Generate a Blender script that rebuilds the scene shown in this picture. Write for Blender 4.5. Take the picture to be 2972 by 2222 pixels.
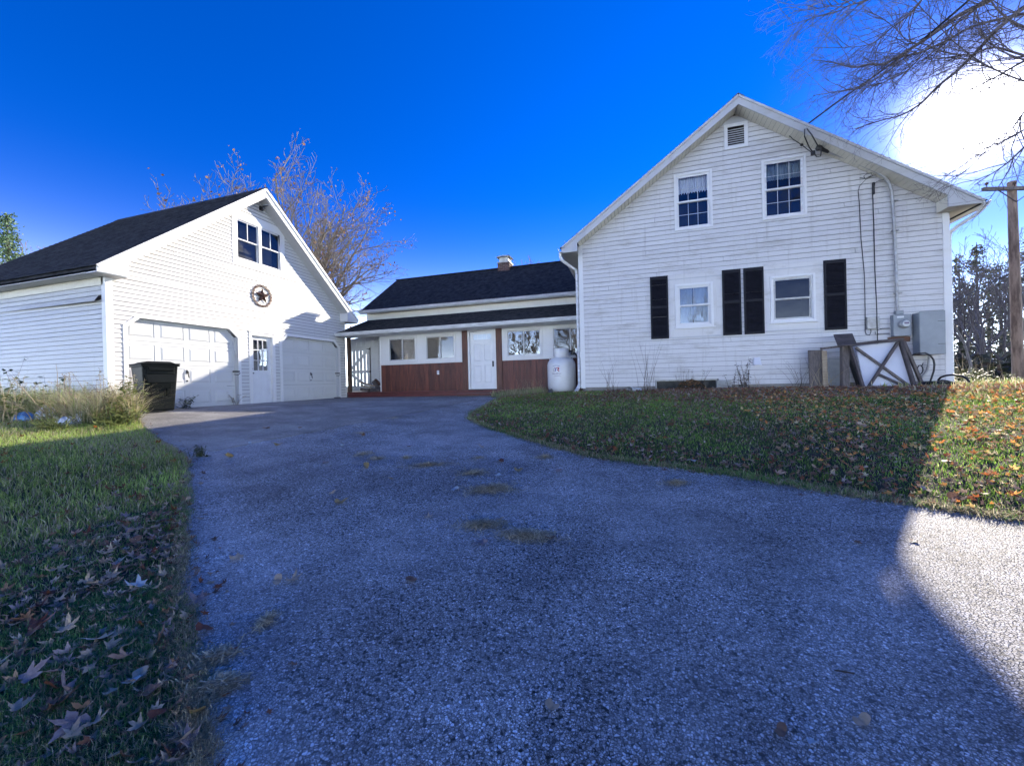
import bpy, math, random
import numpy as np
from math import radians, sin, cos, tan, pi, hypot, atan2, sqrt
for o in list(bpy.data.objects): bpy.data.objects.remove(o)
sc = bpy.context.scene
COL = sc.collection
random.seed(7)
# ------------------------------------------------------------------ camera, sky, sun, exposure
YAW, PITCH, ROLL = radians(-17.109), radians(-0.191), radians(-1.399)
HAZE_N, HAZE_C = 16.0, (28.5, 32.0, 33.0)
SUN_AZ, SUN_EL = radians(32.3), radians(22.3)
EYE = np.array([0.0, 0.0, 1.4]); FPX = 1150.0
_f = np.array([sin(YAW)*cos(PITCH), cos(YAW)*cos(PITCH), sin(PITCH)])
_r0 = np.array([cos(YAW), -sin(YAW), 0.0]); _u0 = np.cross(_r0, _f)
_r = cos(ROLL)*_r0 + sin(ROLL)*_u0; _u = -sin(ROLL)*_r0 + cos(ROLL)*_u0
import mathutils
from mathutils import Vector, Matrix
cam = bpy.data.cameras.new('camera'); camo = bpy.data.objects.new('camera', cam); COL.objects.link(camo)
M = Matrix(((_r[0], _u[0], -_f[0]), (_r[1], _u[1], -_f[1]), (_r[2], _u[2], -_f[2]))).to_4x4()
M.translation = Vector(EYE); camo.matrix_world = M
cam.sensor_width = 36; cam.lens = FPX/2972*36; cam.clip_start = 0.05; cam.clip_end = 2000
sc.camera = camo
w = bpy.data.worlds.new('World'); sc.world = w; w.use_nodes = True
wn = w.node_tree.nodes; wl = w.node_tree.links; wn.clear()
sky = wn.new('ShaderNodeTexSky'); sky.sky_type = 'NISHITA'; sky.sun_disc = False
sky.sun_elevation = SUN_EL; sky.sun_rotation = SUN_AZ
sky.altitude = 0; sky.air_density = 1.0; sky.dust_density = 0.0; sky.ozone_density = 4.0
hs = wn.new('ShaderNodeHueSaturation'); hs.inputs['Saturation'].default_value = 1.12; hs.inputs['Value'].default_value = 1.0
bg = wn.new('ShaderNodeBackground'); bg.inputs['Strength'].default_value = 0.15
wo = wn.new('ShaderNodeOutputWorld')
# solar aureole: bright air and disc glare round the real sun direction
geo = wn.new('ShaderNodeTexCoord'); dot = wn.new('ShaderNodeVectorMath'); dot.operation = 'DOT_PRODUCT'
SD = (sin(SUN_AZ)*cos(SUN_EL), cos(SUN_AZ)*cos(SUN_EL), sin(SUN_EL))
dot.inputs[1].default_value = SD
mx = wn.new('ShaderNodeMath'); mx.operation = 'MAXIMUM'; mx.inputs[1].default_value = 0
wl.new(geo.outputs['Generated'], dot.inputs[0]); wl.new(dot.outputs['Value'], mx.inputs[0])
def powterm(n, k):
    p = wn.new('ShaderNodeMath'); p.operation = 'POWER'; p.inputs[1].default_value = n
    m = wn.new('ShaderNodeMath'); m.operation = 'MULTIPLY'; m.inputs[1].default_value = k
    wl.new(mx.outputs[0], p.inputs[0]); wl.new(p.outputs[0], m.inputs[0]); return m
a1, a2, a3 = powterm(1800, 80.0), powterm(650, 6.0), powterm(120, .8)
s1 = wn.new('ShaderNodeMath'); s1.operation = 'ADD'; wl.new(a1.outputs[0], s1.inputs[0]); wl.new(a2.outputs[0], s1.inputs[1])
s2 = wn.new('ShaderNodeMath'); s2.operation = 'ADD'; wl.new(s1.outputs[0], s2.inputs[0]); wl.new(a3.outputs[0], s2.inputs[1])
glow = wn.new('ShaderNodeVectorMath'); glow.operation = 'SCALE'; glow.inputs[0].default_value = (1.0, 0.97, 0.93)
wl.new(s2.outputs[0], glow.inputs['Scale'])
add = wn.new('ShaderNodeVectorMath'); add.operation = 'ADD'
deep = wn.new('ShaderNodeVectorMath'); deep.operation = 'MULTIPLY'; deep.inputs[1].default_value = (0.17, 0.212, 0.43)
wl.new(sky.outputs[0], deep.inputs[0]); wl.new(deep.outputs[0], hs.inputs['Color']); wl.new(hs.outputs[0], add.inputs[0]); wl.new(glow.outputs[0], add.inputs[1])
# whitish haze band added all round the low horizon to brighten shaded walls
sep = wn.new('ShaderNodeSeparateXYZ'); wl.new(geo.outputs['Generated'], sep.inputs[0])
hz1 = wn.new('ShaderNodeMath'); hz1.operation = 'SUBTRACT'; hz1.use_clamp = True; hz1.inputs[0].default_value = 1.0; wl.new(sep.outputs['Z'], hz1.inputs[1])
hz2 = wn.new('ShaderNodeMath'); hz2.operation = 'POWER'; hz2.inputs[1].default_value = HAZE_N; wl.new(hz1.outputs[0], hz2.inputs[0])
hz3 = wn.new('ShaderNodeVectorMath'); hz3.operation = 'SCALE'; hz3.inputs[0].default_value = HAZE_C; wl.new(hz2.outputs[0], hz3.inputs['Scale'])
add2 = wn.new('ShaderNodeVectorMath'); add2.operation = 'ADD'; wl.new(add.outputs[0], add2.inputs[0]); wl.new(hz3.outputs[0], add2.inputs[1])
wl.new(add2.outputs[0], bg.inputs['Color']); wl.new(bg.outputs[0], wo.inputs['Surface'])
sl = bpy.data.lights.new('sun', 'SUN'); sl.energy = 2.3; sl.angle = radians(0.53); sl.color = (1.0, 0.90, 0.76)
so = bpy.data.objects.new('sun', sl); COL.objects.link(so)
so.rotation_euler = Vector(SD).to_track_quat('Z', 'Y').to_euler()
sc.view_settings.view_transform = 'Standard'; sc.view_settings.look = 'None'; sc.view_settings.gamma = 1.0
sc.view_settings.use_curve_mapping = False; sc.view_settings.exposure = 2.0

# ------------------------------------------------------------------ sight-line helpers (used to survey real positions)
def ray(px, py): return _f + (px-1486)/FPX*_r - (py-1111)/FPX*_u
def onY(px, py, Y): d = ray(px, py); return EYE + d*(Y/d[1])
def onX(px, py, X): d = ray(px, py); return EYE + d*(X/d[0])
def at(px, py, t): return EYE + ray(px, py)*t
def proj(P):
    v = np.array(P)-EYE; return (1486+FPX*(v@_r)/(v@_f), 1111-FPX*(v@_u)/(v@_f))
ZG = 0.92
def Hs(x, y):                       # driveway level
    return ZG*min(hypot(x, y)/11.3, 1.0)
def ground_hit(px, py, dz=0.0):
    d = ray(px, py); t = 0.5
    while t < 60:
        P = EYE+d*t
        if P[2] <= Hs(P[0], P[1])+dz+.02: return P
        t += 0.01
    return EYE+d*60
# ------------------------------------------------------------------ objects and labels
def off(o):
    v = Vector((0, 0, 0))
    while o is not None: v = v+o.location; o = o.parent
    return v
def tag(o, label=None, cat=None, group=None, kind=None):
    if label: o['label'] = label
    if cat: o['category'] = cat
    if group: o['group'] = group
    if kind: o['kind'] = kind
    return o
def thing(name, label, cat, loc, group=None):
    o = bpy.data.objects.new(name, None); COL.objects.link(o); o.location = Vector(loc)
    o.empty_display_size = 0.1
    return tag(o, label, cat, group)
class MB:
    def __init__(s): s.v = []; s.f = []; s.c = []
    def quad(s, a, b, c, d): n = len(s.v); s.v += [tuple(a), tuple(b), tuple(c), tuple(d)]; s.f.append((n, n+1, n+2, n+3)); return s
    def poly(s, pts): n = len(s.v); s.v += [tuple(p) for p in pts]; s.f.append(tuple(range(n, n+len(pts)))); return s
    def hexa(s, p):   # p: 8 points, bottom 4 ccw, top 4 ccw
        n = len(s.v); s.v += [tuple(q) for q in p]
        for f in ((3, 2, 1, 0), (4, 5, 6, 7), (0, 1, 5, 4), (1, 2, 6, 5), (2, 3, 7, 6), (3, 0, 4, 7)): s.f.append(tuple(n+i for i in f))
        return s
    def box(s, x0, x1, y0, y1, z0, z1):
        return s.hexa([(x0, y0, z0), (x1, y0, z0), (x1, y1, z0), (x0, y1, z0), (x0, y0, z1), (x1, y0, z1), (x1, y1, z1), (x0, y1, z1)])
    def pbox(s, P, u0, u1, z0, z1, d0, d1):
        return s.hexa([P.pt(u0, z0, d0), P.pt(u1, z0, d0), P.pt(u1, z0, d1), P.pt(u0, z0, d1), P.pt(u0, z1, d0), P.pt(u1, z1, d0), P.pt(u1, z1, d1), P.pt(u0, z1, d1)])
    def prism(s, a, b):  # two matching polygons
        n = len(s.v); k = len(a); s.v += [tuple(p) for p in a]+[tuple(p) for p in b]
        s.f.append(tuple(range(n+k-1, n-1, -1))); s.f.append(tuple(range(n+k, n+2*k)))
        for i in range(k): j = (i+1) % k; s.f.append((n+i, n+j, n+k+j, n+k+i))
        return s
    def bar(s, p, q, w, t, up=(0, 0, 1)):
        p = Vector(p); q = Vector(q); d = (q-p).normalized(); a = d.cross(Vector(up))
        if a.length < 1e-4: a = d.cross(Vector((1, 0, 0)))
        a.normalize(); b = a.cross(d).normalized(); a = a*w/2; b = b*t/2
        return s.hexa([p-a-b, p+a-b, q+a-b, q-a-b, p-a+b, p+a+b, q+a+b, q-a+b])
    def tube(s, pts, r, n=6, cap=True):
        pts = [Vector(p) for p in pts]; rs = r if isinstance(r, (list, tuple)) else [r]*len(pts)
        base = len(s.v); prev = None
        for i, p in enumerate(pts):
            d = (pts[min(i+1, len(pts)-1)]-pts[max(i-1, 0)])
            if d.length < 1e-9: d = Vector((0, 0, 1))
            d.normalize()
            if prev is None:
                a = d.cross(Vector((0, 0, 1)) if abs(d.z) < .9 else Vector((1, 0, 0))).normalized()
            else:
                a = prev-d*prev.dot(d)
                a = a.normalized() if a.length > 1e-6 else d.orthogonal().normalized()
            prev = a; b = d.cross(a)
            for k in range(n):
                t = 2*pi*k/n; q = p+(a*cos(t)+b*sin(t))*rs[i]; s.v.append((q.x, q.y, q.z))
        for i in range(len(pts)-1):
            for k in range(n):
                j = (k+1) % n; s.f.append((base+i*n+k, base+i*n+j, base+(i+1)*n+j, base+(i+1)*n+k))
        if cap and n > 2:
            s.f.append(tuple(base+k for k in range(n-1, -1, -1))); e = base+(len(pts)-1)*n; s.f.append(tuple(e+k for k in range(n)))
        return s
    def lathe(s, c, prof, n=32, axis='z', x0=None):
        base = len(s.v)
        for (r, h) in prof:
            for k in range(n):
                t = 2*pi*k/n
                s.v.append((c[0]+r*cos(t), c[1]+r*sin(t), c[2]+h))
        for i in range(len(prof)-1):
            for k in range(n):
                j = (k+1) % n; s.f.append((base+i*n+k, base+i*n+j, base+(i+1)*n+j, base+(i+1)*n+k))
        return s
    def build(s, name, mat, parent=None, smooth=False, bevel=0, kind=None, label=None):
        o0 = off(parent) if parent is not None else Vector((0, 0, 0))
        me = bpy.data.meshes.new(name)
        me.from_pydata([(a[0]-o0.x, a[1]-o0.y, a[2]-o0.z) for a in s.v], [], s.f)
        me.materials.append(mat)
        if smooth:
            me.polygons.foreach_set('use_smooth', [True]*len(me.polygons))
            try: me.set_sharp_from_angle(angle=radians(40))
            except Exception: pass
        me.update()
        o = bpy.data.objects.new(name, me); COL.objects.link(o); o.parent = parent
        if bevel:
            m = o.modifiers.new('bevel', 'BEVEL'); m.width = bevel; m.segments = 2; m.limit_method = 'ANGLE'
        if kind: o['kind'] = kind
        if label: o['label'] = label
        return o
def clone(o, parent):               # a part again, sharing its mesh
    c = o.copy(); COL.objects.link(c); c.parent = parent; return c
def np_mesh(name, verts, faces, mat, parent=None, cols=None, smooth=False, kind=None):
    """verts (N,3), faces (M,k) same k"""
    me = bpy.data.meshes.new(name); k = faces.shape[1]
    me.vertices.add(len(verts)); me.vertices.foreach_set('co', np.asarray(verts, np.float32).ravel())
    me.loops.add(faces.size); me.loops.foreach_set('vertex_index', faces.astype(np.int32).ravel())
    me.polygons.add(len(faces)); me.polygons.foreach_set('loop_start', (np.arange(len(faces))*k).astype(np.int32))
    me.polygons.foreach_set('loop_total', np.full(len(faces), k, np.int32))
    if smooth: me.polygons.foreach_set('use_smooth', np.ones(len(faces), bool))
    me.update(calc_edges=True)
    if cols is not None:
        ca = me.color_attributes.new('tint', 'FLOAT_COLOR', 'POINT')
        c4 = np.ones((len(verts), 4), np.float32); c4[:, :3] = cols; ca.data.foreach_set('color', c4.ravel())
    me.materials.append(mat)
    o = bpy.data.objects.new(name, me); COL.objects.link(o); o.parent = parent
    if kind: o['kind'] = kind
    return o
# ------------------------------------------------------------------ materials
def newmat(name):
    m = bpy.data.materials.new(name); m.use_nodes = True; n = m.node_tree.nodes; l = m.node_tree.links
    return m, n, l, n['Principled BSDF']
def ramp(n, stops):
    r = n.new('ShaderNodeValToRGB'); e = r.color_ramp.elements
    while len(e) < len(stops): e.new(0.5)
    for i, (p, c) in enumerate(stops): e[i].position = p; e[i].color = (*c, 1) if len(c) == 3 else c
    return r
def coords(n, l, scale=(1, 1, 1), world=True):
    g = n.new('ShaderNodeNewGeometry') if world else n.new('ShaderNodeTexCoord')
    mp = n.new('ShaderNodeMapping'); mp.inputs['Scale'].default_value = scale
    l.new(g.outputs['Position' if world else 'Object'], mp.inputs['Vector']); return mp
def noise(n, l, mp, scale, detail=5, rough=.6):
    t = n.new('ShaderNodeTexNoise'); t.inputs['Scale'].default_value = scale; t.inputs['Detail'].default_value = detail
    t.inputs['Roughness'].default_value = rough; l.new(mp.outputs[0], t.inputs['Vector']); return t
def mixc(n, l, fac, a, b, typ='MIX'):
    m = n.new('ShaderNodeMix'); m.data_type = 'RGBA'; m.blend_type = typ
    for s, v in ((m.inputs[0], fac), (m.inputs[6], a), (m.inputs[7], b)):
        if hasattr(v, 'links') or hasattr(v, 'is_linked'): l.new(v, s)
        elif isinstance(v, (int, float)): s.default_value = v
        else: s.default_value = (*v, 1)
    return m.outputs[2]
def pmat(name, a, b=None, scale=6, rough=.6, bump=0, bscale=60, metal=0, stretch=(1, 1, 1), lo=.35, hi=.65, spec=.5, objrand=0):
    m, n, l, p = newmat(name); b = b or tuple(c*.8 for c in a)
    mp = coords(n, l, stretch); t = noise(n, l, mp, scale); r = ramp(n, [(lo, a), (hi, b)])
    l.new(t.outputs['Fac'], r.inputs[0]); out = r.outputs[0]
    if objrand:
        oi = n.new('ShaderNodeObjectInfo'); hv = n.new('ShaderNodeHueSaturation'); mr = n.new('ShaderNodeMapRange')
        mr.inputs[3].default_value = 1-objrand; mr.inputs[4].default_value = 1+objrand
        l.new(oi.outputs['Random'], mr.inputs[0]); l.new(mr.outputs[0], hv.inputs['Value']); l.new(out, hv.inputs['Color']); out = hv.outputs[0]
    l.new(out, p.inputs['Base Color'])
    p.inputs['Roughness'].default_value = rough; p.inputs['Metallic'].default_value = metal
    p.inputs['Specular IOR Level'].default_value = spec
    if bump:
        t2 = noise(n, l, mp, bscale); bn = n.new('ShaderNodeBump'); bn.inputs['Strength'].default_value = bump
        bn.inputs['Distance'].default_value = .01; l.new(t2.outputs['Fac'], bn.inputs['Height']); l.new(bn.outputs[0], p.inputs['Normal'])
    return m
def siding_mat(name, base, dirt, amt, objrand=.03):
    m, n, l, p = newmat(name)
    mp = coords(n, l, (1, 1, 3.5)); t = noise(n, l, mp, 1.3, 8, .72); r = ramp(n, [(.52, (0, 0, 0)), (.78, (1, 1, 1))]); l.new(t.outputs['Fac'], r.inputs[0])
    mp2 = coords(n, l, (9, 9, .7)); t2 = noise(n, l, mp2, 1.0, 5, .6); r2 = ramp(n, [(.55, (0, 0, 0)), (.8, (.7, .7, .7))]); l.new(t2.outputs['Fac'], r2.inputs[0])
    s = n.new('ShaderNodeMath'); s.operation = 'MAXIMUM'; l.new(r.outputs[0], s.inputs[0]); l.new(r2.outputs[0], s.inputs[1])
    k = n.new('ShaderNodeMath'); k.operation = 'MULTIPLY'; k.inputs[1].default_value = amt; l.new(s.outputs[0], k.inputs[0])
    c = mixc(n, l, k.outputs[0], base, dirt)
    mp3 = coords(n, l, (2, 2, 12)); t3 = noise(n, l, mp3, 9, 6, .8); r3 = ramp(n, [(.66, (0, 0, 0)), (.72, (1, 1, 1))]); l.new(t3.outputs['Fac'], r3.inputs[0])
    k3 = n.new('ShaderNodeMath'); k3.operation = 'MULTIPLY'; k3.inputs[1].default_value = amt*.5; l.new(r3.outputs[0], k3.inputs[0])
    c = mixc(n, l, k3.outputs[0], c, (.28, .26, .22))
    oi = n.new('ShaderNodeObjectInfo'); hv = n.new('ShaderNodeHueSaturation'); mr = n.new('ShaderNodeMapRange')
    mr.inputs[3].default_value = 1-objrand; mr.inputs[4].default_value = 1+objrand
    l.new(oi.outputs['Random'], mr.inputs[0]); l.new(mr.outputs[0], hv.inputs['Value']); l.new(c, hv.inputs['Color'])
    l.new(hv.outputs[0], p.inputs['Base Color']); p.inputs['Roughness'].default_value = .45
    bn = n.new('ShaderNodeBump'); bn.inputs['Strength'].default_value = .15; bn.inputs['Distance'].default_value = .003
    mp4 = coords(n, l, (3, 3, 60)); t4 = noise(n, l, mp4, 4); l.new(t4.outputs['Fac'], bn.inputs['Height']); l.new(bn.outputs[0], p.inputs['Normal'])
    return m
def asphalt_mat(name, dark, mid, light, patch, bump=.9, sc_=80):
    m, n, l, p = newmat(name); mp = coords(n, l)
    v = n.new('ShaderNodeTexVoronoi'); v.inputs['Scale'].default_value = sc_; v.inputs['Randomness'].default_value = 1; l.new(mp.outputs[0], v.inputs['Vector'])
    sx = n.new('ShaderNodeSeparateColor'); l.new(v.outputs['Color'], sx.inputs[0])
    r = ramp(n, [(0, dark), (.30, tuple(c*.40 for c in mid)), (.62, tuple(c*.85 for c in mid)), (.84, tuple(c*1.35 for c in mid)), (.90, light)]); l.new(sx.outputs[0], r.inputs[0])
    v3 = n.new('ShaderNodeTexVoronoi'); v3.inputs['Scale'].default_value = sc_*2.3; l.new(mp.outputs[0], v3.inputs['Vector']); sx3 = n.new('ShaderNodeSeparateColor'); l.new(v3.outputs['Color'], sx3.inputs[0])
    r4 = ramp(n, [(0, tuple(c*.45 for c in mid)), (.7, tuple(c*1.1 for c in mid)), (.92, light)]); l.new(sx3.outputs[0], r4.inputs[0])
    sel = noise(n, l, mp, 55, 2, .5); rs4 = ramp(n, [(.45, (0, 0, 0)), (.55, (1, 1, 1))]); l.new(sel.outputs['Fac'], rs4.inputs[0])
    base_ = mixc(n, l, rs4.outputs[0], r.outputs[0], r4.outputs[0])
    v2 = n.new('ShaderNodeTexVoronoi'); v2.inputs['Scale'].default_value = sc_; v2.feature = 'DISTANCE_TO_EDGE'; l.new(mp.outputs[0], v2.inputs['Vector'])
    r2 = ramp(n, [(0.0, (.18, .18, .18)), (.14, (1, 1, 1))]); l.new(v2.outputs['Distance'], r2.inputs[0])
    c = mixc(n, l, 1.0, base_, r2.outputs[0], 'MULTIPLY')
    t = noise(n, l, mp, .42, 7, .62); r3 = ramp(n, [(.45, (.0, .0, .0)), (.68, (1, 1, 1))]); l.new(t.outputs['Fac'], r3.inputs[0])
    k = n.new('ShaderNodeMath'); k.operation = 'MULTIPLY'; k.inputs[1].default_value = .4; l.new(r3.outputs[0], k.inputs[0])
    c = mixc(n, l, k.outputs[0], c, patch)
    t5 = noise(n, l, mp, 1.9, 6, .65); r5 = ramp(n, [(.32, (.66, .66, .66)), (.68, (1.2, 1.2, 1.2))]); l.new(t5.outputs['Fac'], r5.inputs[0])
    c = mixc(n, l, 1.0, c, r5.outputs[0], 'MULTIPLY')
    mpb = coords(n, l, (.35, 1.4, 1)); t6 = noise(n, l, mpb, .9, 4, .55); r6 = ramp(n, [(.42, (.86, .86, .86)), (.60, (1.1, 1.1, 1.1))]); l.new(t6.outputs['Fac'], r6.inputs[0]); c = mixc(n, l, 1.0, c, r6.outputs[0], 'MULTIPLY')
    l.new(c, p.inputs['Base Color']); p.inputs['Roughness'].default_value = .66; p.inputs['Specular IOR Level'].default_value = .22
    b1 = n.new('ShaderNodeBump'); b1.inputs['Strength'].default_value = bump; b1.inputs['Distance'].default_value = .008
    ad = n.new('ShaderNodeMath'); ad.operation = 'MULTIPLY_ADD'; l.new(r2.outputs[0], ad.inputs[0]); ad.inputs[1].default_value = .6; l.new(sx.outputs[1], ad.inputs[2])
    l.new(ad.outputs[0], b1.inputs['Height']); l.new(b1.outputs[0], p.inputs['Normal'])
    return m
def tint_mat(name, rough=.6, trans=.0, var=0):
    m, n, l, p = newmat(name); a = n.new('ShaderNodeAttribute'); a.attribute_name = 'tint'
    l.new(a.outputs['Color'], p.inputs['Base Color']); p.inputs['Roughness'].default_value = rough
    if trans:
        tr = n.new('ShaderNodeBsdfTranslucent'); mx = n.new('ShaderNodeMixShader'); mx.inputs[0].default_value = trans
        l.new(a.outputs['Color'], tr.inputs['Color']); l.new(p.outputs[0], mx.inputs[1]); l.new(tr.outputs[0], mx.inputs[2])
        l.new(mx.outputs[0], n['Material Output'].inputs['Surface'])
    return m
def leaf_mat(name, a, b, trans=.3, rough=.5):
    m, n, l, p = newmat(name); mp = coords(n, l); t = noise(n, l, mp, 30, 4); r = ramp(n, [(.35, a), (.65, b)]); l.new(t.outputs['Fac'], r.inputs[0])
    l.new(r.outputs[0], p.inputs['Base Color']); p.inputs['Roughness'].default_value = rough
    tr = n.new('ShaderNodeBsdfTranslucent'); mx = n.new('ShaderNodeMixShader'); mx.inputs[0].default_value = trans
    l.new(r.outputs[0], tr.inputs['Color']); l.new(p.outputs[0], mx.inputs[1]); l.new(tr.outputs[0], mx.inputs[2]); l.new(mx.outputs[0], n['Material Output'].inputs['Surface'])
    return m
def glass_mat(name, refl=.12, tintc=(.75, .8, .82), fk=1.0):
    m, n, l, p = newmat(name); tr = n.new('ShaderNodeBsdfTransparent'); tr.inputs[0].default_value = (*tintc, 1)
    gl = n.new('ShaderNodeBsdfGlossy'); gl.inputs['Roughness'].default_value = .015; gl.inputs['Color'].default_value = (.95, .97, 1, 1)
    fr = n.new('ShaderNodeFresnel'); fr.inputs[0].default_value = 1.5; ad = n.new('ShaderNodeMath'); ad.operation = 'MULTIPLY_ADD'; ad.inputs[1].default_value = fk; ad.inputs[2].default_value = refl; ad.use_clamp = True
    mp = coords(n, l); t = noise(n, l, mp, 2.2, 2); bn = n.new('ShaderNodeBump'); bn.inputs['Strength'].default_value = .25; bn.inputs['Distance'].default_value = .01
    l.new(t.outputs['Fac'], bn.inputs['Height']); l.new(bn.outputs[0], gl.inputs['Normal'])
    mx = n.new('ShaderNodeMixShader'); l.new(fr.outputs[0], ad.inputs[0]); l.new(ad.outputs[0], mx.inputs[0]); l.new(tr.outputs[0], mx.inputs[1]); l.new(gl.outputs[0], mx.inputs[2])
    l.new(mx.outputs[0], n['Material Output'].inputs['Surface']); return m
MAT = dict(
    siding=siding_mat('house_siding', (.58, .56, .535), (.33, .30, .245), .8),
    gsiding=siding_mat('garage_siding', (.56, .55, .52), (.38, .35, .28), .5),
    trim=siding_mat('white_trim', (.66, .65, .63), (.55, .50, .40), .35),
    dtrim=siding_mat('weathered_trim', (.46, .46, .46), (.33, .30, .25), .6),
    cream=siding_mat('cream_frieze', (.86, .80, .66), (.62, .56, .44), .4),
    soffit=siding_mat('soffit_cream', (.60, .56, .46), (.40, .36, .28), .5),
    gutter=pmat('gutter_white', (.74, .74, .73), (.52, .51, .49), 3, .35, stretch=(1, 1, 6)),
    core=pmat('wall_core', (.10, .095, .09), rough=.95),  # core darkened so the slots under the clapboards read as shadow lines
    gap=pmat('seam_dark', (.03, .03, .03), rough=.9),
    shingle=pmat('asphalt_shingle', (.016, .018, .023), (.050, .052, .060), 5, .95, bump=.5, bscale=260, spec=.15),
    shingle2=pmat('roof_edge_shingle', (.05, .048, .045), (.09, .085, .078), 30, .9, bump=.5, bscale=200),
    shutter=pmat('shutter_black', (.008, .008, .011), (.014, .014, .020), 8, .55, spec=.18),
    gdoor=siding_mat('garage_door_paint', (.54, .54, .52), (.52, .49, .42), .3),
    door=pmat('door_white', (.66, .66, .66), (.60, .60, .60), 3, .35),
    stain=pmat('red_stain_board', (.135, .038, .020), (.062, .017, .011), 2.2, .55, bump=.3, stretch=(7, 7, .8), objrand=.22, bscale=12),
    stainpost=pmat('red_stain_post', (.13, .046, .024), (.062, .021, .013), 2.6, .55, bump=.3, stretch=(9, 9, .9), bscale=12),
    deck=pmat('deck_red', (.14, .032, .028), (.07, .018, .016), 4, .5, stretch=(1, 6, 6), bump=.2),
    brownpost=pmat('brown_post', (.05, .028, .018), (.09, .05, .03), 4, .7, stretch=(8, 8, 1), bump=.4),
    concrete=pmat('foundation_concrete', (.30, .28, .25), (.18, .17, .15), 5, .9, bump=.6, bscale=40),
    glass=glass_mat('window_glass', .02, (.88, .9, .92), fk=.55), glassr=glass_mat('window_glass_bright', .07, fk=.7), glassm=glass_mat('window_glass_middling', .0, (.28, .33, .42), fk=.9), glassd=glass_mat('window_glass_dull', .0, (.75, .76, .76), .05),
    room=pmat('dark_room', (.035, .033, .03), rough=.9), roomg=pmat('grey_room', (.17, .16, .14), rough=.9),
    curtain=pmat('white_curtain', (.85, .85, .86), (.66, .66, .68), 12, .8, stretch=(4, 4, .5)),
    shade=pmat('window_shade', (.30, .36, .38), (.22, .27, .28), 6, .8),
    black=pmat('black_metal', (.015, .015, .015), rough=.4), rubber=pmat('black_rubber', (.018, .018, .020), rough=.55),
    bronze=pmat('rusty_metal', (.12, .055, .035), (.05, .03, .022), 14, .5, metal=.6, bump=.3),
    steel=pmat('grey_steel', (.30, .31, .32), (.24, .25, .26), 6, .45, metal=.3), galv=pmat('galvanised', (.42, .42, .42), (.30, .29, .27), 9, .5, metal=.4),
    box=pmat('grey_box_paint', (.27, .29, .30), (.22, .24, .25), 3, .5), rust=pmat('rust_streak', (.16, .07, .035), (.09, .05, .03), 9, .8),
    brick=pmat('chimney_brick', (.13, .065, .05), (.08, .045, .035), 9, .85, bump=.5, objrand=.35), mortar=pmat('mortar', (.30, .27, .24), rough=.95),
    cap=pmat('chimney_cap_metal', (.62, .60, .52), (.40, .38, .33), 5, .5, metal=.2),
    tank=pmat('tank_white', (.68, .68, .68), (.60, .59, .56), 2.4, .3), logo_blue=pmat('logo_blue', (.02, .03, .22), rough=.4), logo_red=pmat('logo_red', (.45, .015, .03), rough=.4),
    logo_grey=pmat('logo_grey', (.25, .24, .25), rough=.4), ink=pmat('faded_ink', (.16, .10, .17), rough=.5),
    bin=pmat('bin_plastic', (.004, .005, .005), (.007, .009, .008), 6, .5, spec=.12), 
    oldwood=pmat('weathered_wood', (.17, .14, .12), (.085, .07, .062), 3, .85, stretch=(10, 10, 1.2), bump=.6, bscale=8),
    oldwoodh=pmat('weathered_rail', (.10, .08, .075), (.05, .042, .04), 6, .85, bump=.5, bscale=30),
    palewood=pmat('pale_plank', (.42, .33, .22), (.26, .19, .12), 5, .75, stretch=(1, 1, 8), bump=.4),
    panelw=pmat('white_table_top', (.66, .66, .68), (.61, .61, .63), 2, .3),
    pvc=pmat('pvc_grey', (.42, .43, .43), (.36, .36, .36), 4, .4), bucket=pmat('bucket_grey', (.50, .52, .52), (.40, .41, .40), 4, .4),
    polew=pmat('pole_wood', (.30, .21, .15), (.13, .085, .06), 1.6, .85, stretch=(4, 4, .8), bump=.8, bscale=9, lo=.42, hi=.6),
    bark=pmat('tree_bark', (.16, .13, .11), (.07, .058, .05), 4, .9, stretch=(3, 3, .6), bump=.6, bscale=14),
    bark2=pmat('pale_bark', (.26, .23, .20), (.14, .12, .105), 5, .9, bump=.4), twig=pmat('twig_bark', (.15, .125, .125), (.09, .075, .075), 5, .85),  # twig tone lightened and greyed to imitate flare over the branches
    rtwig=pmat('oak_twig', (.22, .18, .13), (.14, .11, .08), 5, .85),
    soil=pmat('lawn_soil', (.045, .042, .022), (.07, .055, .03), 3, .95, bump=.8, bscale=30),
    asphalt=asphalt_mat('driveway_asphalt', (.03, .03, .03), (.50, .475, .435), (1.0, 1.0, .98), (.72, .69, .64), 1.0, 82),
    apron=asphalt_mat('apron_asphalt', (.18, .165, .145), (.45, .43, .385), (.70, .68, .62), (.50, .48, .42), .6, 150),
    blade=tint_mat('grass_blades', .55, .6), litter=tint_mat('leaf_litter', .6, .5), straw=tint_mat('dry_straw', .7, .2), needle=tint_mat('needle_foliage', .6, .15),
    bag=pmat('white_plastic_bag', (.75, .76, .78), (.60, .62, .66), 9, .3, bump=1, bscale=25), tarp=pmat('blue_tarp', (.04, .16, .50), (.10, .30, .62), 8, .35, bump=1, bscale=20),
    dry=pmat('dry_stem', (.42, .34, .20), (.26, .20, .12), 10, .8), darkstem=pmat('dark_stem', (.10, .075, .055), (.06, .045, .035), 10, .8),
    weed=leaf_mat('weed_leaf', (.10, .15, .035), (.26, .26, .08)), weedd=leaf_mat('weed_leaf_dark', (.03, .05, .02), (.06, .08, .03)),
    rock=pmat('grey_rock', (.16, .15, .14), (.08, .08, .075), 8, .9, bump=.8), paper=pmat('meter_face', (.55, .56, .55), rough=.3), label=pmat('printed_tag', (.7, .7, .68), rough=.5),
)
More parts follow.
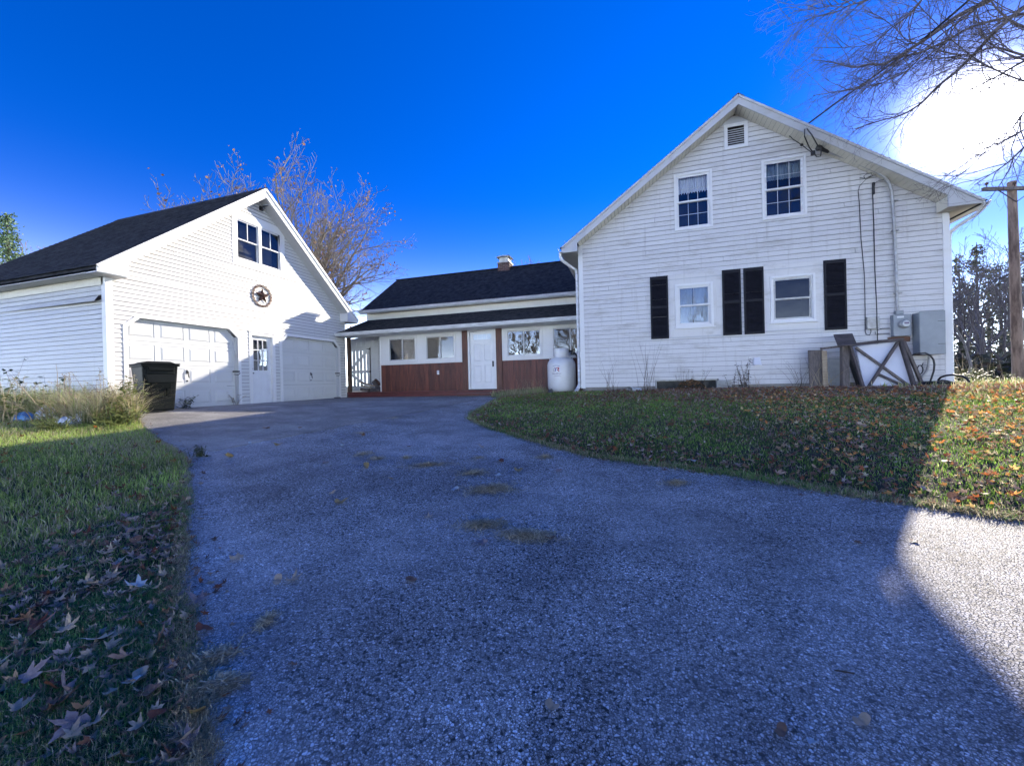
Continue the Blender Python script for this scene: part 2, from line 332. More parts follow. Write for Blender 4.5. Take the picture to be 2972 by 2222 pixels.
LEAFC = dict(brown=leaf_mat('leaf_brown', (.32, .17, .09), (.19, .10, .055)), tan=leaf_mat('leaf_tan', (.62, .47, .30), (.44, .32, .20)),
             pink=leaf_mat('leaf_mauve', (.42, .32, .28), (.28, .20, .175)), rust=leaf_mat('leaf_rust', (.26, .080, .03), (.15, .055, .025)),
             pale=leaf_mat('leaf_pale', (.62, .66, .64), (.50, .54, .52)), yellow=leaf_mat('leaf_yellow', (.46, .33, .12), (.34, .22, .08)))

# ------------------------------------------------------------------ terrain and driveway
LE = [(-1.0, -6), (-1.05, -1), (-1.15, .4), (-1.41, .95), (-1.6, 1.05), (-1.91, 1.23), (-2.4, 1.52), (-2.93, 1.88), (-3.7, 2.4), (-4.48, 2.95), (-5.68, 3.69), (-6.5, 3.95), (-7.28, 4.27), (-8.53, 4.83), (-9.6, 5.35), (-10.8, 5.62)]
RE = [(-3.72, 13.0), (-3.68, 10.52), (-3.5, 9.0), (-3.38, 7.94), (-3.15, 7.35), (-2.45, 6.6), (-1.5, 5.82), (-.58, 5.12), (.13, 4.85), (.82, 4.61), (1.3, 4.35), (1.77, 4.04), (2.53, 3.61), (4, 3.0), (7, 2.0), (14, 0), (30, -6)]
def wiggle(P, amp, seed):
    rg = random.Random(seed); out = []
    for (a, b) in zip(P[:-1], P[1:]):
        L = hypot(b[0]-a[0], b[1]-a[1]); k = max(1, int(L/.11)) if L < 6 else 1
        for i in range(k):
            t = i/k; nx, ny = -(b[1]-a[1])/L, (b[0]-a[0])/L; ph_ = (a[0]+b[0])*1.7+i*.9+seed; w_ = amp*(.55*sin(ph_)+.35*sin(2.3*ph_+1)+rg.uniform(-.2, .2)) if i else 0
            out.append((a[0]+(b[0]-a[0])*t+nx*w_, a[1]+(b[1]-a[1])*t+ny*w_))
    out.append(P[-1]); return out
LEw, REw = wiggle(LE, .035, 3), wiggle(RE, .03, 4)
DRIVE = LEw+[(-10.8, 13.0)]+REw
def pip(x, y, poly):
    x = np.asarray(x); y = np.asarray(y); ins = np.zeros(x.shape, bool); n = len(poly)
    for i in range(n):
        x0, y0 = poly[i]; x1, y1 = poly[(i+1) % n]
        if y0 == y1: continue
        c = ((y0 > y) != (y1 > y)) & (x < (x1-x0)*(y-y0)/(y1-y0)+x0); ins ^= c
    return ins
def dist_poly(x, y, line):
    x = np.asarray(x, float); y = np.asarray(y, float); d = np.full(x.shape, 1e9)
    for (a, b) in zip(line[:-1], line[1:]):
        dx, dy = b[0]-a[0], b[1]-a[1]; L = dx*dx+dy*dy
        t = np.clip(((x-a[0])*dx+(y-a[1])*dy)/L, 0, 1); d = np.minimum(d, np.hypot(x-a[0]-t*dx, y-a[1]-t*dy))
    return d
def HN(x, y):
    x = np.asarray(x, float); y = np.asarray(y, float)
    z = ZG*np.minimum(np.hypot(x, y)/11.3, 1.0)
    z = np.where(y < 0, ZG*np.minimum(np.hypot(x, y*.3)/11.3, 1), z)
    far = np.clip((np.hypot(x, y)-17)/30, 0, 1)
    z = z-far*.9*(x > 0)
    right = (~pip(x, y, DRIVE)) & (x > -3.7) & (y > -1)
    d = dist_poly(x, y, RE); right &= d < dist_poly(x, y, LE); z = z+np.where(right, .13*np.clip(d/2.2, 0, 1)**.7*np.clip(1-far*2, 0, 1), 0)
    return z
def H(x, y): return float(HN(np.array([x]), np.array([y]))[0])
fine_x = np.arange(-17, 12.01, .14); fine_y = np.arange(-3, 22.01, .14)
def outer(a, lo, hi):
    l = [a[0]-g for g in (1, 3, 7, 15, 40, 120, 500)][::-1]; h = [a[-1]+g for g in (1, 3, 7, 15, 40, 120, 500)]
    return np.concatenate([l, a, h])
gx, gy_ = outer(fine_x, 0, 0), outer(fine_y, 0, 0)
X, Y = np.meshgrid(gx, gy_, indexing='ij'); rs = np.random.RandomState(1)
Z = HN(X.ravel(), Y.ravel()); ins = pip(X.ravel(), Y.ravel(), DRIVE)
dedge = np.minimum(dist_poly(X.ravel(), Y.ravel(), LE), dist_poly(X.ravel(), Y.ravel(), RE))
Z = Z + np.where(ins, -.06, np.where(dedge < .16, -.02, 0)) + np.where(~ins & (dedge > .16), rs.uniform(-.012, .012, Z.shape), 0)
V = np.stack([X.ravel(), Y.ravel(), Z], 1); nx_, ny_ = X.shape
I = np.arange(nx_*ny_).reshape(nx_, ny_); F_ = np.stack([I[:-1, :-1], I[1:, :-1], I[1:, 1:], I[:-1, 1:]], -1).reshape(-1, 4)
tag(np_mesh('ground', V, F_, MAT['soil'], smooth=True), kind='structure')
def sheet(name, poly, mat, dz, step, skirt=.05):
    rg = random.Random(5); pts = [Vector(p) for p in poly]; n = len(pts); xs = [p[0] for p in poly]; ys = [p[1] for p in poly]
    gxs, gys = np.meshgrid(np.arange(max(min(xs), -12), min(max(xs), 12), step), np.arange(max(min(ys), -6), max(ys), step))
    gxs = gxs.ravel(); gys = gys.ravel(); ok = pip(gxs, gys, poly); ok[ok] &= dist_poly(gxs[ok], gys[ok], list(poly)+[poly[0]]) > step*.4
    pts += [Vector((a, b)) for a, b in zip(gxs[ok], gys[ok])]
    r = mathutils.geometry.delaunay_2d_cdt(pts, [(i, (i+1) % n) for i in range(n)], [], 1, 1e-5)
    vx = np.array([p.x for p in r[0]]); vy = np.array([p.y for p in r[0]]); vz = HN(vx, vy) if dz > .03 else np.array([Hs(a, b) if b > 0 else float(HN([a], [b])[0]) for a, b in zip(vx, vy)])
    vz = ZG*np.minimum(np.hypot(vx, vy)/11.3, 1.0); vz = np.where(vy < 0, ZG*np.minimum(np.hypot(vx, vy*.3)/11.3, 1), vz)+dz
    verts = [(a, b, c) for a, b, c in zip(vx, vy, vz)]; faces = [tuple(f) for f in r[2]]
    k = len(verts); verts += [(verts[i][0], verts[i][1], verts[i][2]-skirt) for i in range(n)]
    faces += [(i, (i+1) % n, k+(i+1) % n, k+i) for i in range(n)]
    me = bpy.data.meshes.new(name); me.from_pydata(verts, [], faces); me.materials.append(mat); me.update()
    o = bpy.data.objects.new(name, me); COL.objects.link(o); return tag(o, kind='structure')
sheet('driveway', DRIVE, MAT['asphalt'], .012, .25)
seam = [ground_hit(*p) for p in ((1378, 1160), (1260, 1185), (1146, 1209), (1029, 1229), (910, 1252), (794, 1273), (706, 1291), (617, 1309), (560, 1303))]
seam = [(p[0], p[1]) for p in seam]
APR = [(-10.78, 12.98), (-3.75, 12.98)]+wiggle(seam, .02, 9)+[(-6.55, 4.02), (-7.3, 4.32), (-8.55, 4.88), (-9.6, 5.40), (-10.78, 5.64)]
sheet('garage_apron', APR, MAT['apron'], .020, .25, .012)

def crack(px_pts, lab, seed, wd=.012):
    rg = random.Random(seed); W = [ground_hit(*p) for p in px_pts]; P_ = []
    for a, b in zip(W[:-1], W[1:]):
        k = max(2, int(hypot(b[0]-a[0], b[1]-a[1])/.08))
        for i in range(k): t = i/k; P_.append((a[0]+(b[0]-a[0])*t+rg.uniform(-.012, .012), a[1]+(b[1]-a[1])*t+rg.uniform(-.012, .012)))
    mb = MB()
    for i in range(len(P_)-1):
        a, b = P_[i], P_[i+1]; L = hypot(b[0]-a[0], b[1]-a[1])+1e-6; nx, ny = -(b[1]-a[1])/L, (b[0]-a[0])/L; w0 = wd*rg.uniform(.4, 1)
        za, zb = Hs(*a)+.0255, Hs(*b)+.0255
        mb.quad((a[0]-nx*w0, a[1]-ny*w0, za), (b[0]-nx*w0, b[1]-ny*w0, zb), (b[0]+nx*w0*.6, b[1]+ny*w0*.6, zb), (a[0]+nx*w0*.6, a[1]+ny*w0*.6, za))
    tag(mb.build(lab, MAT['gap'], None), kind='structure')
crack([(1385, 1159), (1260, 1186), (1146, 1210), (1080, 1221), (1029, 1230)], 'pavement_crack', 1); crack([(980, 1239), (910, 1252), (794, 1273), (706, 1291), (640, 1304)], 'pavement_crack', 2, .008)
crack([(1560, 1292), (1640, 1305), (1730, 1322), (1800, 1345)], 'pavement_crack', 3, .006); crack([(440, 1262), (480, 1248), (530, 1240)], 'pavement_crack', 4, .007)
# ------------------------------------------------------------------ wall planes, clapboards, windows
class Plane:
    def __init__(s, p0, u, n): s.p = p0; s.u = u; s.n = n
    def pt(s, u, z, d=0): return (s.p[0]+s.u[0]*u+s.n[0]*d, s.p[1]+s.u[1]*u+s.n[1]*d, z)
def lerp(bp, z, i):
    for a, b in zip(bp[:-1], bp[1:]):
        if a[0]-1e-9 <= z <= b[0]+1e-9:
            t = 0 if b[0] == a[0] else (z-a[0])/(b[0]-a[0]); return a[i]+(b[i]-a[i])*t
    return bp[0][i] if z < bp[0][0] else bp[-1][i]
def rect(u0, u1, z0, z1): return [(z0, u0, u1), (z1, u0, u1)]
def bands(a, b, outline, ops):
    cuts = {a, b}
    for o in ops+[outline]:
        for q in o:
            if a < q[0] < b: cuts.add(q[0])
    c = sorted(cuts); out = []
    for z0, z1 in zip(c[:-1], c[1:]):
        if z1-z0 < 1e-4: continue
        e = 1e-6; segs = [(lerp(outline, z0+e, 1), lerp(outline, z0+e, 2), lerp(outline, z1-e, 1), lerp(outline, z1-e, 2))]
        for o in ops:
            if o[0][0] <= z0+1e-6 and o[-1][0] >= z1-1e-6:
                h = (lerp(o, z0+e, 1), lerp(o, z0+e, 2), lerp(o, z1-e, 1), lerp(o, z1-e, 2)); ns = []
                for s in segs:
                    if h[1] <= s[0] or h[0] >= s[1]: ns.append(s); continue
                    if h[0] > s[0]: ns.append((s[0], h[0], s[2], h[2]))
                    if h[1] < s[1]: ns.append((h[1], s[1], h[3], s[3]))
                segs = ns
        out.append((z0, z1, [s for s in segs if s[1]-s[0] > .004 or s[3]-s[2] > .004]))
    return out
def clapwall(root, P, outline, ops, expo, mat, thick=.017, jit=.0015, seed=1, skip=(), seams=.5, core=True, gap=.0075):
    rg = random.Random(seed); zb, zt = outline[0][0], outline[-1][0]
    if core:
        mb = MB()
        for z0, z1, segs in bands(zb, zt, outline, ops):
            for s in segs: mb.hexa([P.pt(s[0], z0, -.12), P.pt(s[1], z0, -.12), P.pt(s[1], z0, 0), P.pt(s[0], z0, 0), P.pt(s[2], z1, -.12), P.pt(s[3], z1, -.12), P.pt(s[3], z1, 0), P.pt(s[2], z1, 0)])
        mb.build('wall', MAT['core'], root)
    k = 0; z = zb
    while z < zt-.02:
        z2 = min(z+expo, zt); j = rg.uniform(-jit, jit)
        if k not in skip:
            grp_ = []; useam = rg.uniform(outline[0][1], outline[0][2]) if rg.random() < seams else None
            for z0, z1, segs in bands(z, z2, outline, ops):
                low = abs(z0-z) < 1e-6; zq = z0+(gap if low else 0)
                if zq >= z1: continue
                o0 = .003+thick*(1-(z0-z)/expo)+j; o1 = .003+thick*(1-(z1-z)/expo)+j
                parts = []
                for s in segs:
                    if useam is not None and s[0]+.3 < useam < s[1]-.3:
                        parts += [(s[0], useam-.003, s[2], useam-.003, 0), (useam+.003, s[1], useam+.003, s[3], .003)]
                    else: parts.append((*s, 0))
                for s in parts:
                    mb = None
                    for g_ in grp_:
                        if s[0] < g_[1]-.002 and s[1] > g_[0]+.002: mb = g_[2]; g_[0] = min(g_[0], s[0]); g_[1] = max(g_[1], s[1]); break
                    if mb is None: mb = MB(); grp_.append([s[0], s[1], mb])
                    a0, a1 = o0+s[4], o1+s[4]
                    m = 6 if s[1]-s[0] > 2.5 else 1
                    for q in range(m):
                        t0, t1 = q/m, (q+1)/m; x0 = s[0]+(s[1]-s[0])*t0; x1 = s[0]+(s[1]-s[0])*t1; y0 = s[2]+(s[3]-s[2])*t0; y1 = s[2]+(s[3]-s[2])*t1
                        mb.quad(P.pt(x0, zq, a0), P.pt(x1, zq, a0), P.pt(y1, z1, a1), P.pt(y0, z1, a1))
                        if low: mb.quad(P.pt(x0, zq, 0), P.pt(x1, zq, 0), P.pt(x1, zq, a0), P.pt(x0, zq, a0))
                    mb.quad(P.pt(s[0], zq, 0), P.pt(s[0], zq, a0), P.pt(s[2], z1, a1), P.pt(s[2], z1, 0))
                    mb.quad(P.pt(s[1], zq, a0), P.pt(s[1], zq, 0), P.pt(s[3], z1, 0), P.pt(s[3], z1, a1))
            for g_ in grp_: g_[2].build('clapboard', mat, root)
        z = z2; k += 1
def ring(mb, P, u0, u1, z0, z1, wdt, d0, d1, wt=None, wb=None):
    wt = wt or wdt; wb = wb or wdt
    mb.pbox(P, u0, u0+wdt, z0, z1, d0, d1); mb.pbox(P, u1-wdt, u1, z0, z1, d0, d1)
    mb.pbox(P, u0+wdt, u1-wdt, z1-wt, z1, d0, d1); mb.pbox(P, u0+wdt, u1-wdt, z0, z0+wb, d0, d1)
def double_hung(root, P, u0, u1, z0, z1, cols=0, rows=(0, 0), cas=.07, casd=.032, curt=None, glass='glass', sill=True, mat='trim', room='room', split=.5, sashmat=None):
    f = MB(); ring(f, P, u0, u1, z0, z1, cas, .0, casd); ring(f, P, u0+cas, u1-cas, z0+cas, z1-cas, .018, -.10, .012)
    win = f.build('window', MAT[mat], root, bevel=.004)
    a0, a1, b0, b1 = u0+cas+.018, u1-cas-.018, z0+cas+.018, z1-cas-.018; zm = b0+(b1-b0)*split; sm = MAT[sashmat or mat]
    s = MB(); ring(s, P, a0, a1, b0, zm+.018, .042, -.060, -.030); s.build('sash', sm, win)
    s = MB(); ring(s, P, a0, a1, zm-.018, b1, .042, -.028, .002); s.build('sash', sm, win)
    for (c0, c1, d, nr) in ((b0+.042, zm-.024, -.046, rows[1]), (zm+.024, b1-.042, -.014, rows[0])):
        g = MB(); g.pbox(P, a0+.038, a1-.038, c0-.004, c1+.004, d-.003, d+.001); g.build('pane', MAT[glass], win)
        if cols and nr:
            m = MB(); wd = (a1-a0-.084)
            for i in range(1, cols): x = a0+.042+wd*i/cols; m.pbox(P, x-.006, x+.006, c0, c1, d+.003, d+.012)
            for i in range(1, nr): y = c0+(c1-c0)*i/nr; m.pbox(P, a0+.042, a1-.042, y-.006, y+.006, d+.002, d+.011)
            if m.f: m.build('muntin', MAT['dtrim'], win)
    r = MB(); r.pbox(P, a0-.01, a1+.01, b0-.01, b1+.01, -.75, -.74); r.pbox(P, a0-.02, a0-.01, b0, b1, -.74, -.10); r.pbox(P, a1+.01, a1+.02, b0, b1, -.74, -.10)
    r.pbox(P, a0, a1, b0-.02, b0-.01, -.74, -.10); r.pbox(P, a0, a1, b1+.01, b1+.02, -.74, -.10); r.build('room_interior', MAT[room], win)
    if sill: q = MB(); q.pbox(P, u0-.03, u1+.03, z0-.03, z0-.001, 0, .055); q.build('sill', MAT[mat], win, bevel=.004)
    if curt:
        for (cu0, cu1, cz0, cz1, cm, wavy) in curt(a0, a1, b0, b1):
            n = 48; top = []; bot = []
            for i in range(n+1):
                x = cu0+(cu1-cu0)*i/n; d = -.13+.02*sin(i*1.9)+.008*sin(i*.7)
                zb_ = cz0+(wavy*abs(sin(i*.8)) if wavy else 0); top.append(P.pt(x, cz1, d)); bot.append(P.pt(x, zb_, d))
            q = MB()
            for i in range(n): q.quad(bot[i], bot[i+1], top[i+1], top[i])
            q.build('curtain', MAT[cm], win, smooth=True)
    return win
def slider(root, P, u0, u1, z0, z1, glass=('glass', 'glassr'), room='room', cas=.075):
    f = MB(); ring(f, P, u0, u1, z0, z1, cas, 0, .03); win = f.build('window', MAT['trim'], root, bevel=.004)
    a0, a1, b0, b1 = u0+cas, u1-cas, z0+cas, z1-cas; um = (a0+a1)/2
    for i, (x0, x1, d) in enumerate(((a0, um+.02, -.01), (um-.02, a1, -.035))):
        s = MB(); ring(s, P, x0, x1, b0, b1, .035, d-.02, d+.012); s.build('sash', MAT['trim'] if i else MAT['dtrim'], win)
        g = MB(); g.pbox(P, x0+.03, x1-.03, b0+.03, b1-.03, d-.004, d); g.build('pane', MAT[glass[i]], win)
    r = MB(); r.pbox(P, a0, a1, b0, b1, -.9, -.89); r.pbox(P, a0-.01, a0, b0, b1, -.89, -.06); r.pbox(P, a1, a1+.01, b0, b1, -.89, -.06); r.pbox(P, a0, a1, b0-.01, b0, -.89, -.06); r.pbox(P, a0, a1, b1, b1+.01, -.89, -.06)
    r.build('room_interior', MAT[room], win)
    return win
def shingles(root, e0, e1, r1, r0, mat, expo=.14, tabw=.31, name='shingles', seed=2, thick=.010, seg=1):
    """e0,e1 eave ends; r0,r1 ridge ends"""
    e0, e1, r0, r1 = map(Vector, (e0, e1, r0, r1)); rg = random.Random(seed); nrm = (e1-e0).cross(r0-e0).normalized()
    if nrm.z < 0: nrm = -nrm
    L = ((r0-e0).length+(r1-e1).length)/2; n = max(1, int(L/expo)); mb = MB()
    for k in range(n):
        t0, t1 = k/n, (k+1)/n; a0 = e0.lerp(r0, t0); a1 = e1.lerp(r1, t0); b0 = e0.lerp(r0, t1); b1 = e1.lerp(r1, t1)
        W = (a1-a0).length; m = max(1, int(W/tabw)); sh = (k % 2)*.5
        cuts = [0.0]+[min(max((i+sh)/m, 0), 1) for i in range(1 if sh == 0 else 0, m)]+[1.0]
        for s0, s1 in zip(cuts[:-1], cuts[1:]):
            if s1-s0 < 1e-4: continue
            th = thick+rg.uniform(0, .004); dn = nrm*th; g = .004/W
            p = [a0.lerp(a1, s0+g), a0.lerp(a1, s1-g), b0.lerp(b1, s1-g), b0.lerp(b1, s0+g)]; dr = (a0-b0).normalized()*rg.uniform(-.006, .004)
            p[0] = p[0]+dr; p[1] = p[1]+dr
            mb.quad(p[0]+dn, p[1]+dn, p[2]+nrm*.001, p[3]+nrm*.001); mb.quad(p[0], p[1], p[1]+dn, p[0]+dn)
            mb.quad(p[0], p[0]+dn, p[3]+nrm*.001, p[3]); mb.quad(p[1]+dn, p[1], p[2], p[2]+nrm*.001)
    return mb.build(name, mat, root, kind='stuff')
def gable_roof_slab(root, pts_a, pts_b, th, mat, name='roof'):
    """pts: 4 corners (eave0, eave1, ridge1, ridge0) lower surface; vertical thickness"""
    mb = MB(); mb.prism([Vector(p) for p in pts_a], [Vector(p)+Vector((0, 0, th)) for p in pts_a]); mb.prism([Vector(p) for p in pts_b], [Vector(p)+Vector((0, 0, th)) for p in pts_b])
    return mb.build(name, mat, root)

# ================================================================== MAIN HOUSE
HX0, HX1, HY, HYB = -1.47, 7.04, 11.8, 20.5
AX, AZ, SL = 2.69, 8.30, .72          # gable apex (underside) and roof slope
house = thing('farmhouse', 'tall white clapboard house with gable end, four windows and black shutters', 'house', (2.7, HY, 1.0))
HP = Plane((0, HY), (1, 0), (0, -1))
rk = lambda x: AZ-SL*abs(x-AX)
hz0 = 1.17
outl = [(hz0, HX0+.10, HX1-.10), (rk(HX1), HX0+.10, HX1-.10)]
outl = [(hz0, HX0+.1, HX1-.1), (5.24, HX0+.1, HX1-.1), (5.377, HX0+.1, AX+(AZ-5.377)/SL), (8.27, AX-.04, AX+.04)]
UW1, UW2 = (1.17, 2.12, 5.42, 6.97), (3.28, 4.27, 5.42, 6.96)
LW1, LW2 = (1.13, 2.09, 2.76, 3.96), (3.42, 4.41, 2.75, 3.95)
PN1, PN2 = (.965, 2.30, 2.52, 4.22), (3.28, 4.58, 2.56, 4.24)
VENT = (2.43, 2.99, 7.40, 8.06)
ops = [rect(q[0], q[1], q[2], q[3]) for q in (UW1, UW2, PN1, PN2, VENT)]+[rect(.56, 2.17, 1.16, 1.345)]
clapwall(house, HP, outl, ops, .1268, MAT['siding'], seed=11, seams=.6)
# flat infill panels round the two lower windows
for (pn, lw) in ((PN1, LW1), (PN2, LW2)):
    mb = MB(); mb.pbox(HP, pn[0], lw[0]-.002, pn[2], pn[3], -.05, .016); mb.pbox(HP, lw[1]+.002, pn[1], pn[2], pn[3], -.05, .016)
    mb.pbox(HP, lw[0]-.002, lw[1]+.002, pn[2], lw[2]-.002, -.05, .0158); mb.pbox(HP, lw[0]-.002, lw[1]+.002, lw[3]+.002, pn[3], -.05, .0158)
    mb.build('trim_panel', MAT['siding'], house)
    mb = MB(); mb.pbox(HP, pn[0], pn[1], pn[2]-.035, pn[2]-.003, 0, .03); mb.build('trim_strip', MAT['dtrim'], house)
    mb = MB(); mb.pbox(HP, pn[0], pn[1], pn[3]-.13, pn[3]-.105, .0165, .024); mb.build('trim_strip', MAT['dtrim'], house)
def curt_upper(a0, a1, b0, b1): return [(a0, a1, b1-.46, b1, 'curtain', .06)]
def curt_shade(a0, a1, b0, b1): return [(a0, a1, b1-.42, b1, 'shade', .0)]
def curt_full(a0, a1, b0, b1): return [(a0, a0+(a1-a0)*.47, b0, b1, 'curtain', 0), (a0+(a1-a0)*.5, a1, b0, b1, 'curtain', 0)]
double_hung(house, HP, *UW1, cols=3, rows=(2, 2), curt=curt_upper, cas=.055, sill=False)
double_hung(house, HP, *UW2, cols=3, rows=(2, 2), curt=curt_shade, cas=.055, glass='glass', sill=False, sashmat='gutter')
double_hung(house, HP, *LW1, cols=2, rows=(1, 0), curt=curt_full, cas=.07, glass='glassr')
double_hung(house, HP, *LW2, cols=0, cas=.06, glass='glassm', sashmat='galv')
# gable vent
v = MB(); ring(v, HP, *VENT, .085, 0, .035); vent = v.build('gable_vent', MAT['trim'], house, bevel=.004)
for i in range(8):
    z = VENT[2]+.10+i*.058; q = MB(); q.hexa([HP.pt(VENT[0]+.09, z-.02, .02), HP.pt(VENT[1]-.09, z-.02, .02), HP.pt(VENT[1]-.09, z-.005, .02), HP.pt(VENT[0]+.09, z-.005, .02), HP.pt(VENT[0]+.09, z+.02, -.04), HP.pt(VENT[1]-.09, z+.02, -.04), HP.pt(VENT[1]-.09, z+.035, -.04), HP.pt(VENT[0]+.09, z+.035, -.04)]).build('louver', MAT['dtrim'], vent)
q = MB(); q.pbox(HP, VENT[0]+.05, VENT[1]-.05, VENT[2]+.05, VENT[3]-.05, -.09, -.08); q.build('vent_back', MAT['room'], vent)
# shutters
sh0 = None
for (u0, u1) in ((.49, .955), (2.305, 2.745), (2.81, 3.272), (4.59, 5.05)):
    f = MB(); ring(f, HP, u0, u1, 2.49, 4.225, .045, .012, .048, .09, .06); f.pbox(HP, u0+.045, u1-.045, 3.33, 3.40, .012, .048)
    f.pbox(HP, u0+.01, u1-.01, 2.5, 4.2, .008, .02); s_ = f.build('shutter', MAT['shutter'], house, bevel=.003)
    l_ = MB()
    for (za, zb) in ((2.55, 3.33), (3.40, 4.135)):
        n = 20
        for i in range(n):
            z = za+(zb-za)*(i+.5)/n; l_.hexa([HP.pt(u0+.045, z-.017, .040), HP.pt(u1-.045, z-.017, .040), HP.pt(u1-.045, z-.012, .022), HP.pt(u0+.045, z-.012, .022), HP.pt(u0+.045, z-.010, .043), HP.pt(u1-.045, z-.010, .043), HP.pt(u1-.045, z+.018, .024), HP.pt(u0+.045, z+.018, .024)])
    l_.build('louver_slats', MAT['shutter'], s_, kind='stuff')
# side walls, corner posts, foundation
HL = Plane((HX0, HY), (0, 1), (-1, 0)); clapwall(house, HL, rect(.1, HYB-HY, hz0, 5.08), [], .1268, MAT['siding'], seed=12, seams=0)
HR = Plane((HX1, HY), (0, 1), (1, 0)); clapwall(house, HR, rect(.1, HYB-HY, hz0, 5.08), [rect(2.5, 3.5, 2.7, 4.2)], .1268, MAT['siding'], seed=13, seams=0)
double_hung(house, HR, 2.5, 3.5, 2.7, 4.2)
for x0, x1 in ((HX0-.024, HX0+.105), (HX1-.105, HX1+.024)):
    c = MB(); c.box(x0, x1, HY-.024, HY+.10, hz0-.02, 5.36 if x0 < 0 else 5.09); c.build('corner_board', MAT['trim'], house, bevel=.004)
fd = MB(); fd.box(HX0+.03, .55, HY+.02, HY+.3, .55, hz0); fd.box(.55, 2.18, HY+.14, HY+.3, .55, 1.36); fd.box(2.18, HX1-.03, HY+.02, HY+.3, .55, hz0); fd.box(HX0+.03, HX0+.3, HY+.3, HYB, .55, hz0); fd.box(HX1-.3, HX1-.03, HY+.3, HYB, .5, hz0)
fd.build('foundation', MAT['concrete'], house)
bwv = MB(); ring(bwv, HP, .58, 2.15, 1.0, 1.34, .03, -.10, -.05); bwv.pbox(HP, 1.34, 1.37, 1.0, 1.34, -.10, -.055); cw = bwv.build('cellar_window', MAT['galv'], house)
q = MB(); q.pbox(HP, .6, 2.13, 1.02, 1.32, -.13, -.125); q.build('pane', MAT['glassd'], cw)
rear = MB(); rear.box(HX0, HX1, HYB-.1, HYB, .6, 5.2); rear.poly([(HX0, HYB, 5.2), (HX1, HYB, 5.2), (AX, HYB, 8.2)]); rear.build('rear_wall', MAT['core'], house)
# roof: deck, shingle courses, rake boards, soffit panels, gutters
yF = 11.40; xL, xR = -1.90, 7.42
zt = lambda x: rk(x)+.235
rf = MB()
for xe in (xL, xR):
    a = [(xe, yF+.02, zt(xe)), (xe, HYB+.3, zt(xe)), (AX, HYB+.3, zt(AX)), (AX, yF+.02, zt(AX))]
    rf.prism([(p[0], p[1], p[2]-.10) for p in a], a)
rf.build('roof', MAT['shingle'], house)
for xe in (xL, xR):
    e = xe+(-.05 if xe < 0 else .05); ze = zt(e)+.012
    shingles(house, (e, yF-.03, ze), (e, HYB+.3, ze), (AX, HYB+.3, zt(AX)+.012), (AX, yF-.03, zt(AX)+.012), MAT['shingle2'], name='shingle_courses', seed=5, thick=.022)
V_ = [(AX-.14, zt(AX-.14)+.03), (AX, zt(AX)+.03), (AX+.14, zt(AX+.14)+.03), (AX+.14, zt(AX+.14)+.045), (AX, zt(AX)+.047), (AX-.14, zt(AX-.14)+.045)]; cp = MB(); cp.prism([(p[0], yF-.035, p[1]) for p in V_], [(p[0], HYB+.3, p[1]) for p in V_]); cp.build('ridge_cap', MAT['shingle2'], house)
for sgn, xe in ((-1, xL), (1, xR)):
    b = MB(); x2 = xe; zb = 5.07
    # rake board with cornice return
    f0 = [(AX, AZ), (AX, zt(AX)), (xe, zt(xe)), (xe, zb), (HX0-.0 if sgn < 0 else HX1+.0, zb+.0), (HX0+.03 if sgn < 0 else HX1-.25, rk(HX0+.03) if sgn < 0 else rk(HX1-.25))]
    if sgn > 0: f0[4] = (HX1-.23, zb); f0[5] = (HX1-.23, rk(HX1-.23))
    else: f0[4] = (HX0+.01, zb); f0[5] = (HX0+.01, rk(HX0+.01))
    b.prism([(p[0], yF-.02, p[1]) for p in f0], [(p[0], yF+.012, p[1]) for p in f0]); b.build('rake_board', MAT['dtrim'], house)
    t = MB(); t.bar((xe, yF-.035, zt(xe)-.02), (AX, yF-.035, zt(AX)-.02), .03, .05); t.build('rake_trim', MAT['dtrim'], house)
    # soffit panels under the rake
    n = 44; x_in = AX; x_out = (HX0+.02 if sgn < 0 else HX1-.22)
    for i in range(n):
        xa = x_in+(x_out-x_in)*(i/n)+sgn*.004; xb = x_in+(x_out-x_in)*((i+1)/n)-sgn*.004
        s = MB(); s.prism([(xa, yF+.012, rk(xa)-.0), (xb, yF+.012, rk(xb)), (xb, HY-.0, rk(xb)), (xa, HY, rk(xa))], [(xa, yF+.012, rk(xa)+.012), (xb, yF+.012, rk(xb)+.012), (xb, HY, rk(xb)+.012), (xa, HY, rk(xa)+.012)])
        s.build('soffit_panel', MAT['soffit'], house)
    s = MB(); s.prism([(AX, yF+.012, rk(AX)+.02), (x_out, yF+.012, rk(x_out)+.02), (x_out, HY, rk(x_out)+.02), (AX, HY, rk(AX)+.02)], [(AX, yF+.012, rk(AX)+.04), (x_out, yF+.012, rk(x_out)+.04), (x_out, HY, rk(x_out)+.04), (AX, HY, rk(AX)+.04)]); s.build('soffit_gap', MAT['gap'], house)
    # eave soffit and fascia along the side
    xi = HX0 if sgn < 0 else HX1
    s = MB(); s.box(min(xe, xi), max(xe, xi), yF+.012, HYB+.3, zb, zb+.02); s.box(min(xe, xe-sgn*.02), max(xe, xe-sgn*.02), yF+.012, HYB+.3, zb+.02, zt(xe)-.1); s.build('eave_soffit', MAT['soffit'], house)
    g = MB(); pr = [(0, 0), (.0, -.11), (.07, -.12), (.105, -.06), (.125, -.01), (.12, 0), (.10, -.012), (.062, -.105), (.012, -.098), (.012, 0)]
    pts = [(xe+sgn*(.002+p[0]), zt(xe)-.015+p[1]) for p in pr]
    g.prism([(p[0], yF-.02, p[1]) for p in pts], [(p[0], HYB+.3, p[1]) for p in pts]); gg = g.build('gutter', MAT['gutter'], house)
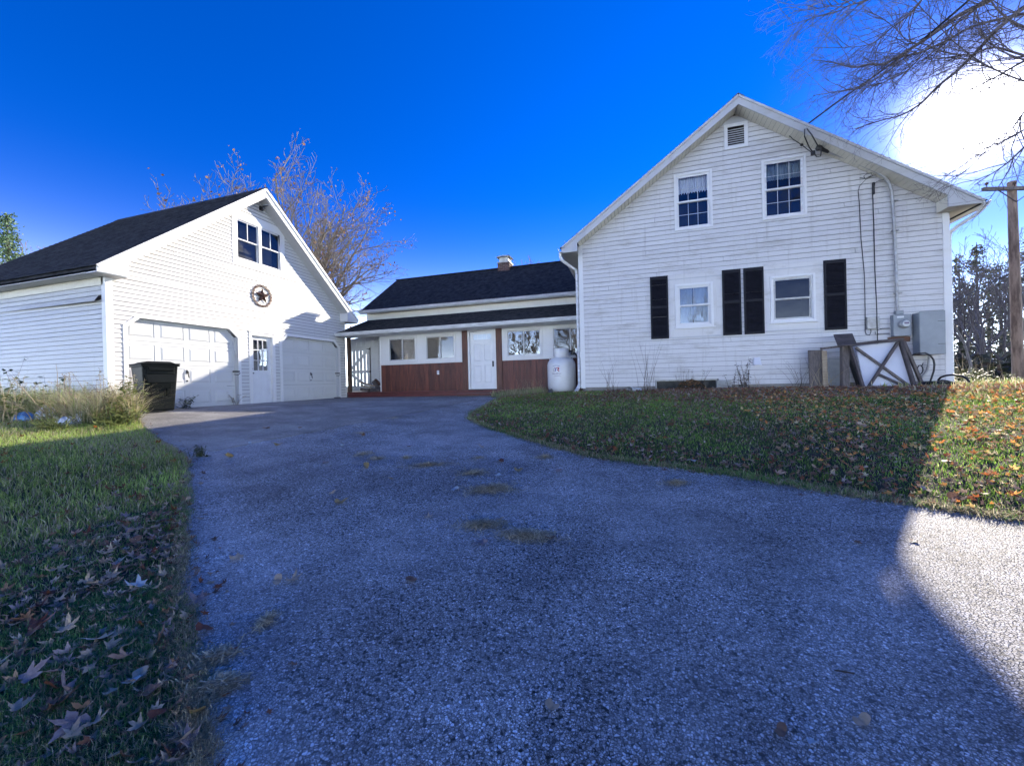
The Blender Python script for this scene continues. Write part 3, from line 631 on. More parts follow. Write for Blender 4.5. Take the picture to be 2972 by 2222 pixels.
rb_ = MB(); rb_.prism([(HX1-.22, yF+.013, 5.072), (HX1+.0, yF+.013, 5.072), (HX1+.0, yF+.013, rk(HX1)), (HX1-.22, yF+.013, rk(HX1-.22))], [(HX1-.22, HY-.025, 5.072), (HX1+.0, HY-.025, 5.072), (HX1+.0, HY-.025, rk(HX1)), (HX1-.22, HY-.025, rk(HX1-.22))]); rb_.build('cornice_return', MAT['soffit'], house)
fz = MB(); fz.pbox(HP, AX-.32, AX+.32, rk(AX+.32)-.02, rk(AX+.32)+.16, .0, .022); fz.build('gable_block', MAT['dtrim'], house)
d = MB(); d.tube([(-1.97, 11.50, 5.12), (-1.97, 11.50, 5.0), (-1.93, 11.55, 4.9), (-1.70, 11.74, 4.74), (-1.575, 11.86, 4.66), (-1.555, 11.88, 4.5), (-1.555, 11.88, 1.3), (-1.55, 11.85, 1.22)], .042, 8)
d.build('downspout', MAT['gutter'], house, smooth=True)
d = MB(); d.tube([(-1.55, 11.85, 1.24), (-1.60, 11.70, 1.12), (-1.66, 11.52, 1.02), (-1.69, 11.45, .93)], .055, 8); d.build('downspout_elbow', MAT['gutter'], house)
d = MB(); d.tube([(7.50, 11.50, 5.12), (7.50, 11.52, 5.0), (7.42, 11.58, 4.90), (7.2, 11.80, 4.72), (7.125, 11.88, 4.62), (7.115, 11.90, 4.5), (7.115, 11.90, 1.0)], .042, 8); d.build('downspout', MAT['gutter'], house, smooth=True)
dv = MB(); dv.hexa([HP.pt(2.99, 1.67, 0), HP.pt(3.17, 1.67, 0), HP.pt(3.17, 1.67, .12), HP.pt(2.99, 1.67, .12), HP.pt(3.0, 1.88, 0), HP.pt(3.16, 1.88, 0), HP.pt(3.15, 1.86, .05), HP.pt(3.01, 1.86, .05)]); dv.build('dryer_vent', MAT['panelw'], house, bevel=.01)

# ================================================================== GARAGE (front faces the drive, +x)
GX = -10.8; S = .939
gy = lambda v: v*S
gz = lambda z: 1.4+(z-1.4)*S
GY0, GY1, GXB = 5.59, 12.93, -17.0
GAY, GAZ, GSL = 9.27, 7.09, .845
grk = lambda y: GAZ-GSL*abs(y-GAY)
garage = thing('garage', 'white clapboard two-door garage with black gable roof at left of driveway', 'garage', (GX, GAY, .92))
GP = Plane((GX, 0), (0, 1), (1, 0))
d1 = (gy(6.33), gy(9.07)); d2 = (gy(10.66), gy(13.37)); zt1, zc1 = gz(3.17), gz(2.93)
GD1 = [(.90, d1[0], d1[1]), (zc1, d1[0], d1[1]), (zt1, d1[0]+.24, d1[1]-.24)]
GD2 = [(.90, d2[0], d2[1]), (zc1, d2[0], d2[1]), (zt1, d2[0]+.23, d2[1]-.23)]
SDR = (gy(9.44), gy(10.38), .90, gz(3.16)); GW = (gy(8.98), gy(10.87), gz(5.20), gz(6.86))
gout = [(.93, GY0+.1, GY1-.0), (grk(GY1), GY0+.1, GY1), (grk(GY0+.1), GY0+.1, GAY+(GAZ-grk(GY0+.1))/GSL), (GAZ-.02, GAY-.02, GAY+.02)]
clapwall(garage, GP, gout, [GD1, GD2, rect(*SDR), rect(*GW)], .1022, MAT['gsiding'], seed=21, thick=.018, seams=.8, gap=.010)
GS = Plane((GX, GY0), (-1, 0), (0, -1))
sk = {26}
clapwall(garage, GS, rect(.1, GX-GXB, .93, 3.88), [], .1022, MAT['gsiding'], seed=22, thick=.015, seams=.3, skip={24})
# the course that has come loose near the corner and hangs away from the wall
lb = MB(); zl = .93+24*.1022; n = 10
for i in range(n):
    a, b_ = i/n, (i+1)/n; ua, ub = .16+6.0*a, .16+6.0*b_; da, db = .10*(1-a)**2+.02, .10*(1-b_)**2+.02; dz0, dz1 = -.045*(1-a)**2, -.045*(1-b_)**2
    lb.quad(GS.pt(ua, zl+dz0, da), GS.pt(ub, zl+dz1, db), GS.pt(ub, zl+.10+dz1*.3, .006+db*.3), GS.pt(ua, zl+.10+dz0*.3, .006+da*.3))
lb.build('clapboard', MAT['gsiding'], garage, label='loose clapboard sagging away from the garage side wall')
q = MB(); q.pbox(GS, .1, .5, zl-.01, zl+.1, .001, .002); q.build('bare_sheathing', MAT['oldwoodh'], garage)
for (x0, x1, y0, y1) in ((GX-.11, GX+.02, GY0-.02, GY0+.11),):
    c = MB(); c.box(x0, x1, y0, y1, .88, 3.88); c.build('corner_board', MAT['trim'], garage, bevel=.004)
c = MB(); c.box(GX-.1, GX+.02, GY1-.0, GY1+.02, .9, 3.88); c.build('corner_board', MAT['trim'], garage)
GR = Plane((GX, GY1), (-1, 0), (0, 1)); clapwall(garage, GR, rect(0, GX-GXB, .93, 3.88), [], .2, MAT['gsiding'], seed=23, seams=0)
c = MB(); c.box(GXB, GXB+.1, GY0, GY1, .9, 3.9); c.prism([(GXB, GY0, 3.9), (GXB, GY1, 3.9), (GXB, GAY, 7.0)], [(GXB+.1, GY0, 3.9), (GXB+.1, GY1, 3.9), (GXB+.1, GAY, 7.0)]); c.build('rear_wall', MAT['gsiding'], garage)
gzt = lambda y: grk(y)+.29
xF = -10.44; yL, yR = 5.27, 13.28; xB = -17.1
rf = MB()
for ye in (yL, yR):
    a = [(xB, ye, gzt(ye)), (xF-.02, ye, gzt(ye)), (xF-.02, GAY, gzt(GAY)), (xB, GAY, gzt(GAY))]; rf.prism([(p[0], p[1], p[2]-.12) for p in a], a)
rf.build('roof', MAT['shingle'], garage)
for ye in (yL, yR):
    e = ye+(-.04 if ye < 9 else .04); shingles(garage, (xB-.03, e, gzt(e)+.01), (xF+.03, e, gzt(e)+.01), (xF+.03, GAY, gzt(GAY)+.01), (xB-.03, GAY, gzt(GAY)+.01), MAT['shingle'], name='shingle_courses', seed=6, thick=.012)
V_ = [(GAY-.14, gzt(GAY-.14)+.016), (GAY, gzt(GAY)+.016), (GAY+.14, gzt(GAY+.14)+.016), (GAY+.14, gzt(GAY+.14)+.03), (GAY, gzt(GAY)+.034), (GAY-.14, gzt(GAY-.14)+.03)]; cp = MB(); cp.prism([(xB-.03, p[0], p[1]) for p in V_], [(xF+.035, p[0], p[1]) for p in V_]); cp.build('ridge_cap', MAT['shingle'], garage)
for sgn, ye in ((-1, yL), (1, yR)):
    yi = GY0 if sgn < 0 else GY1; zb = 3.87; yk = yi-sgn*.22
    f0 = [(GAY, GAZ+.03), (GAY, gzt(GAY)), (ye, gzt(ye)), (ye, zb), (yk, zb), (yk, grk(yk)+.03)]
    b = MB(); b.prism([(xF-.03, p[0], p[1]) for p in f0], [(xF, p[0], p[1]) for p in f0]); b.build('rake_board', MAT['trim'], garage)
    t = MB(); t.bar((xF+.012, ye, gzt(ye)-.03), (xF+.012, GAY, gzt(GAY)-.03), .035, .07); t.build('rake_trim', MAT['trim'], garage)
    s = MB(); s.prism([(xF-.03, GAY, GAZ), (xF-.03, yk, grk(yk)), (GX, yk, grk(yk)), (GX, GAY, GAZ)], [(xF-.03, GAY, GAZ+.02), (xF-.03, yk, grk(yk)+.02), (GX, yk, grk(yk)+.02), (GX, GAY, GAZ+.02)]); s.build('rake_soffit', MAT['dtrim'], garage)
    s = MB(); s.box(xB, xF-.03, min(ye, yi), max(ye, yi), zb, zb+.02); s.build('eave_soffit', MAT['dtrim'], garage)
    s = MB(); s.box(xB, xF-.03, min(ye, ye-sgn*.025), max(ye, ye-sgn*.025), zb+.02, gzt(ye)-.08); s.build('fascia', MAT['trim'], garage)
    s = MB(); s.box(xF-.36, xF-.03, min(yk, ye), max(yk, ye), zb-.012, zb); s.box(xF-.36, xF-.03, min(yk, yk+.02), max(yk, yk+.02), zb, grk(yk)); s.build('cornice_return', MAT['trim'], garage)
fz = MB(); fz.pbox(GS, .05, 6.2, 3.70, 3.868, .0, .02); fz.build('frieze_board', MAT['soffit'], garage)
# overhead doors
def overhead(op, lab):
    u0, u1 = op[0][1], op[0][2]; zt_ = op[2][0]; zc = op[1][0]
    cs = MB(); o = .085
    cs.prism([GP.pt(u0-o, .91, .0), GP.pt(u0, .91, .0), GP.pt(u0, zc, .0), GP.pt(op[2][1], zt_, .0), GP.pt(op[2][2], zt_, 0), GP.pt(u1, zc, 0), GP.pt(u1, .91, 0), GP.pt(u1+o, .91, 0), GP.pt(u1+o, zc+.04, 0), GP.pt(op[2][2]+.03, zt_+o, 0), GP.pt(op[2][1]-.03, zt_+o, 0), GP.pt(u0-o, zc+.04, 0)],
             [GP.pt(u0-o, .91, .03), GP.pt(u0, .91, .03), GP.pt(u0, zc, .03), GP.pt(op[2][1], zt_, .03), GP.pt(op[2][2], zt_, .03), GP.pt(u1, zc, .03), GP.pt(u1, .91, .03), GP.pt(u1+o, .91, .03), GP.pt(u1+o, zc+.04, .03), GP.pt(op[2][2]+.03, zt_+o, .03), GP.pt(op[2][1]-.03, zt_+o, .03), GP.pt(u0-o, zc+.04, .03)])
    cas = cs.build('door_casing', MAT['trim'], garage)
    rv = MB(); rv.pbox(GP, u0, u0+.02, .91, zt_, -.12, .0); rv.pbox(GP, u1-.02, u1, .91, zt_, -.12, 0)
    for a, b_ in (((u0, zc), (op[2][1], zt_)), ((u1, zc), (op[2][2], zt_))):
        m = ((a[0]+b_[0])/2, (a[1]+b_[1])/2); rv.prism([GP.pt(a[0], a[1], -.11), GP.pt(b_[0], b_[1], -.11), GP.pt(a[0], zt_, -.11)], [GP.pt(a[0], a[1], -.002), GP.pt(b_[0], b_[1], -.002), GP.pt(a[0], zt_, -.002)])
    rv.pbox(GP, op[2][1], op[2][2], zt_, zt_+.02, -.12, 0); rv.build('door_jamb', MAT['dtrim'], garage)
    dr = None; n = 4; hh = (zt_+.03-.935)/n; first = None
    for k in range(n):
        za, zb = .935+k*hh+.003, .935+(k+1)*hh-.003
        f = MB(); d_ = -.10+random.uniform(-.003, .003); pw = (u1-u0)/4
        f.pbox(GP, u0+.01, u1-.01, za, zb, d_-.04, d_-.012)
        # stiles and rails standing proud, leaving recesses
        f.pbox(GP, u0+.01, u1-.01, za, za+.085, d_-.012, d_); f.pbox(GP, u0+.01, u1-.01, zb-.085, zb, d_-.012, d_)
        for i in range(5):
            c = u0+i*pw; w_ = .055; f.pbox(GP, max(c-w_, u0+.01), min(c+w_, u1-.01), za+.085, zb-.085, d_-.012, d_)
        sec = f.build('door_section', MAT['gdoor'], garage)
        for i in range(4):
            a, b_ = u0+i*pw+.055, u0+(i+1)*pw-.055; c0, c1 = za+.085, zb-.085; g_ = .016; g2 = .055; p = MB()
            A = [GP.pt(a+g_, c0+g_, d_-.012), GP.pt(b_-g_, c0+g_, d_-.012), GP.pt(b_-g_, c1-g_, d_-.012), GP.pt(a+g_, c1-g_, d_-.012)]; B = [GP.pt(a+g2, c0+g2, d_+.004), GP.pt(b_-g2, c0+g2, d_+.004), GP.pt(b_-g2, c1-g2, d_+.004), GP.pt(a+g2, c1-g2, d_+.004)]
            p.prism(A, B); p.build('raised_panel', MAT['gdoor'], sec)
        if k == 1: first = sec
    bs = MB(); bs.pbox(GP, u0+.01, u1-.01, .90, .936, -.13, -.095); bs.build('bottom_seal', MAT['rubber'], garage)
    um = (u0+u1)/2
    h = MB(); h.tube([GP.pt(um, 1.86, -.09), GP.pt(um, 1.86, -.05), GP.pt(um, 1.76, -.045), GP.pt(um+.02, 1.70, -.05)], .013, 6); h.pbox(GP, um-.02, um+.02, 1.80, 1.90, -.098, -.088); h.pbox(GP, um-.018, um+.018, 1.60, 1.64, -.098, -.085); h.build('door_handle', MAT['black'], garage)
    h = MB(); h.pbox(GP, u1-.09, u1+.03, 1.86, 1.90, -.09, .035); h.tube([GP.pt(u1-.05, 1.80, -.08), GP.pt(u1-.01, 1.78, .02), GP.pt(u1+.04, 1.84, .04)], .010, 5); h.build('side_latch', MAT['black'], garage)
overhead(GD1, 'left'); overhead(GD2, 'right')
# service door with nine panes
u0, u1, z0_, z1_ = SDR
f = MB(); f.pbox(GP, u0, u0+.085, z0_, z1_, 0, .032); f.pbox(GP, u1-.085, u1, z0_, z1_, 0, .032); f.pbox(GP, u0+.085, u1-.085, z1_-.09, z1_, 0, .032); f.pbox(GP, u0-.02, u1+.02, z1_+.001, z1_+.02, 0, .05)
f.pbox(GP, u0+.085, u0+.10, z0_, z1_-.09, -.12, .01); f.pbox(GP, u1-.10, u1-.085, z0_, z1_-.09, -.12, .01); f.build('door_frame', MAT['trim'], garage)
a, b_ = u0+.10, u1-.10; zl0, zl1 = gz(1.95), gz(2.95)
f = MB(); f.pbox(GP, a, a+.10, .935, z1_-.09, -.10, -.06); f.pbox(GP, b_-.10, b_, .935, z1_-.09, -.10, -.06); f.pbox(GP, a+.10, b_-.10, zl1, z1_-.09, -.10, -.06); f.pbox(GP, a+.10, b_-.10, .935, zl0, -.10, -.072)
f.pbox(GP, a+.10, b_-.10, zl0-.12, zl0, -.072, -.06); f.pbox(GP, a+.10, b_-.10, .935, 1.16, -.072, -.06); f.pbox(GP, (a+b_)/2-.045, (a+b_)/2+.045, 1.16, zl0-.12, -.072, -.06)
sd = f.build('service_door', MAT['door'], garage, bevel=.003)
for i in range(3):
    for j in range(3):
        w_ = (b_-a-.2)/3; hh = (zl1-zl0)/3; q = MB(); q.pbox(GP, a+.10+i*w_+.008, a+.10+(i+1)*w_-.008, zl0+j*hh+.008, zl0+(j+1)*hh-.008, -.085, -.08); q.build('pane', MAT['glass'], sd)
m = MB()
for i in (1, 2): m.pbox(GP, a+.10+i*(b_-a-.2)/3-.01, a+.10+i*(b_-a-.2)/3+.01, zl0, zl1, -.09, -.062)
for j in (0, 1, 2, 3): zz = zl0+j*(zl1-zl0)/3; m.pbox(GP, a+.10, b_-.10, zz-.011, zz+.011, -.089, -.061)
m.build('muntin', MAT['door'], sd)
r = MB(); r.pbox(GP, a, b_, .94, z1_, -.9, -.88); r.build('room_interior', MAT['room'], garage)
k = MB(); k.lathe(GP.pt(a+.055, 1.84, -.03), [(0, .02), (.022, .015), (.028, 0), (.022, -.015), (0, -.02)], 10); k.tube([GP.pt(a+.055, 1.84, -.06), GP.pt(a+.055, 1.84, -.03)], .01, 6); k.tube([GP.pt(a+.05, 1.97, -.065), GP.pt(a+.05, 1.97, -.05)], .02, 8); k.build('door_knob', MAT['black'], sd)
# mulled pair of windows
u0, u1, z0_, z1_ = GW; fr = MB(); ring(fr, GP, u0, u1, z0_, z1_, .12, 0, .026, .20, .14); gwf = fr.build('window_surround', MAT['trim'], garage, bevel=.004)
um = (u0+u1)/2
for (a, b_) in ((u0+.121, um-.001), (um+.001, u1-.121)):
    f = MB(); ring(f, GP, a, b_, z0_+.141, z1_-.201, .045, -.07, .02); win = f.build('window', MAT['trim'], garage)
    c0, c1 = z0_+.19, z1_-.25; zm = (c0+c1)/2
    for (p0, p1, d_) in ((c0, zm+.015, -.05), (zm-.015, c1, -.02)):
        s = MB(); ring(s, GP, a+.046, b_-.046, p0, p1, .032, d_-.02, d_+.008); s.build('sash', MAT['trim'], win)
        g = MB(); g.pbox(GP, a+.075, b_-.075, p0+.03, p1-.03, d_-.008, d_-.004); g.build('pane', MAT['glassd'], win)
    m = MB(); m.pbox(GP, (a+b_)/2-.009, (a+b_)/2+.009, zm+.02, c1-.03, -.023, -.012); m.build('muntin', MAT['trim'], win)
    r = MB(); r.pbox(GP, a, b_, c0-.05, c1+.05, -.4, -.39); r.build('room_interior', MAT['roomg'], win)
# small trim cap over right garage door
# ================================================================== WING (low link between garage and house)
wing = thing('house_wing', 'low white wing with dark roof and enclosed red and white porch', 'house wing', (-6.5, 13.15, .95))
WY = 13.15; WP = Plane((0, WY), (1, 0), (0, -1)); wx = lambda x: x*S
zd = 1.135      # deck level
PX0, PX1 = wx(-9.97), HX0-.02
zw = gz(2.20); ztop = gz(3.43)
W1, W2 = (wx(-9.60), wx(-8.24), gz(2.28), gz(3.33)), (wx(-7.90), wx(-6.54), gz(2.28), gz(3.33))
W3, W4 = (wx(-4.53), wx(-3.12), gz(2.27), gz(3.35)), (wx(-2.81), wx(-2.81)+1.30, gz(2.27), gz(3.35))
DX0, DX1 = wx(-6.04), wx(-4.90)
post1 = (wx(-6.275), DX0); post2 = (DX1, wx(-4.665))
# white upper board panels with window holes
def panel(x0, x1, z0, z1, holes, name, mat, d0=-.05, d1=.0):
    mb = MB()
    for a, b_, segs in bands(z0, z1, rect(x0, x1, z0, z1), [rect(h[0]+.02, h[1]-.02, h[2]+.02, h[3]-.02) for h in holes]):
        for s in segs: mb.pbox(WP, s[0], s[1], a, b_, d0, d1)
    return mb.build(name, MAT[mat], wing)
panel(PX0, post1[0]-.002, zw, ztop, [W1, W2], 'upper_panel', 'trim'); panel(post2[1]+.002, PX1, zw-.01, ztop, [W3, W4], 'upper_panel', 'trim')
t = MB(); t.pbox(WP, PX0, PX0+.04, zd, ztop, .001, .02); t.pbox(WP, PX0+.04, post1[0]-.01, zw-.0, zw+.06, .001, .018); t.pbox(WP, post1[0]-.07, post1[0]-.01, zw+.06, ztop, .001, .018); t.pbox(WP, post2[1]+.01, PX1, zw-.01, zw+.05, .001, .018); t.pbox(WP, post2[1]+.01, post2[1]+.07, zw+.05, ztop, .001, .018); t.build('panel_trim', MAT['trim'], wing)
slider(wing, WP, *W1, glass=('glass', 'glassr')); slider(wing, WP, *W2, glass=('glass', 'glass'), room='roomg'); slider(wing, WP, *W3, glass=('glassr', 'glassr')); slider(wing, WP, *W4, glass=('glass', 'glassr'))
# red stained wainscot boards
def boards(x0, x1, z0, z1, w_=.205, seed=3):
    rg = random.Random(seed); x = x0
    while x < x1-.01:
        b = min(x+w_*rg.uniform(.9, 1.1), x1)
        if x1-b < .05: b = x1
        q = MB(); j = rg.uniform(-.002, .002); q.pbox(WP, x+.002, b-.002, z0, z1, -.03, -.004+j); q.build('wainscot_board', MAT['stain'], wing, bevel=.002); x = b
boards(PX0+.04, post1[0]-.001, zd, zw-.002, seed=3); boards(post2[1]+.001, PX1, zd-.02, zw-.012, seed=4)
for p in (post1, post2): q = MB(); q.pbox(WP, p[0]+.002, p[1]-.002, zd-.01, ztop, -.06, .035); q.build('porch_post', MAT['stainpost'], wing, bevel=.005)
# entry door
f = MB(); f.pbox(WP, DX0, DX0+.075, zd, gz(3.40), -.05, .022); f.pbox(WP, DX1-.05, DX1, zd, gz(3.40), -.05, .022); f.pbox(WP, DX0+.075, DX1-.05, gz(3.345), gz(3.40), -.05, .022); f.build('door_frame', MAT['trim'], wing)
a, b_ = DX0+.085, DX1-.055; z0_, z1_ = zd+.03, gz(3.335)
f = MB(); f.pbox(WP, a, b_, z0_, z1_, -.05, -.026); w_ = b_-a; st = .115
zs = [z0_, z0_+.20, z0_+.20+.62, z0_+.20+.62+.12, z1_-.42, z1_-.10]
def rail(x0, x1, za, zb): f.pbox(WP, x0, x1, za, zb, -.026, -.012)
rail(a, a+st, z0_, z1_); rail(b_-st, b_, z0_, z1_); rail(a+st, b_-st, z0_, z0_+.22); rail(a+st, b_-st, z0_+.86, z0_+.98); rail(a+st, b_-st, z1_-.46, z1_-.31); rail(a+st, b_-st, z1_-.10, z1_); rail(a+w_/2-.05, a+w_/2+.05, z0_+.22, z0_+.86); rail(a+w_/2-.05, a+w_/2+.05, z0_+.98, z1_-.46)
dd = f.build('front_door', MAT['door'], wing, bevel=.004)
for (x0, x1) in ((a+st, a+w_/2-.05), (a+w_/2+.05, b_-st)):
    for (za, zb) in ((z0_+.22, z0_+.86), (z0_+.98, z1_-.46)):
        p = MB(); g_ = .012; g2 = .04; p.prism([WP.pt(x0+g_, za+g_, -.026), WP.pt(x1-g_, za+g_, -.026), WP.pt(x1-g_, zb-g_, -.026), WP.pt(x0+g_, zb-g_, -.026)], [WP.pt(x0+g2, za+g2, -.014), WP.pt(x1-g2, za+g2, -.014), WP.pt(x1-g2, zb-g2, -.014), WP.pt(x0+g2, zb-g2, -.014)]); p.build('raised_panel', MAT['door'], dd)
x0, x1 = a+st, b_-st
for i in range(4): q = MB(); q.pbox(WP, x0+(x1-x0)*i/4+.008, x0+(x1-x0)*(i+1)/4-.008, z1_-.30, z1_-.11, -.0262, -.020); q.build('pane', MAT['glassr'], dd)
h = MB(); h.pbox(WP, b_-.10, b_-.045, z0_+.78, z0_+.98, -.012, .012); h.tube([WP.pt(b_-.07, z0_+.80, .01), WP.pt(b_-.07, z0_+.80, .05), WP.pt(b_-.07, z0_+.90, .055), WP.pt(b_-.07, z0_+.94, .01)], .012, 6); h.build('door_handle', MAT['black'], dd)
q = MB(); q.pbox(WP, DX0, DX1, zd, zd+.028, -.05, .06); q.build('threshold', MAT['rubber'], wing)
# outlet cover
ox = onY(950+.33906*950, 700+.33906*1122, WY); q = MB(); q.pbox(WP, ox[0]-.045, ox[0]+.045, ox[2]-.075, ox[2]+.075, .0, .03); ob = q.build('outlet_box', MAT['panelw'], wing, bevel=.012); q = MB(); q.pbox(WP, ox[0]-.022, ox[0]+.022, ox[2]-.03, ox[2]+.035, .03, .034); q.build('outlet_flap', MAT['label'], ob)
# back walls behind gate, deck, step
wb = MB(); wb.box(-11.9, HX0, 16.0, 16.1, .9, 4.6); wb.build('rear_wall', MAT['core'], wing)
cl = Plane((0, 14.02), (1, 0), (0, -1)); clapwall(wing, cl, rect(-10.05, PX0-.0, zd, gz(3.5)), [], .1022, MAT['siding'], seed=31, seams=0)
pw = MB(); pw.box(PX0, PX0+.08, WY+.05, 16.0, zd, gz(3.6)); pw.build('porch_end_wall', MAT['siding'], wing)
dk = MB(); dk.box(-10.78, DX0-.45, 13.0, WY+1.9, zd-.04, zd-.001); dk.build('deck_board', MAT['deck'], wing)
n = 0
for x0, x1, y in ((-10.78, post2[1]+.0, 13.015), (post2[1]+.001, PX1, 13.08)):
    q = MB(); q.box(x0, x1, y, y+.035, .80, zd-.041 if n == 0 else zd-.02); q.build('deck_skirt', MAT['deck'], wing); n += 1
q = MB(); q.box(-10.78, DX1+.5, 12.97, 13.016, zd-.04, zd-.002); q.build('deck_nosing', MAT['deck'], wing)
q = MB(); q.box(-5.95, DX1+.12, 12.58, 12.97, .985, 1.03); q.build('step_tread', MAT['deck'], wing)
q = MB(); q.box(-5.90, DX1+.07, 12.62, 12.97, .85, .984); q.build('step_riser', MAT['stainpost'], wing)
q = MB(); q.box(-10.77, -10.66, 13.0, 13.12, zd-.04, gz(3.48)); q.build('corner_post', MAT['brownpost'], wing)
# porch roof
gzf = 3.37; ezp = gzf+.03; jz = 4.47
ps = [(-10.72, 12.44, ezp), (HX0, 12.44, ezp), (HX0, 16.0, jz), (-11.92, 16.0, jz)]
q = MB(); q.prism([(p[0], p[1], p[2]-.08) for p in ps], ps); q.build('porch_roof', MAT['shingle'], wing)
shingles(wing, (-10.74, 12.40, ezp+.0), (HX0, 12.40, ezp), (HX0, 16.0, jz+.012), (-11.93, 16.0, jz+.012), MAT['shingle'], name='porch_shingles', seed=8, thick=.014)
pr = [(0, 0), (0, -.11), (-.07, -.12), (-.10, -.06), (-.12, 0), (-.105, 0), (-.06, -.10), (-.012, -.095), (-.012, 0)]
q = MB(); q.prism([(-10.76, 12.44+p[0], gzf+p[1]+.02) for p in pr], [(HX0, 12.44+p[0], gzf+p[1]+.02) for p in pr]); q.build('porch_gutter', MAT['gutter'], wing)
q = MB(); q.box(-10.76, HX0, 12.445, 12.47, gzf-.10, gzf+.02); q.box(-10.76, HX0, 12.47, WY-.001, gzf-.10, gzf-.08); q.build('porch_fascia', MAT['gutter'], wing)
# main wing body
WE_, WR, ZR = 15.6, 18.6, 6.97; ZE = 4.86
q = MB(); q.box(-11.9, HX0, 15.80, 15.86, 4.36, ZE-.04); q.build('frieze', MAT['cream'], wing)
q = MB(); q.box(-12.0, HX0, WE_+.03, 16.0, ZE-.07, ZE-.05); q.build('eave_soffit', MAT['cream'], wing)
sag = .05
rp = [(-12.05, WE_, ZE), (HX0+.02, WE_, ZE), (HX0+.02, WR, ZR), (-12.05, WR, ZR)]; rp2 = [(-12.05, WR, ZR), (HX0+.02, WR, ZR), (HX0+.02, 21.6, ZE), (-12.05, 21.6, ZE)]
q = MB(); q.prism([(p[0], p[1], p[2]-.1) for p in rp], rp); q.prism([(p[0], p[1], p[2]-.1) for p in rp2], rp2); q.build('roof', MAT['shingle'], wing)
shingles(wing, (-12.08, WE_-.05, ZE-.02), (HX0, WE_-.05, ZE-.02), (HX0, WR, ZR+.014), (-12.08, WR, ZR+.014), MAT['shingle'], name='roof_shingles', seed=9, thick=.016)
q = MB(); q.bar((-12.08, WR, ZR+.03), (HX0, WR, ZR+.03), .2, .03); q.build('ridge_cap', MAT['shingle'], wing)
q = MB(); q.prism([(-11.98, 15.9, 1), (-11.98, 21.4, 1), (-11.98, 21.4, ZE), (-11.98, WR, ZR-.1), (-11.98, 15.9, ZE)], [(-11.9, 15.9, 1), (-11.9, 21.4, 1), (-11.9, 21.4, ZE), (-11.9, WR, ZR-.1), (-11.9, 15.9, ZE)]); q.build('end_wall', MAT['siding'], wing)
q = MB(); q.prism([(-12.1, WE_-.05+p[0], ZE-.02+p[1]) for p in pr], [(HX0, WE_-.05+p[0], ZE-.02+p[1]) for p in pr]); q.build('wing_gutter', MAT['gutter'], wing)
q = MB(); q.box(-12.1, HX0, WE_-.045, WE_+.03, ZE-.16, ZE-.03); q.build('wing_fascia', MAT['gutter'], wing)
# chimney with bricks and metal cap
cx0, cx1, cy0, cy1 = -6.22, -5.62, 18.28, 18.88; ch = MB(); ch.box(cx0+.012, cx1-.012, cy0+.012, cy1-.012, 6.2, 7.18); chm = ch.build('chimney', MAT['mortar'], wing)
z = 6.62; row = 0
while z < 7.17:
    for side in range(2):
        L = .6; n = 3; o_ = (.1 if row % 2 else 0); cuts = [0]+[min(max(o_+.2*i, 0), L) for i in range(0 if o_ else 1, 4)]+[L]
        cuts = sorted(set(round(c, 3) for c in cuts))
        for c0, c1 in zip(cuts[:-1], cuts[1:]):
            if c1-c0 < .03: continue
            q = MB()
            if side == 0: q.box(cx0+c0+.005, cx0+c1-.005, cy0, cy0+.05, z, z+.062)
            else: q.box(cx1-.05, cx1, cy0+c0+.005, cy0+c1-.005, z, z+.062)
            q.build('brick', MAT['brick'], chm)
    z += .075; row += 1
q = MB(); q.box(cx0-.02, cx1+.02, cy0-.02, cy1+.02, 7.18, 7.215); q.box(cx0+.07, cx1-.07, cy0+.07, cy1-.07, 7.215, 7.44)
q.build('flue_housing', MAT['cap'], chm)
q = MB(); q.hexa([(cx0-.05, cy0-.05, 7.45), (cx1+.05, cy0-.05, 7.45), (cx1+.05, cy1+.05, 7.45), (cx0-.05, cy1+.05, 7.45), (cx0+.02, cy0+.02, 7.53), (cx1-.02, cy0+.02, 7.53), (cx1-.02, cy1-.02, 7.53), (cx0+.02, cy1-.02, 7.53)]); q.build('flue_lid', MAT['cap'], chm)

# ================================================================== GATE, FIREWOOD, FITTINGS
z3 = lambda x, y: (950+.33906*x, 700+.33906*y)
GYp = 14.02; g0 = onY(*z3(186, 1100), GYp)[0]; g1 = onY(*z3(366, 1100), GYp)[0]
gate = thing('picket_gate', 'white wooden gate with open pickets, diagonal braces and black strap hinges', 'gate', ((g0+g1)/2, GYp, zd))
GT = Plane((0, GYp), (1, 0), (0, -1)); zt_ = onY(*z3(280, 912), GYp)[2]; zm_ = onY(*z3(280, 1118), GYp)[2]
for i in range(6):
    w_ = (g1-g0)/6; q = MB(); q.pbox(GT, g0+i*w_+.012, g0+(i+1)*w_-.016, zd+.03, zt_, -.02, 0); q.build('picket', MAT['trim'], gate)
for za in (zt_-.13, zm_-.06, zd+.04): q = MB(); q.pbox(GT, g0, g1, za, za+.13, .0, .022); q.build('rail', MAT['trim'], gate)
for (pa, pb) in (((g0+.05, zm_+.07), (g1-.08, zt_-.13)), ((g1-.05, zd+.17), (g0+.06, zm_-.06))):
    q = MB(); q.bar(GT.pt(pa[0], pa[1], .012), GT.pt(pb[0], pb[1], .012), .022, .11, up=(0, -1, 0)) ; q.v = []; q.f = []
    a_ = Vector((pa[0], 0, pa[1])); b2 = Vector((pb[0], 0, pb[1])); dd_ = (b2-a_).normalized(); nn = Vector((-dd_.z, 0, dd_.x))*.055
    P4 = [a_-nn, b2-nn, b2+nn, a_+nn]; q.prism([(p.x, GYp-.001, p.z) for p in P4], [(p.x, GYp-.024, p.z) for p in P4]); q.build('brace', MAT['trim'], gate)
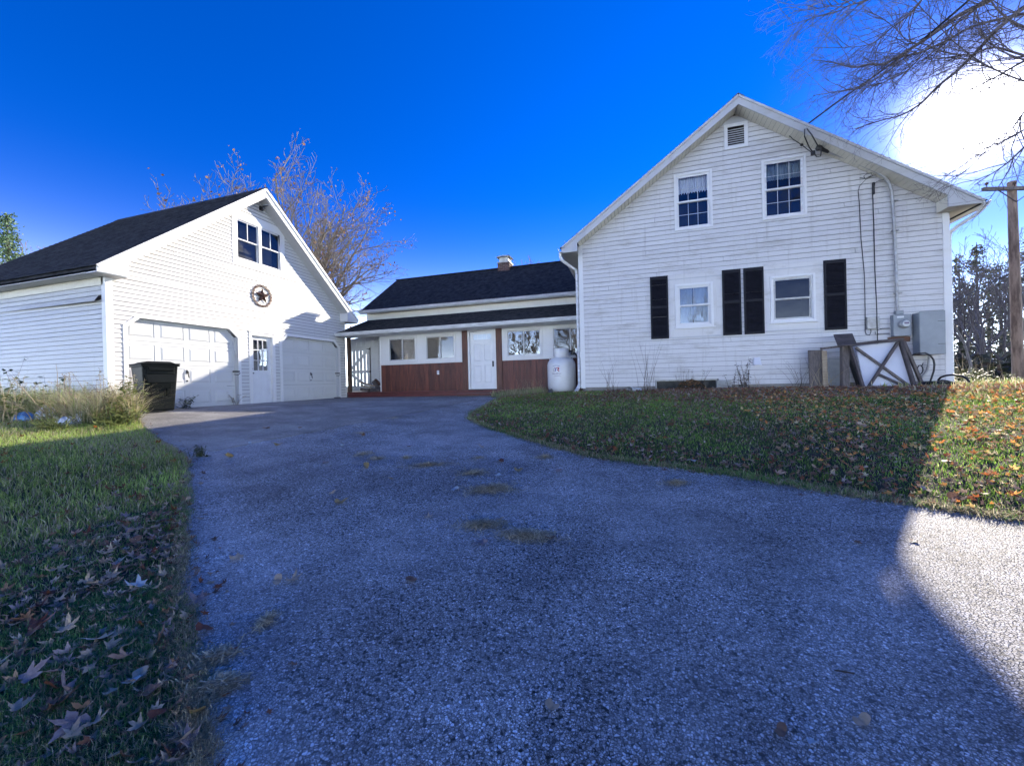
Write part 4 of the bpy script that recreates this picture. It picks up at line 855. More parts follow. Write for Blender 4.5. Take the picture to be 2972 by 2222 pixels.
for zz in (zt_-.065, zm_+.0): q = MB(); q.prism([GT.pt(g1-.14, zz-.006, .024), GT.pt(g1+.02, zz-.02, .024), GT.pt(g1+.02, zz+.02, .024), GT.pt(g1-.14, zz+.006, .024)], [GT.pt(g1-.14, zz-.006, .03), GT.pt(g1+.02, zz-.02, .03), GT.pt(g1+.02, zz+.02, .03), GT.pt(g1-.14, zz+.006, .03)]); q.pbox(GT, g1+.02, g1+.045, zz-.045, zz+.045, .02, .032); q.build('strap_hinge', MAT['black'], gate)
q = MB(); q.pbox(GT, g0-.02, g0+.06, zm_-.02, zm_+.02, .022, .034); q.build('latch', MAT['black'], gate)
fence = thing('board_fence_panel', 'white board and batten panel with sloping top above the picket gate', 'fence panel', ((g0+g1)/2, 14.1, zt_))
F2 = Plane((0, 14.08), (1, 0), (0, -1)); zl_ = onY(*z3(186, 850), 14.08)[2]; zr_ = onY(*z3(398, 800), 14.08)[2]; e0_ = g0-.1; e1_ = -10.05
zl_ += 0; nb = 7
for i in range(nb):
    xa = e0_+(e1_-e0_)*i/nb; xb = e0_+(e1_-e0_)*(i+1)/nb; zA = zl_+(zr_-zl_)*i/nb; zB = zl_+(zr_-zl_)*(i+1)/nb; q = MB()
    q.prism([F2.pt(xa, zt_+.02, -.02), F2.pt(xb-.006, zt_+.02, -.02), F2.pt(xb-.006, zB, -.02), F2.pt(xa, zA, -.02)], [F2.pt(xa, zt_+.02, 0), F2.pt(xb-.006, zt_+.02, 0), F2.pt(xb-.006, zB, 0), F2.pt(xa, zA, 0)]); q.build('board', MAT['trim'], fence)
    q = MB(); q.prism([F2.pt(xb-.03, zt_+.06, 0.001), F2.pt(xb+.02, zt_+.06, 0.001), F2.pt(xb+.02, zB-.03, 0.001), F2.pt(xb-.03, zB-.035, .001)], [F2.pt(xb-.03, zt_+.06, .02), F2.pt(xb+.02, zt_+.06, .02), F2.pt(xb+.02, zB-.03, .02), F2.pt(xb-.03, zB-.035, .02)]); q.build('batten', MAT['trim'], fence)
q = MB(); q.pbox(F2, e0_, e1_, zt_+.0, zt_+.06, .0, .024); q.build('rail', MAT['trim'], fence)
q = MB(); q.prism([F2.pt(e0_, zl_-.03, 0.021), F2.pt(e1_, zr_-.03, 0.021), F2.pt(e1_, zr_+.02, .021), F2.pt(e0_, zl_+.02, .021)], [F2.pt(e0_, zl_-.03, .04), F2.pt(e1_, zr_-.03, .04), F2.pt(e1_, zr_+.02, .04), F2.pt(e0_, zl_+.02, .04)]); q.build('rail', MAT['trim'], fence)
q = MB(); q.pbox(F2, g1+.03, -10.055, zd, zt_+.0, -.03, .03); q.build('post', MAT['trim'], fence)
# firewood and boards on the deck
rg = random.Random(8)
specs = [('pale split plank lying on top of the firewood pile on the deck', 'palewood', (285, 1205), (400, 1240), .10, .05), ('second pale plank under the top plank of the firewood pile', 'palewood', (290, 1235), (405, 1262), .09, .05),
         ('short brown split log standing at the right end of the firewood pile', 'oldwood', (395, 1200), (440, 1262), .13, .12), ('dark round log at the bottom of the firewood pile by the gate', 'bark', (290, 1265), (360, 1278), .12, .12), ('small reddish log behind the split log on the deck', 'stainpost', (410, 1185), (448, 1225), .10, .10)]
for i, (lab, mt, pa, pb, w_, t_) in enumerate(specs):
    A = onY(*z3(*pa), 13.45+.06*i); B = onY(*z3(*pb), 13.35+.06*i); A[2] = max(A[2], zd+t_/2); B[2] = max(B[2], zd+t_/2)
    q = MB(); q.bar(A, B, w_, t_); o = q.build('firewood_log' if 'log' in lab else 'wood_plank', MAT[mt], None, bevel=.012); tag(o, lab, 'firewood', 'firewood and planks stacked on the deck')
q = MB(); q.box(-9.95, -9.45, 13.3, 13.7, zd, zd+.15); q.bar((-10.1, 13.5, zd+.05), (-9.5, 13.45, zd+.05), .1, .08); tag(q.build('firewood_log', MAT['oldwoodh'], None, bevel=.02), 'dark block lying under the planks of the firewood pile', 'firewood', 'firewood and planks stacked on the deck')

# barn star
sc_ = Vector(GP.pt(gy(9.93), gz(4.37), .05)); star = thing('barn_star', 'rusty metal barn star inside a wire ring on the garage wall', 'wall star', sc_)
R0, R1 = .27, .105; q = MB(); ctr = (sc_.x+.07, sc_.y, sc_.z); pts = []
for i in range(10):
    a = pi/2+i*pi/5; r_ = R0*.93 if i % 2 == 0 else R1; pts.append((sc_.x, sc_.y+cos(a)*r_, sc_.z+sin(a)*r_))
for i in range(10): q.poly([pts[i], pts[(i+1) % 10], ctr])
q.build('star', MAT['bronze'], star)
for rr, tr, nm in ((.335, .007, 'outer_ring'), (.285, .010, 'inner_ring'), (.31, .006, 'middle_ring')):
    q = MB(); q.tube([(sc_.x-.01, sc_.y+cos(2*pi*i/48)*rr, sc_.z+sin(2*pi*i/48)*rr) for i in range(49)], tr, 6, cap=False); q.build(nm, MAT['bronze'], star)
q = MB()
for i in range(60):
    a = 2*pi*i/60; q.tube([(sc_.x-.01, sc_.y+cos(a)*.285, sc_.z+sin(a)*.285), (sc_.x, sc_.y+cos(a+.09)*.335, sc_.z+sin(a+.09)*.335)], .004, 4)
q.build('ring_wires', MAT['bronze'], star)
# floodlight
fc = Vector(GP.pt(gy(9.97), gz(7.22), .03)); fl = thing('floodlight', 'floodlight with flat solar panel under the garage gable peak', 'floodlight', fc)
q = MB(); q.box(fc.x, fc.x+.03, fc.y-.05, fc.y+.05, fc.z-.06, fc.z+.06); q.build('bracket', MAT['black'], fl)
q = MB(); q.tube([(fc.x+.03, fc.y, fc.z), (fc.x+.13, fc.y, fc.z+.02)], .03, 8); q.lathe((fc.x+.15, fc.y-.04, fc.z-.05), [(.0, -.05), (.05, -.04), (.055, .03), (.03, .05), (0, .05)], 12); q.build('lamp_head', MAT['black'], fl)
q = MB(); q.bar((fc.x+.10, fc.y-.02, fc.z+.06), (fc.x+.28, fc.y+.26, fc.z+.13), .2, .018); q.build('solar_panel', MAT['steel'], fl)

# propane tank
tc = (-2.22, 12.66, .98); tank = thing('propane_tank', 'white upright propane tank with blue and red emblem beside the house corner', 'propane tank', tc)
TR = .45; q = MB(); q.lathe(tc, [(.0, .02), (.25, .03), (.38, .08), (TR-.02, .16), (TR, .24), (TR, .92), (TR-.02, 1.0), (.37, 1.09), (.26, 1.155), (.14, 1.18), (0, 1.185)], 48); q.build('tank_body', MAT['tank'], tank, smooth=True)
q = MB(); q.lathe(tc, [(.235, 1.15), (.245, 1.17), (.245, 1.40), (.235, 1.43), (.20, 1.45), (.19, 1.43), (.225, 1.40), (.225, 1.2)], 40); q.build('valve_collar', MAT['tank'], tank, smooth=True)
q = MB(); q.lathe(tc, [(.30, .0), (.30, .06), (.28, .06), (.28, 0)], 32); q.build('foot_ring', MAT['rust'], tank)
for sg in (-1, 1):
    q = MB(); lx = tc[0]+sg*.34; q.tube([(lx+.045*cos(2*pi*i/16), tc[1]-.05, tc[2]+1.14+.045*sin(2*pi*i/16)) for i in range(17)], .011, 6, cap=False); q.build('lifting_lug', MAT['tank'], tank)
q = MB(); q.tube([(tc[0]+.2, tc[1]+.05, tc[2]+1.36), (tc[0]+.32, tc[1]+.1, tc[2]+1.36), (tc[0]+.45, tc[1]+.16, tc[2]+1.25), (tc[0]+.56, tc[1]+.2, tc[2]+1.0), (tc[0]+.6, tc[1]+.22, tc[2]+.3)], .028, 8); q.build('regulator_hose', MAT['rubber'], tank)
q = MB(); q.lathe((tc[0]+.36, tc[1]+.08, tc[2]+1.28), [(0, -.05), (.07, -.04), (.07, .04), (0, .05)], 14); q.build('regulator', MAT['black'], tank)
view = atan2(EYE[1]-tc[1], EYE[0]-tc[0])
def wrap(x, z, r=TR+.003, c=0): t = view+(x+c)/TR; return (tc[0]+cos(t)*r, tc[1]+sin(t)*r, tc[2]+z)
def flat(name, polys, mat, c):
    mb = MB()
    for P_ in polys:
        # subdivide horizontally by edge lerp for wrap
        mb.poly([wrap(x, z, c=c) for x, z in P_])
    return mb.build(name, MAT[mat], tank)
cc = -.165; k_ = 1.0; zb_ = .70
flat('emblem_blue', [[(-.065, zb_+.13), (-.035, zb_+.13), (-.002, zb_+.067), (-.032, zb_), (-.060, zb_), (-.030, zb_+.067)]], 'logo_blue', cc)
flat('emblem_grey', [[(-.094, zb_), (-.078, zb_), (-.078, zb_+.10), (-.094, zb_+.10)]], 'logo_grey', cc)
flat('emblem_red', [[(-.018, zb_+.13), (.075, zb_+.13), (.095, zb_+.115), (.06, zb_+.105), (.0, zb_+.105)], [(.060, zb_+.105), (.095, zb_+.115), (.095, zb_+.075), (.075, zb_+.055), (.055, zb_+.062)], [(.075, zb_+.055), (.045, zb_+.045), (.02, zb_+.058), (.03, zb_+.078), (.055, zb_+.062)],
                   [(.022, zb_+.058), (.058, zb_+.052), (.11, zb_), (.072, zb_)]], 'logo_red', cc)
arc = [[(-.13+.24*t, zb_+.15+.045*sin(pi*(t*.8+.1))-.01), (-.13+.24*(t+.1), zb_+.15+.045*sin(pi*((t+.1)*.8+.1))-.01), (-.13+.24*(t+.1), zb_+.15+.045*sin(pi*((t+.1)*.8+.1))+.002), (-.13+.24*t, zb_+.15+.045*sin(pi*(t*.8+.1))+.002)] for t in [i/10 for i in range(10)]]
flat('emblem_arc', arc, 'logo_blue', cc)
def text_mesh(txt, size, x0, z0, name, shear=.25):
    cu = bpy.data.curves.new('t', 'FONT'); cu.body = txt; cu.size = size; cu.shear = shear; cu.align_x = 'CENTER'
    o = bpy.data.objects.new('t', cu); COL.objects.link(o); bpy.context.view_layer.update()
    me = bpy.data.meshes.new_from_object(o.evaluated_get(bpy.context.evaluated_depsgraph_get())); bpy.data.objects.remove(o)
    for vt in me.vertices: p = wrap(vt.co.x+x0, vt.co.y+z0, c=cc); vt.co = (p[0]-tc[0], p[1]-tc[1], p[2]-tc[2])
    me.materials.clear(); me.materials.append(MAT['ink']); o = bpy.data.objects.new(name, me); COL.objects.link(o); o.parent = tank
text_mesh('DeadRiver', .072, 0, zb_-.085, 'lettering'); text_mesh('Company', .05, .03, zb_-.145, 'lettering')
q = MB(); q.box(tc[0]-.0, HX0-.08, tc[1]-.5, tc[1]-.05, .78, .99); tag(q.build('concrete_slab', MAT['concrete'], None, bevel=.02), 'grey concrete slab under the tank at the house corner', 'slab')
q = MB(); q.hexa([(-2.62, 12.0, .86), (-2.42, 11.98, .86), (-2.4, 12.12, .86), (-2.6, 12.15, .86), (-2.52, 12.0, 1.12), (-2.42, 12.0, 1.17), (-2.42, 12.1, 1.15), (-2.5, 12.12, 1.1)]); tag(q.build('dark_rock', MAT['rock'], None, bevel=.02), 'dark pointed rock in the grass before the white tank', 'rock')

# wheeled bin
bp = Vector((-9.78, 5.86, .935)); bin_ = thing('wheeled_bin', 'black wheeled rubbish bin standing before the left garage door', 'rubbish bin', bp)
ang = radians(-14); ca, sa = cos(ang), sin(ang)
def bl(x, y, z): return (bp.x+x*ca-y*sa, bp.y+x*sa+y*ca, bp.z+z)
# local: x depth (front +x toward the drive), y width
def frustum(mb, x0, x1, y0, y1, z0, X0, X1, Y0, Y1, z1): mb.hexa([bl(x0, y0, z0), bl(x1, y0, z0), bl(x1, y1, z0), bl(x0, y1, z0), bl(X0, Y0, z1), bl(X1, Y0, z1), bl(X1, Y1, z1), bl(X0, Y1, z1)])
q = MB(); frustum(q, -.26, .24, -.24, .24, .03, -.36, .30, -.30, .30, .98); q.build('bin_body', MAT['bin'], bin_, bevel=.03)
q = MB(); frustum(q, -.37, .33, -.32, .32, .965, -.37, .33, -.32, .32, 1.0); q.build('rim', MAT['bin'], bin_, bevel=.008)
q = MB(); frustum(q, -.38, .35, -.325, .325, 1.003, -.38, .35, -.325, .325, 1.03); frustum(q, -.34, .28, -.27, .27, 1.03, -.26, .2, -.2, .2, 1.075); q.build('lid', MAT['bin'], bin_, bevel=.015)
q = MB(); frustum(q, .24, .30, -.17, .17, .50, .27, .335, -.17, .17, .62); frustum(q, .28, .345, -.22, .22, .62, .285, .35, -.26, .26, .80); frustum(q, .285, .31, -.23, .23, .80, .29, .32, -.23, .23, .96); frustum(q, .30, .36, -.20, .20, .87, .31, .37, -.22, .22, .95); q.build('lift_pocket', MAT['bin'], bin_, bevel=.012)
q = MB(); frustum(q, .22, .285, -.17, -.05, .30, .24, .325, -.17, -.05, .50); frustum(q, .22, .285, .09, .17, .34, .24, .325, .09, .17, .50); frustum(q, .22, .285, -.05, .09, .30, .23, .29, -.05, .09, .34); q.build('lift_frame', MAT['bin'], bin_, bevel=.01)
for sy in (-1, 1): q = MB(); q.tube([bl(-.27, sy*.20, .13), bl(-.27, sy*.27, .13)], .13, 18); q.build('wheel', MAT['rubber'], bin_)
q = MB(); q.tube([bl(-.37, -.26, .92), bl(-.43, -.26, .97), bl(-.43, .26, .97), bl(-.37, .26, .92)], .016, 8); q.build('handle', MAT['bin'], bin_)

# electric service on the gable wall
def hp(px, py, d=0): p = onY(px, py, HY-d); return p
mt = thing('electric_meter', 'grey electric meter box with round glass meter and conduit above', 'electric meter', HP.pt(6.07, 2.25, 0))
q = MB(); q.pbox(HP, 5.91, 6.25, 2.25, 2.76, .022, .15); q.build('meter_box', MAT['box'], mt, bevel=.01)
mc = HP.pt(6.09, 2.53, .15)
def disc(mb, c, prof, n=28):
    base = len(mb.v)
    for (r_, d_) in prof:
        for k in range(n): t = 2*pi*k/n; mb.v.append((c[0]+r_*cos(t), c[1]-d_, c[2]+r_*sin(t)))
    for i in range(len(prof)-1):
        for k in range(n): j = (k+1) % n; mb.f.append((base+i*n+k, base+i*n+j, base+(i+1)*n+j, base+(i+1)*n+k))
q = MB(); disc(q, mc, [(.095, 0), (.10, .02), (.10, .035), (.088, .045), (.085, .05)]); q.build('meter_ring', MAT['galv'], mt, smooth=True)
q = MB(); disc(q, mc, [(.08, .04), (.08, .10), (.07, .125), (.03, .132), (0.001, .133)]); q.build('meter_dome', MAT['paper'], mt, smooth=True)
q = MB(); q.pbox(HP, mc[0]-.045, mc[0]+.045, mc[2]-.01, mc[2]+.03, .284, .2855); q.build('meter_dial', MAT['ink'], mt)
q = MB(); q.pbox(HP, 5.98, 6.11, 2.68, 2.72, .1505, .152); q.build('meter_label', MAT['label'], mt)
q = MB(); q.pbox(HP, 5.98, 6.13, 2.77, 2.86, .03, .12); q.build('conduit_hub', MAT['box'], mt, bevel=.01)
cpx = [(2606, 905), (2604, 880), (2600, 760), (2596, 680), (2592, 600), (2589, 560), (2580, 530), (2566, 512), (2545, 498), (2500, 478), (2455, 458), (2405, 440)]
q = MB(); q.tube([hp(a, b, .075 if i < 6 else .14) for i, (a, b) in enumerate(cpx)], .032, 10); q.build('conduit', MAT['galv'], mt, smooth=True)
for (a, b) in ((2592, 672), (2590, 586), (2601, 852)): p = hp(a, b, 0); q = MB(); q.box(p[0]-.06, p[0]+.06, HY-.115, HY-.02, p[2]-.012, p[2]+.012); q.build('conduit_strap', MAT['galv'], mt)
wh = hp(2377, 430, .2); q = MB(); q.lathe((wh[0], wh[1], wh[2]-.04), [(.0, -.02), (.06, 0), (.075, .05), (.05, .10), (0, .12)], 14); q.tube([wh, hp(2405, 440, .14)], .045, 8); q.build('weatherhead', MAT['black'], mt)
q = MB(); q.pbox(HP, 5.85, 6.27, 2.12, 2.24, .02, .06); q.build('backing_board', MAT['rust'], mt)
cab = thing('electrical_cabinet', 'large grey steel cabinet on the wall right of the meter', 'electrical cabinet', HP.pt(6.55, 1.8, 0))
q = MB(); q.pbox(HP, 6.33, 6.79, 1.80, 2.775, .022, .26); q.build('cabinet_box', MAT['box'], cab, bevel=.01)
q = MB(); q.pbox(HP, 6.335, 6.80, 1.79, 2.785, .262, .275); q.build('cabinet_door', MAT['box'], cab, bevel=.004)
for zz in (2.02, 2.54): q = MB(); q.pbox(HP, 6.66, 6.795, zz, zz+.008, .2755, .280); q.build('hinge', MAT['rubber'], cab)
q = MB(); q.pbox(HP, 6.355, 6.77, 1.786, 1.80, .03, .26); q.build('cabinet_edge', MAT['rust'], cab)
q = MB(); q.tube([hp(2696, 1030, .12), hp(2696, 1050, .1), hp(2691, 1075, .08), hp(2678, 1092, .06), hp(2666, 1102, .05)], .025, 8); q.build('conduit', MAT['galv'], cab, smooth=True)
tb = thing('telephone_box', 'small weathered grey junction box with two dark cables from above', 'junction box', HP.pt(5.55, 2.46, 0))
q = MB(); q.pbox(HP, 5.43, 5.675, 2.465, 2.755, .022, .09); q.build('box_cover', MAT['galv'], tb, bevel=.01)
q = MB(); q.tube([hp(2491, 556, .03), hp(2494, 590, .035), hp(2499, 690, .035), hp(2509, 800, .04), hp(2511, 900, .04), hp(2511, 960, .04), hp(2514, 970, .05), hp(2524, 972, .06), hp(2528, 962, .05), hp(2527, 955, .06)], .008, 6); q.build('cable', MAT['rubber'], tb)
q = MB(); q.tube([hp(2532, 545, .03), hp(2536, 650, .035), hp(2539, 780, .04), hp(2544, 880, .10), hp(2546, 950, .10), hp(2547, 1000, .04)], .010, 6); q.build('cable', MAT['rubber'], tb)
q = MB(); q.tube([hp(2546, 958, .06), hp(2560, 953, .04), hp(2582, 952, .04)], .007, 5); q.tube([hp(2546, 969, .06), hp(2582, 967, .04)], .007, 5); q.tube([hp(2540, 962, .03), hp(2541, 970, .06), hp(2550, 970, .03)], .006, 5); q.build('cable', MAT['rubber'], tb)
q = MB(); q.tube([hp(2491, 556, .03), hp(2495, 540, .06), hp(2512, 522, .1), hp(2530, 512, .12), hp(2535, 505, .15)], .006, 5); q.tube([hp(2510, 516, .05), hp(2506, 512, .08), hp(2516, 505, .1), hp(2530, 502, .12), hp(2528, 510, .1), hp(2512, 518, .06), hp(2495, 516, .03)], .006, 5)
q.tube([hp(2538, 545, .05), hp(2540, 530, .08), hp(2552, 524, .1), hp(2570, 520, .12)], .006, 5); q.box(*[v for v in (hp(2532, 540, 0)[0]-.02, hp(2532, 540, 0)[0]+.02)], HY-.06, HY-.02, hp(2532, 552, 0)[2]-.12, hp(2532, 532, 0)[2]); q.build('drop_wires', MAT['rubber'], tb)

# sawhorse table frame leaned on the wall, boards, hose
sw = thing('folding_table', 'white table top on dark crossed legs leaning by the meter', 'table', (6.0, 11.2, 1.0))
def fp(px, py, Y): return onY(px, py, Y)
P4 = [fp(2484, 1006, 11.25), fp(2607, 990, 11.25), fp(2648, 1128, 10.95), fp(2512, 1143, 10.95)]
q = MB(); q.prism([tuple(p) for p in P4], [(p[0]+.005, p[1]+.03, p[2]+.003) for p in P4]); q.build('table_top', MAT['panelw'], sw)
def member(a, b, w_, t_, nm, mat='oldwoodh', Ya=11.2, Yb=10.9): m = MB(); m.bar(fp(*a, Ya), fp(*b, Yb), t_, w_, up=(0, 0, 1)) if False else m.bar(fp(*a, Ya), fp(*b, Yb), w_, t_, up=(0, -1, 0)); return m.build(nm, MAT[mat], sw, bevel=.006)
member((2466, 1000), (2511, 1142), .05, .09, 'leg', Ya=11.18, Yb=10.85); member((2612, 985), (2658, 1136), .06, .09, 'leg', Ya=11.20, Yb=10.85)
member((2622, 990), (2682, 1128), .06, .07, 'leg', 'oldwood', Ya=11.45, Yb=11.35); member((2452, 1000), (2500, 1140), .05, .12, 'leg', 'rubber', Ya=11.45, Yb=11.4)
member((2606, 993), (2512, 1136), .05, .07, 'cross_brace', Ya=11.18, Yb=10.86); member((2483, 1008), (2648, 1126), .05, .06, 'cross_brace', 'oldwood', Ya=11.21, Yb=10.92); member((2550, 1086), (2650, 1132), .05, .055, 'cross_brace', Ya=11.02, Yb=10.84)
member((2462, 1001), (2622, 984), .07, .06, 'top_rail', Ya=11.16, Yb=11.16)
for i, (a, b) in enumerate((((2440, 1006), (2440, 1142)), ((2455, 1006), (2455, 1143)))):
    pass
ws = 'weathered boards leaning by the table'
def lone(name, lab, cat, mb, mat, grp=None, bevel=.006): o = mb.build(name, MAT[mat], None, bevel=bevel); return tag(o, lab, cat, grp)
q = MB(); q.bar(fp(2451, 1005, 11.3), fp(2452, 1143, 11.1), .14, .14, up=(0, -1, 0)); lone('wooden_post', 'square weathered post standing left of the white table top', 'post', q, 'oldwood')
q = MB(); q.bar(fp(2366, 1016, 11.5), fp(2372, 1132, 11.35), .30, .05, up=(0, -1, 0)); lone('weathered_plank', 'wide grey cracked plank leaning on the wall right of the dry plants', 'plank', q, 'oldwood')
q = MB(); q.bar(fp(2392, 1018, 11.45), fp(2396, 1134, 11.2), .10, .04, up=(0, -1, 0)); lone('weathered_plank', 'narrow bleached plank beside the wide cracked plank', 'plank', q, 'palewood')
q = MB(); A_, B_, C_, D_ = fp(2419, 974, 11.45), fp(2475, 971, 11.45), fp(2488, 1002, 11.0), fp(2431, 1005, 11.0); q.prism([tuple(p) for p in (A_, B_, C_, D_)], [(p[0], p[1]+.01, p[2]+.035) for p in (A_, B_, C_, D_)]); lone('dark_board', 'dark grey tilted board lying on top of the weathered post', 'board', q, 'oldwoodh')
q = MB(); q.bar(fp(2382, 1012, 11.3), fp(2445, 1004, 11.3), .05, .07, up=(0, -1, 0)); lone('wooden_rail', 'thin weathered rail bridging the plank and the square post', 'rail', q, 'oldwood')
q = MB(); q.box(fp(2420, 1070, 11.6)[0]-.14, fp(2420, 1070, 11.6)[0]+.16, 11.55, 11.72, 1.0, 1.78)
for i in range(9): q.box(fp(2420, 1070, 11.6)[0]-.15, fp(2420, 1070, 11.6)[0]+.17, 11.53, 11.55, 1.03+i*.083, 1.095+i*.083)
lone('vent_unit', 'slatted grey air conditioner casing between the plank and the post', 'air conditioner', q, 'steel')
r7 = lambda x, y: (2440+.18141*x, 880+.18141*y)
hose = [(1130, 870, .3), (1140, 830, .35), (1200, 808, .4), (1350, 792, .4), (1430, 830, .4), (1485, 900, .4), (1500, 980, .4), (1490, 1080, .4), (1450, 1200, .4), (1425, 1275, .4), (1380, 1300, .5), (1500, 1265, .6), (1620, 1230, .6), (1700, 1240, .6), (1820, 1275, .6)]
q = MB(); q.tube([onY(*r7(a, b), HY-c) for a, b, c in hose], .018, 8); tag(q.build('black_hose', MAT['rubber'], None, smooth=True), 'thick black cable looping from the cabinet down to the leaves', 'cable')
hose = [(1560, 1225, .6), (1600, 1185, .7), (1680, 1155, .8), (1800, 1142, .9), (1930, 1160, 1.0), (2020, 1205, 1.1), (2065, 1270, 1.15), (2080, 1345, 1.2)]
q = MB(); q.tube([onY(*r7(a, b), HY-c) for a, b, c in hose], .02, 8); tag(q.build('black_hose', MAT['rubber'], None, smooth=True), 'arched black hose at the house corner in the sunlight', 'hose')
q = MB(); q.tube([onY(*r7(1270+45*cos(t), 1060+70*sin(t)), HY-.2-.01*i) for i, t in enumerate([k*pi/6 for k in range(26)])], .012, 6); q.tube([onY(*r7(1300, 1000), HY-.2), onY(*r7(1318, 955), HY-.15)], .008, 5); tag(q.build('coiled_cable', MAT['rubber'], None, smooth=True), 'small coil of black cable hanging on the wall below the cabinet', 'cable')
q = MB()
for k, (a, b, c, d_) in enumerate(((1300, 1290, 1800, 1300), (1330, 1270, 1640, 1285), (1500, 1280, 1860, 1300))): q.tube([onY(*r7(a+(c-a)*i/10, b+(d_-b)*i/10-22*sin(pi*i/10)), HY-.55-.12*k) for i in range(11)], .016, 6)
tag(q.build('black_hose', MAT['rubber'], None, smooth=True), 'tangle of black hose lying flat at the foot of the cabinet', 'hose')
# bucket, window well
bk = thing('plastic_pipe', 'grey plastic pipe end lying open in front of the foundation', 'pipe', (-.08, 11.35, 1.05))
cB = Vector((-.12, 11.25, 1.06)); dB = Vector((.75, .62, -.03)).normalized()
q = MB(); q.tube([cB, cB+dB*.05, cB+dB*.06, cB+dB*.34], [.135, .135, .115, .105], 24, cap=False); q.build('pipe_body', MAT['bucket'], bk, smooth=True)
q = MB(); q.tube([cB+dB*.03, cB+dB*.34], [.122, .095], 24, cap=False); q.build('pipe_inside', MAT['pvc'], bk, smooth=True)
q = MB()
for i in range(9): q.tube([(2.13, 11.70-.055*0, 1.0+i*.035), (2.42, 11.72, 1.0+i*.035), (2.46, 11.80, 1.0+i*.035)], .012, 6)
q.box(2.12, 2.47, 11.735, 11.80, .93, 1.30)
tag(q.build('window_well', MAT['galv'], None), 'corrugated metal window well edge at the foundation', 'window well')

# ================================================================== UTILITY POLE AND WIRES
pt_ = 15.0; pb = at(2957, 1116, pt_); ptop = at(2936, 528, pt_); pb[2] = H(pb[0], pb[1])-.1
pole = thing('utility_pole', 'weathered wooden utility pole with crossarm at the right edge', 'utility pole', (pb[0], pb[1], pb[2]))
q = MB(); q.tube([pb, pb*.5+ptop*.5, ptop], [.165, .145, .12], 14); q.build('pole_shaft', MAT['polew'], pole, smooth=True)
dx_ = Vector((_r[0], _r[1], 0)).normalized(); za_ = at(2930, 552, pt_); pc = Vector((ptop[0], ptop[1], za_[2]))-Vector((_f[0], _f[1], 0)).normalized()*.13
q = MB(); q.bar(pc-dx_*1.25, pc+dx_*1.25, .10, .12); q.build('crossarm', MAT['oldwood'], pole)
for s_ in (-1, 1): q = MB(); q.bar(pc+dx_*s_*.75, pc+Vector((0, 0, -.5)), .03, .02); q.build('arm_brace', MAT['oldwoodh'], pole)
for s_ in (-1.1, -.05, 1.1):
    c = pc+dx_*s_; q = MB(); q.tube([c+Vector((0, 0, .05)), c+Vector((0, 0, .16)), c+Vector((0, 0, .17)), c+Vector((0, 0, .24)), c+Vector((0, 0, .25))], [.015, .015, .05, .05, .025], 10); q.build('insulator', MAT['bronze'], pole)
def sag(a, b, s, n=16): a = Vector(a); b = Vector(b); return [a.lerp(b, i/n)-Vector((0, 0, s*4*(i/n)*(1-i/n))) for i in range(n+1)]
def wire(a, b, s, r, lab, cat='wire'): q = MB(); q.tube(sag(a, b, s), r, 5); return tag(q.build('power_line', MAT['rubber'], None), lab, cat)
# service drop: from the gable bracket up and out over the camera's right
z7 = lambda x, y: (2200+.3628*x, .3628*y)
A0 = Vector(hp(2290, 396, .08)); A1 = Vector(at(*z7(375, 1010), 7.85))
drop = thing('service_drop', 'black service cable running from the gable up through the bare branches', 'cable', A1)
B1 = [Vector(at(*z7(a, b), t)) for a, b, t in ((375, 1010, 9.8), (640, 812, 9.3), (860, 660, 8.9), (1180, 430, 8.2), (1400, 250, 7.6), (1680, 10, 6.9), (1900, -220, 6.2))]
q = MB(); q.tube(B1, .019, 6); q.build('cable', MAT['rubber'], drop)
q = MB(); W7 = lambda x, y, d=.25: Vector(onY(*z7(x, y), HY-d)); B0 = B1[0]; q.tube([A0, B0], .016, 6); q.tube([B0, W7(372, 1090, .8), W7(410, 1180, .4), W7(440, 1220)], .014, 5)
q.tube([B0, W7(430, 1080, .8), W7(470, 1150, .4), W7(490, 1175)], .014, 5); q.tube([W7(440, 1220), W7(470, 1255), W7(500, 1250), W7(505, 1210), W7(490, 1180)], .014, 5)
q.tube([W7(250, 1085, .1), W7(280, 1115, .1), W7(350, 1160, .15), W7(420, 1215)], .010, 5); q.build('cable_loops', MAT['rubber'], drop)
q = MB(); q.lathe(tuple(W7(440, 1225)-Vector((0, 0, .05))), [(0, 0), (.05, .01), (.05, .09), (0, .1)], 8); q.lathe(tuple(W7(350, 1160, .15)), [(0, -.04), (.04, 0), (0, .05)], 8); q.build('splice', MAT['black'], drop)
wire(hp(2516, 516, .05), at(*z7(1340, 1230), 7.5)+np.array([3.2, 2.0, 1.2]), .0, .006, 'thin telephone wire leaving the gable above the small junction box')
wire(hp(2550, 525, .05), at(*z7(1420, 1280), 7.6)+np.array([3.4, 2.0, 1.2]), .0, .005, 'thin lower wire leaving the gable beside the curved conduit')
wire(at(2700, 905, 24), at(3300, 590, 12), .15, .022, 'thick dark line crossing before the conifers behind the pole')
wire(at(2700, 868, 26), at(3300, 660, 16), .15, .010, 'thin upper line crossing the conifers behind the house corner')
for s_ in (-1.1, 1.1): c = pc+dx_*s_+Vector((0, 0, .24)); wire(c, c+Vector((14, -9, .5)), .4, .010, 'wire from the %s insulator of the pole crossarm' % ('near left' if s_ < 0 else 'far right'))

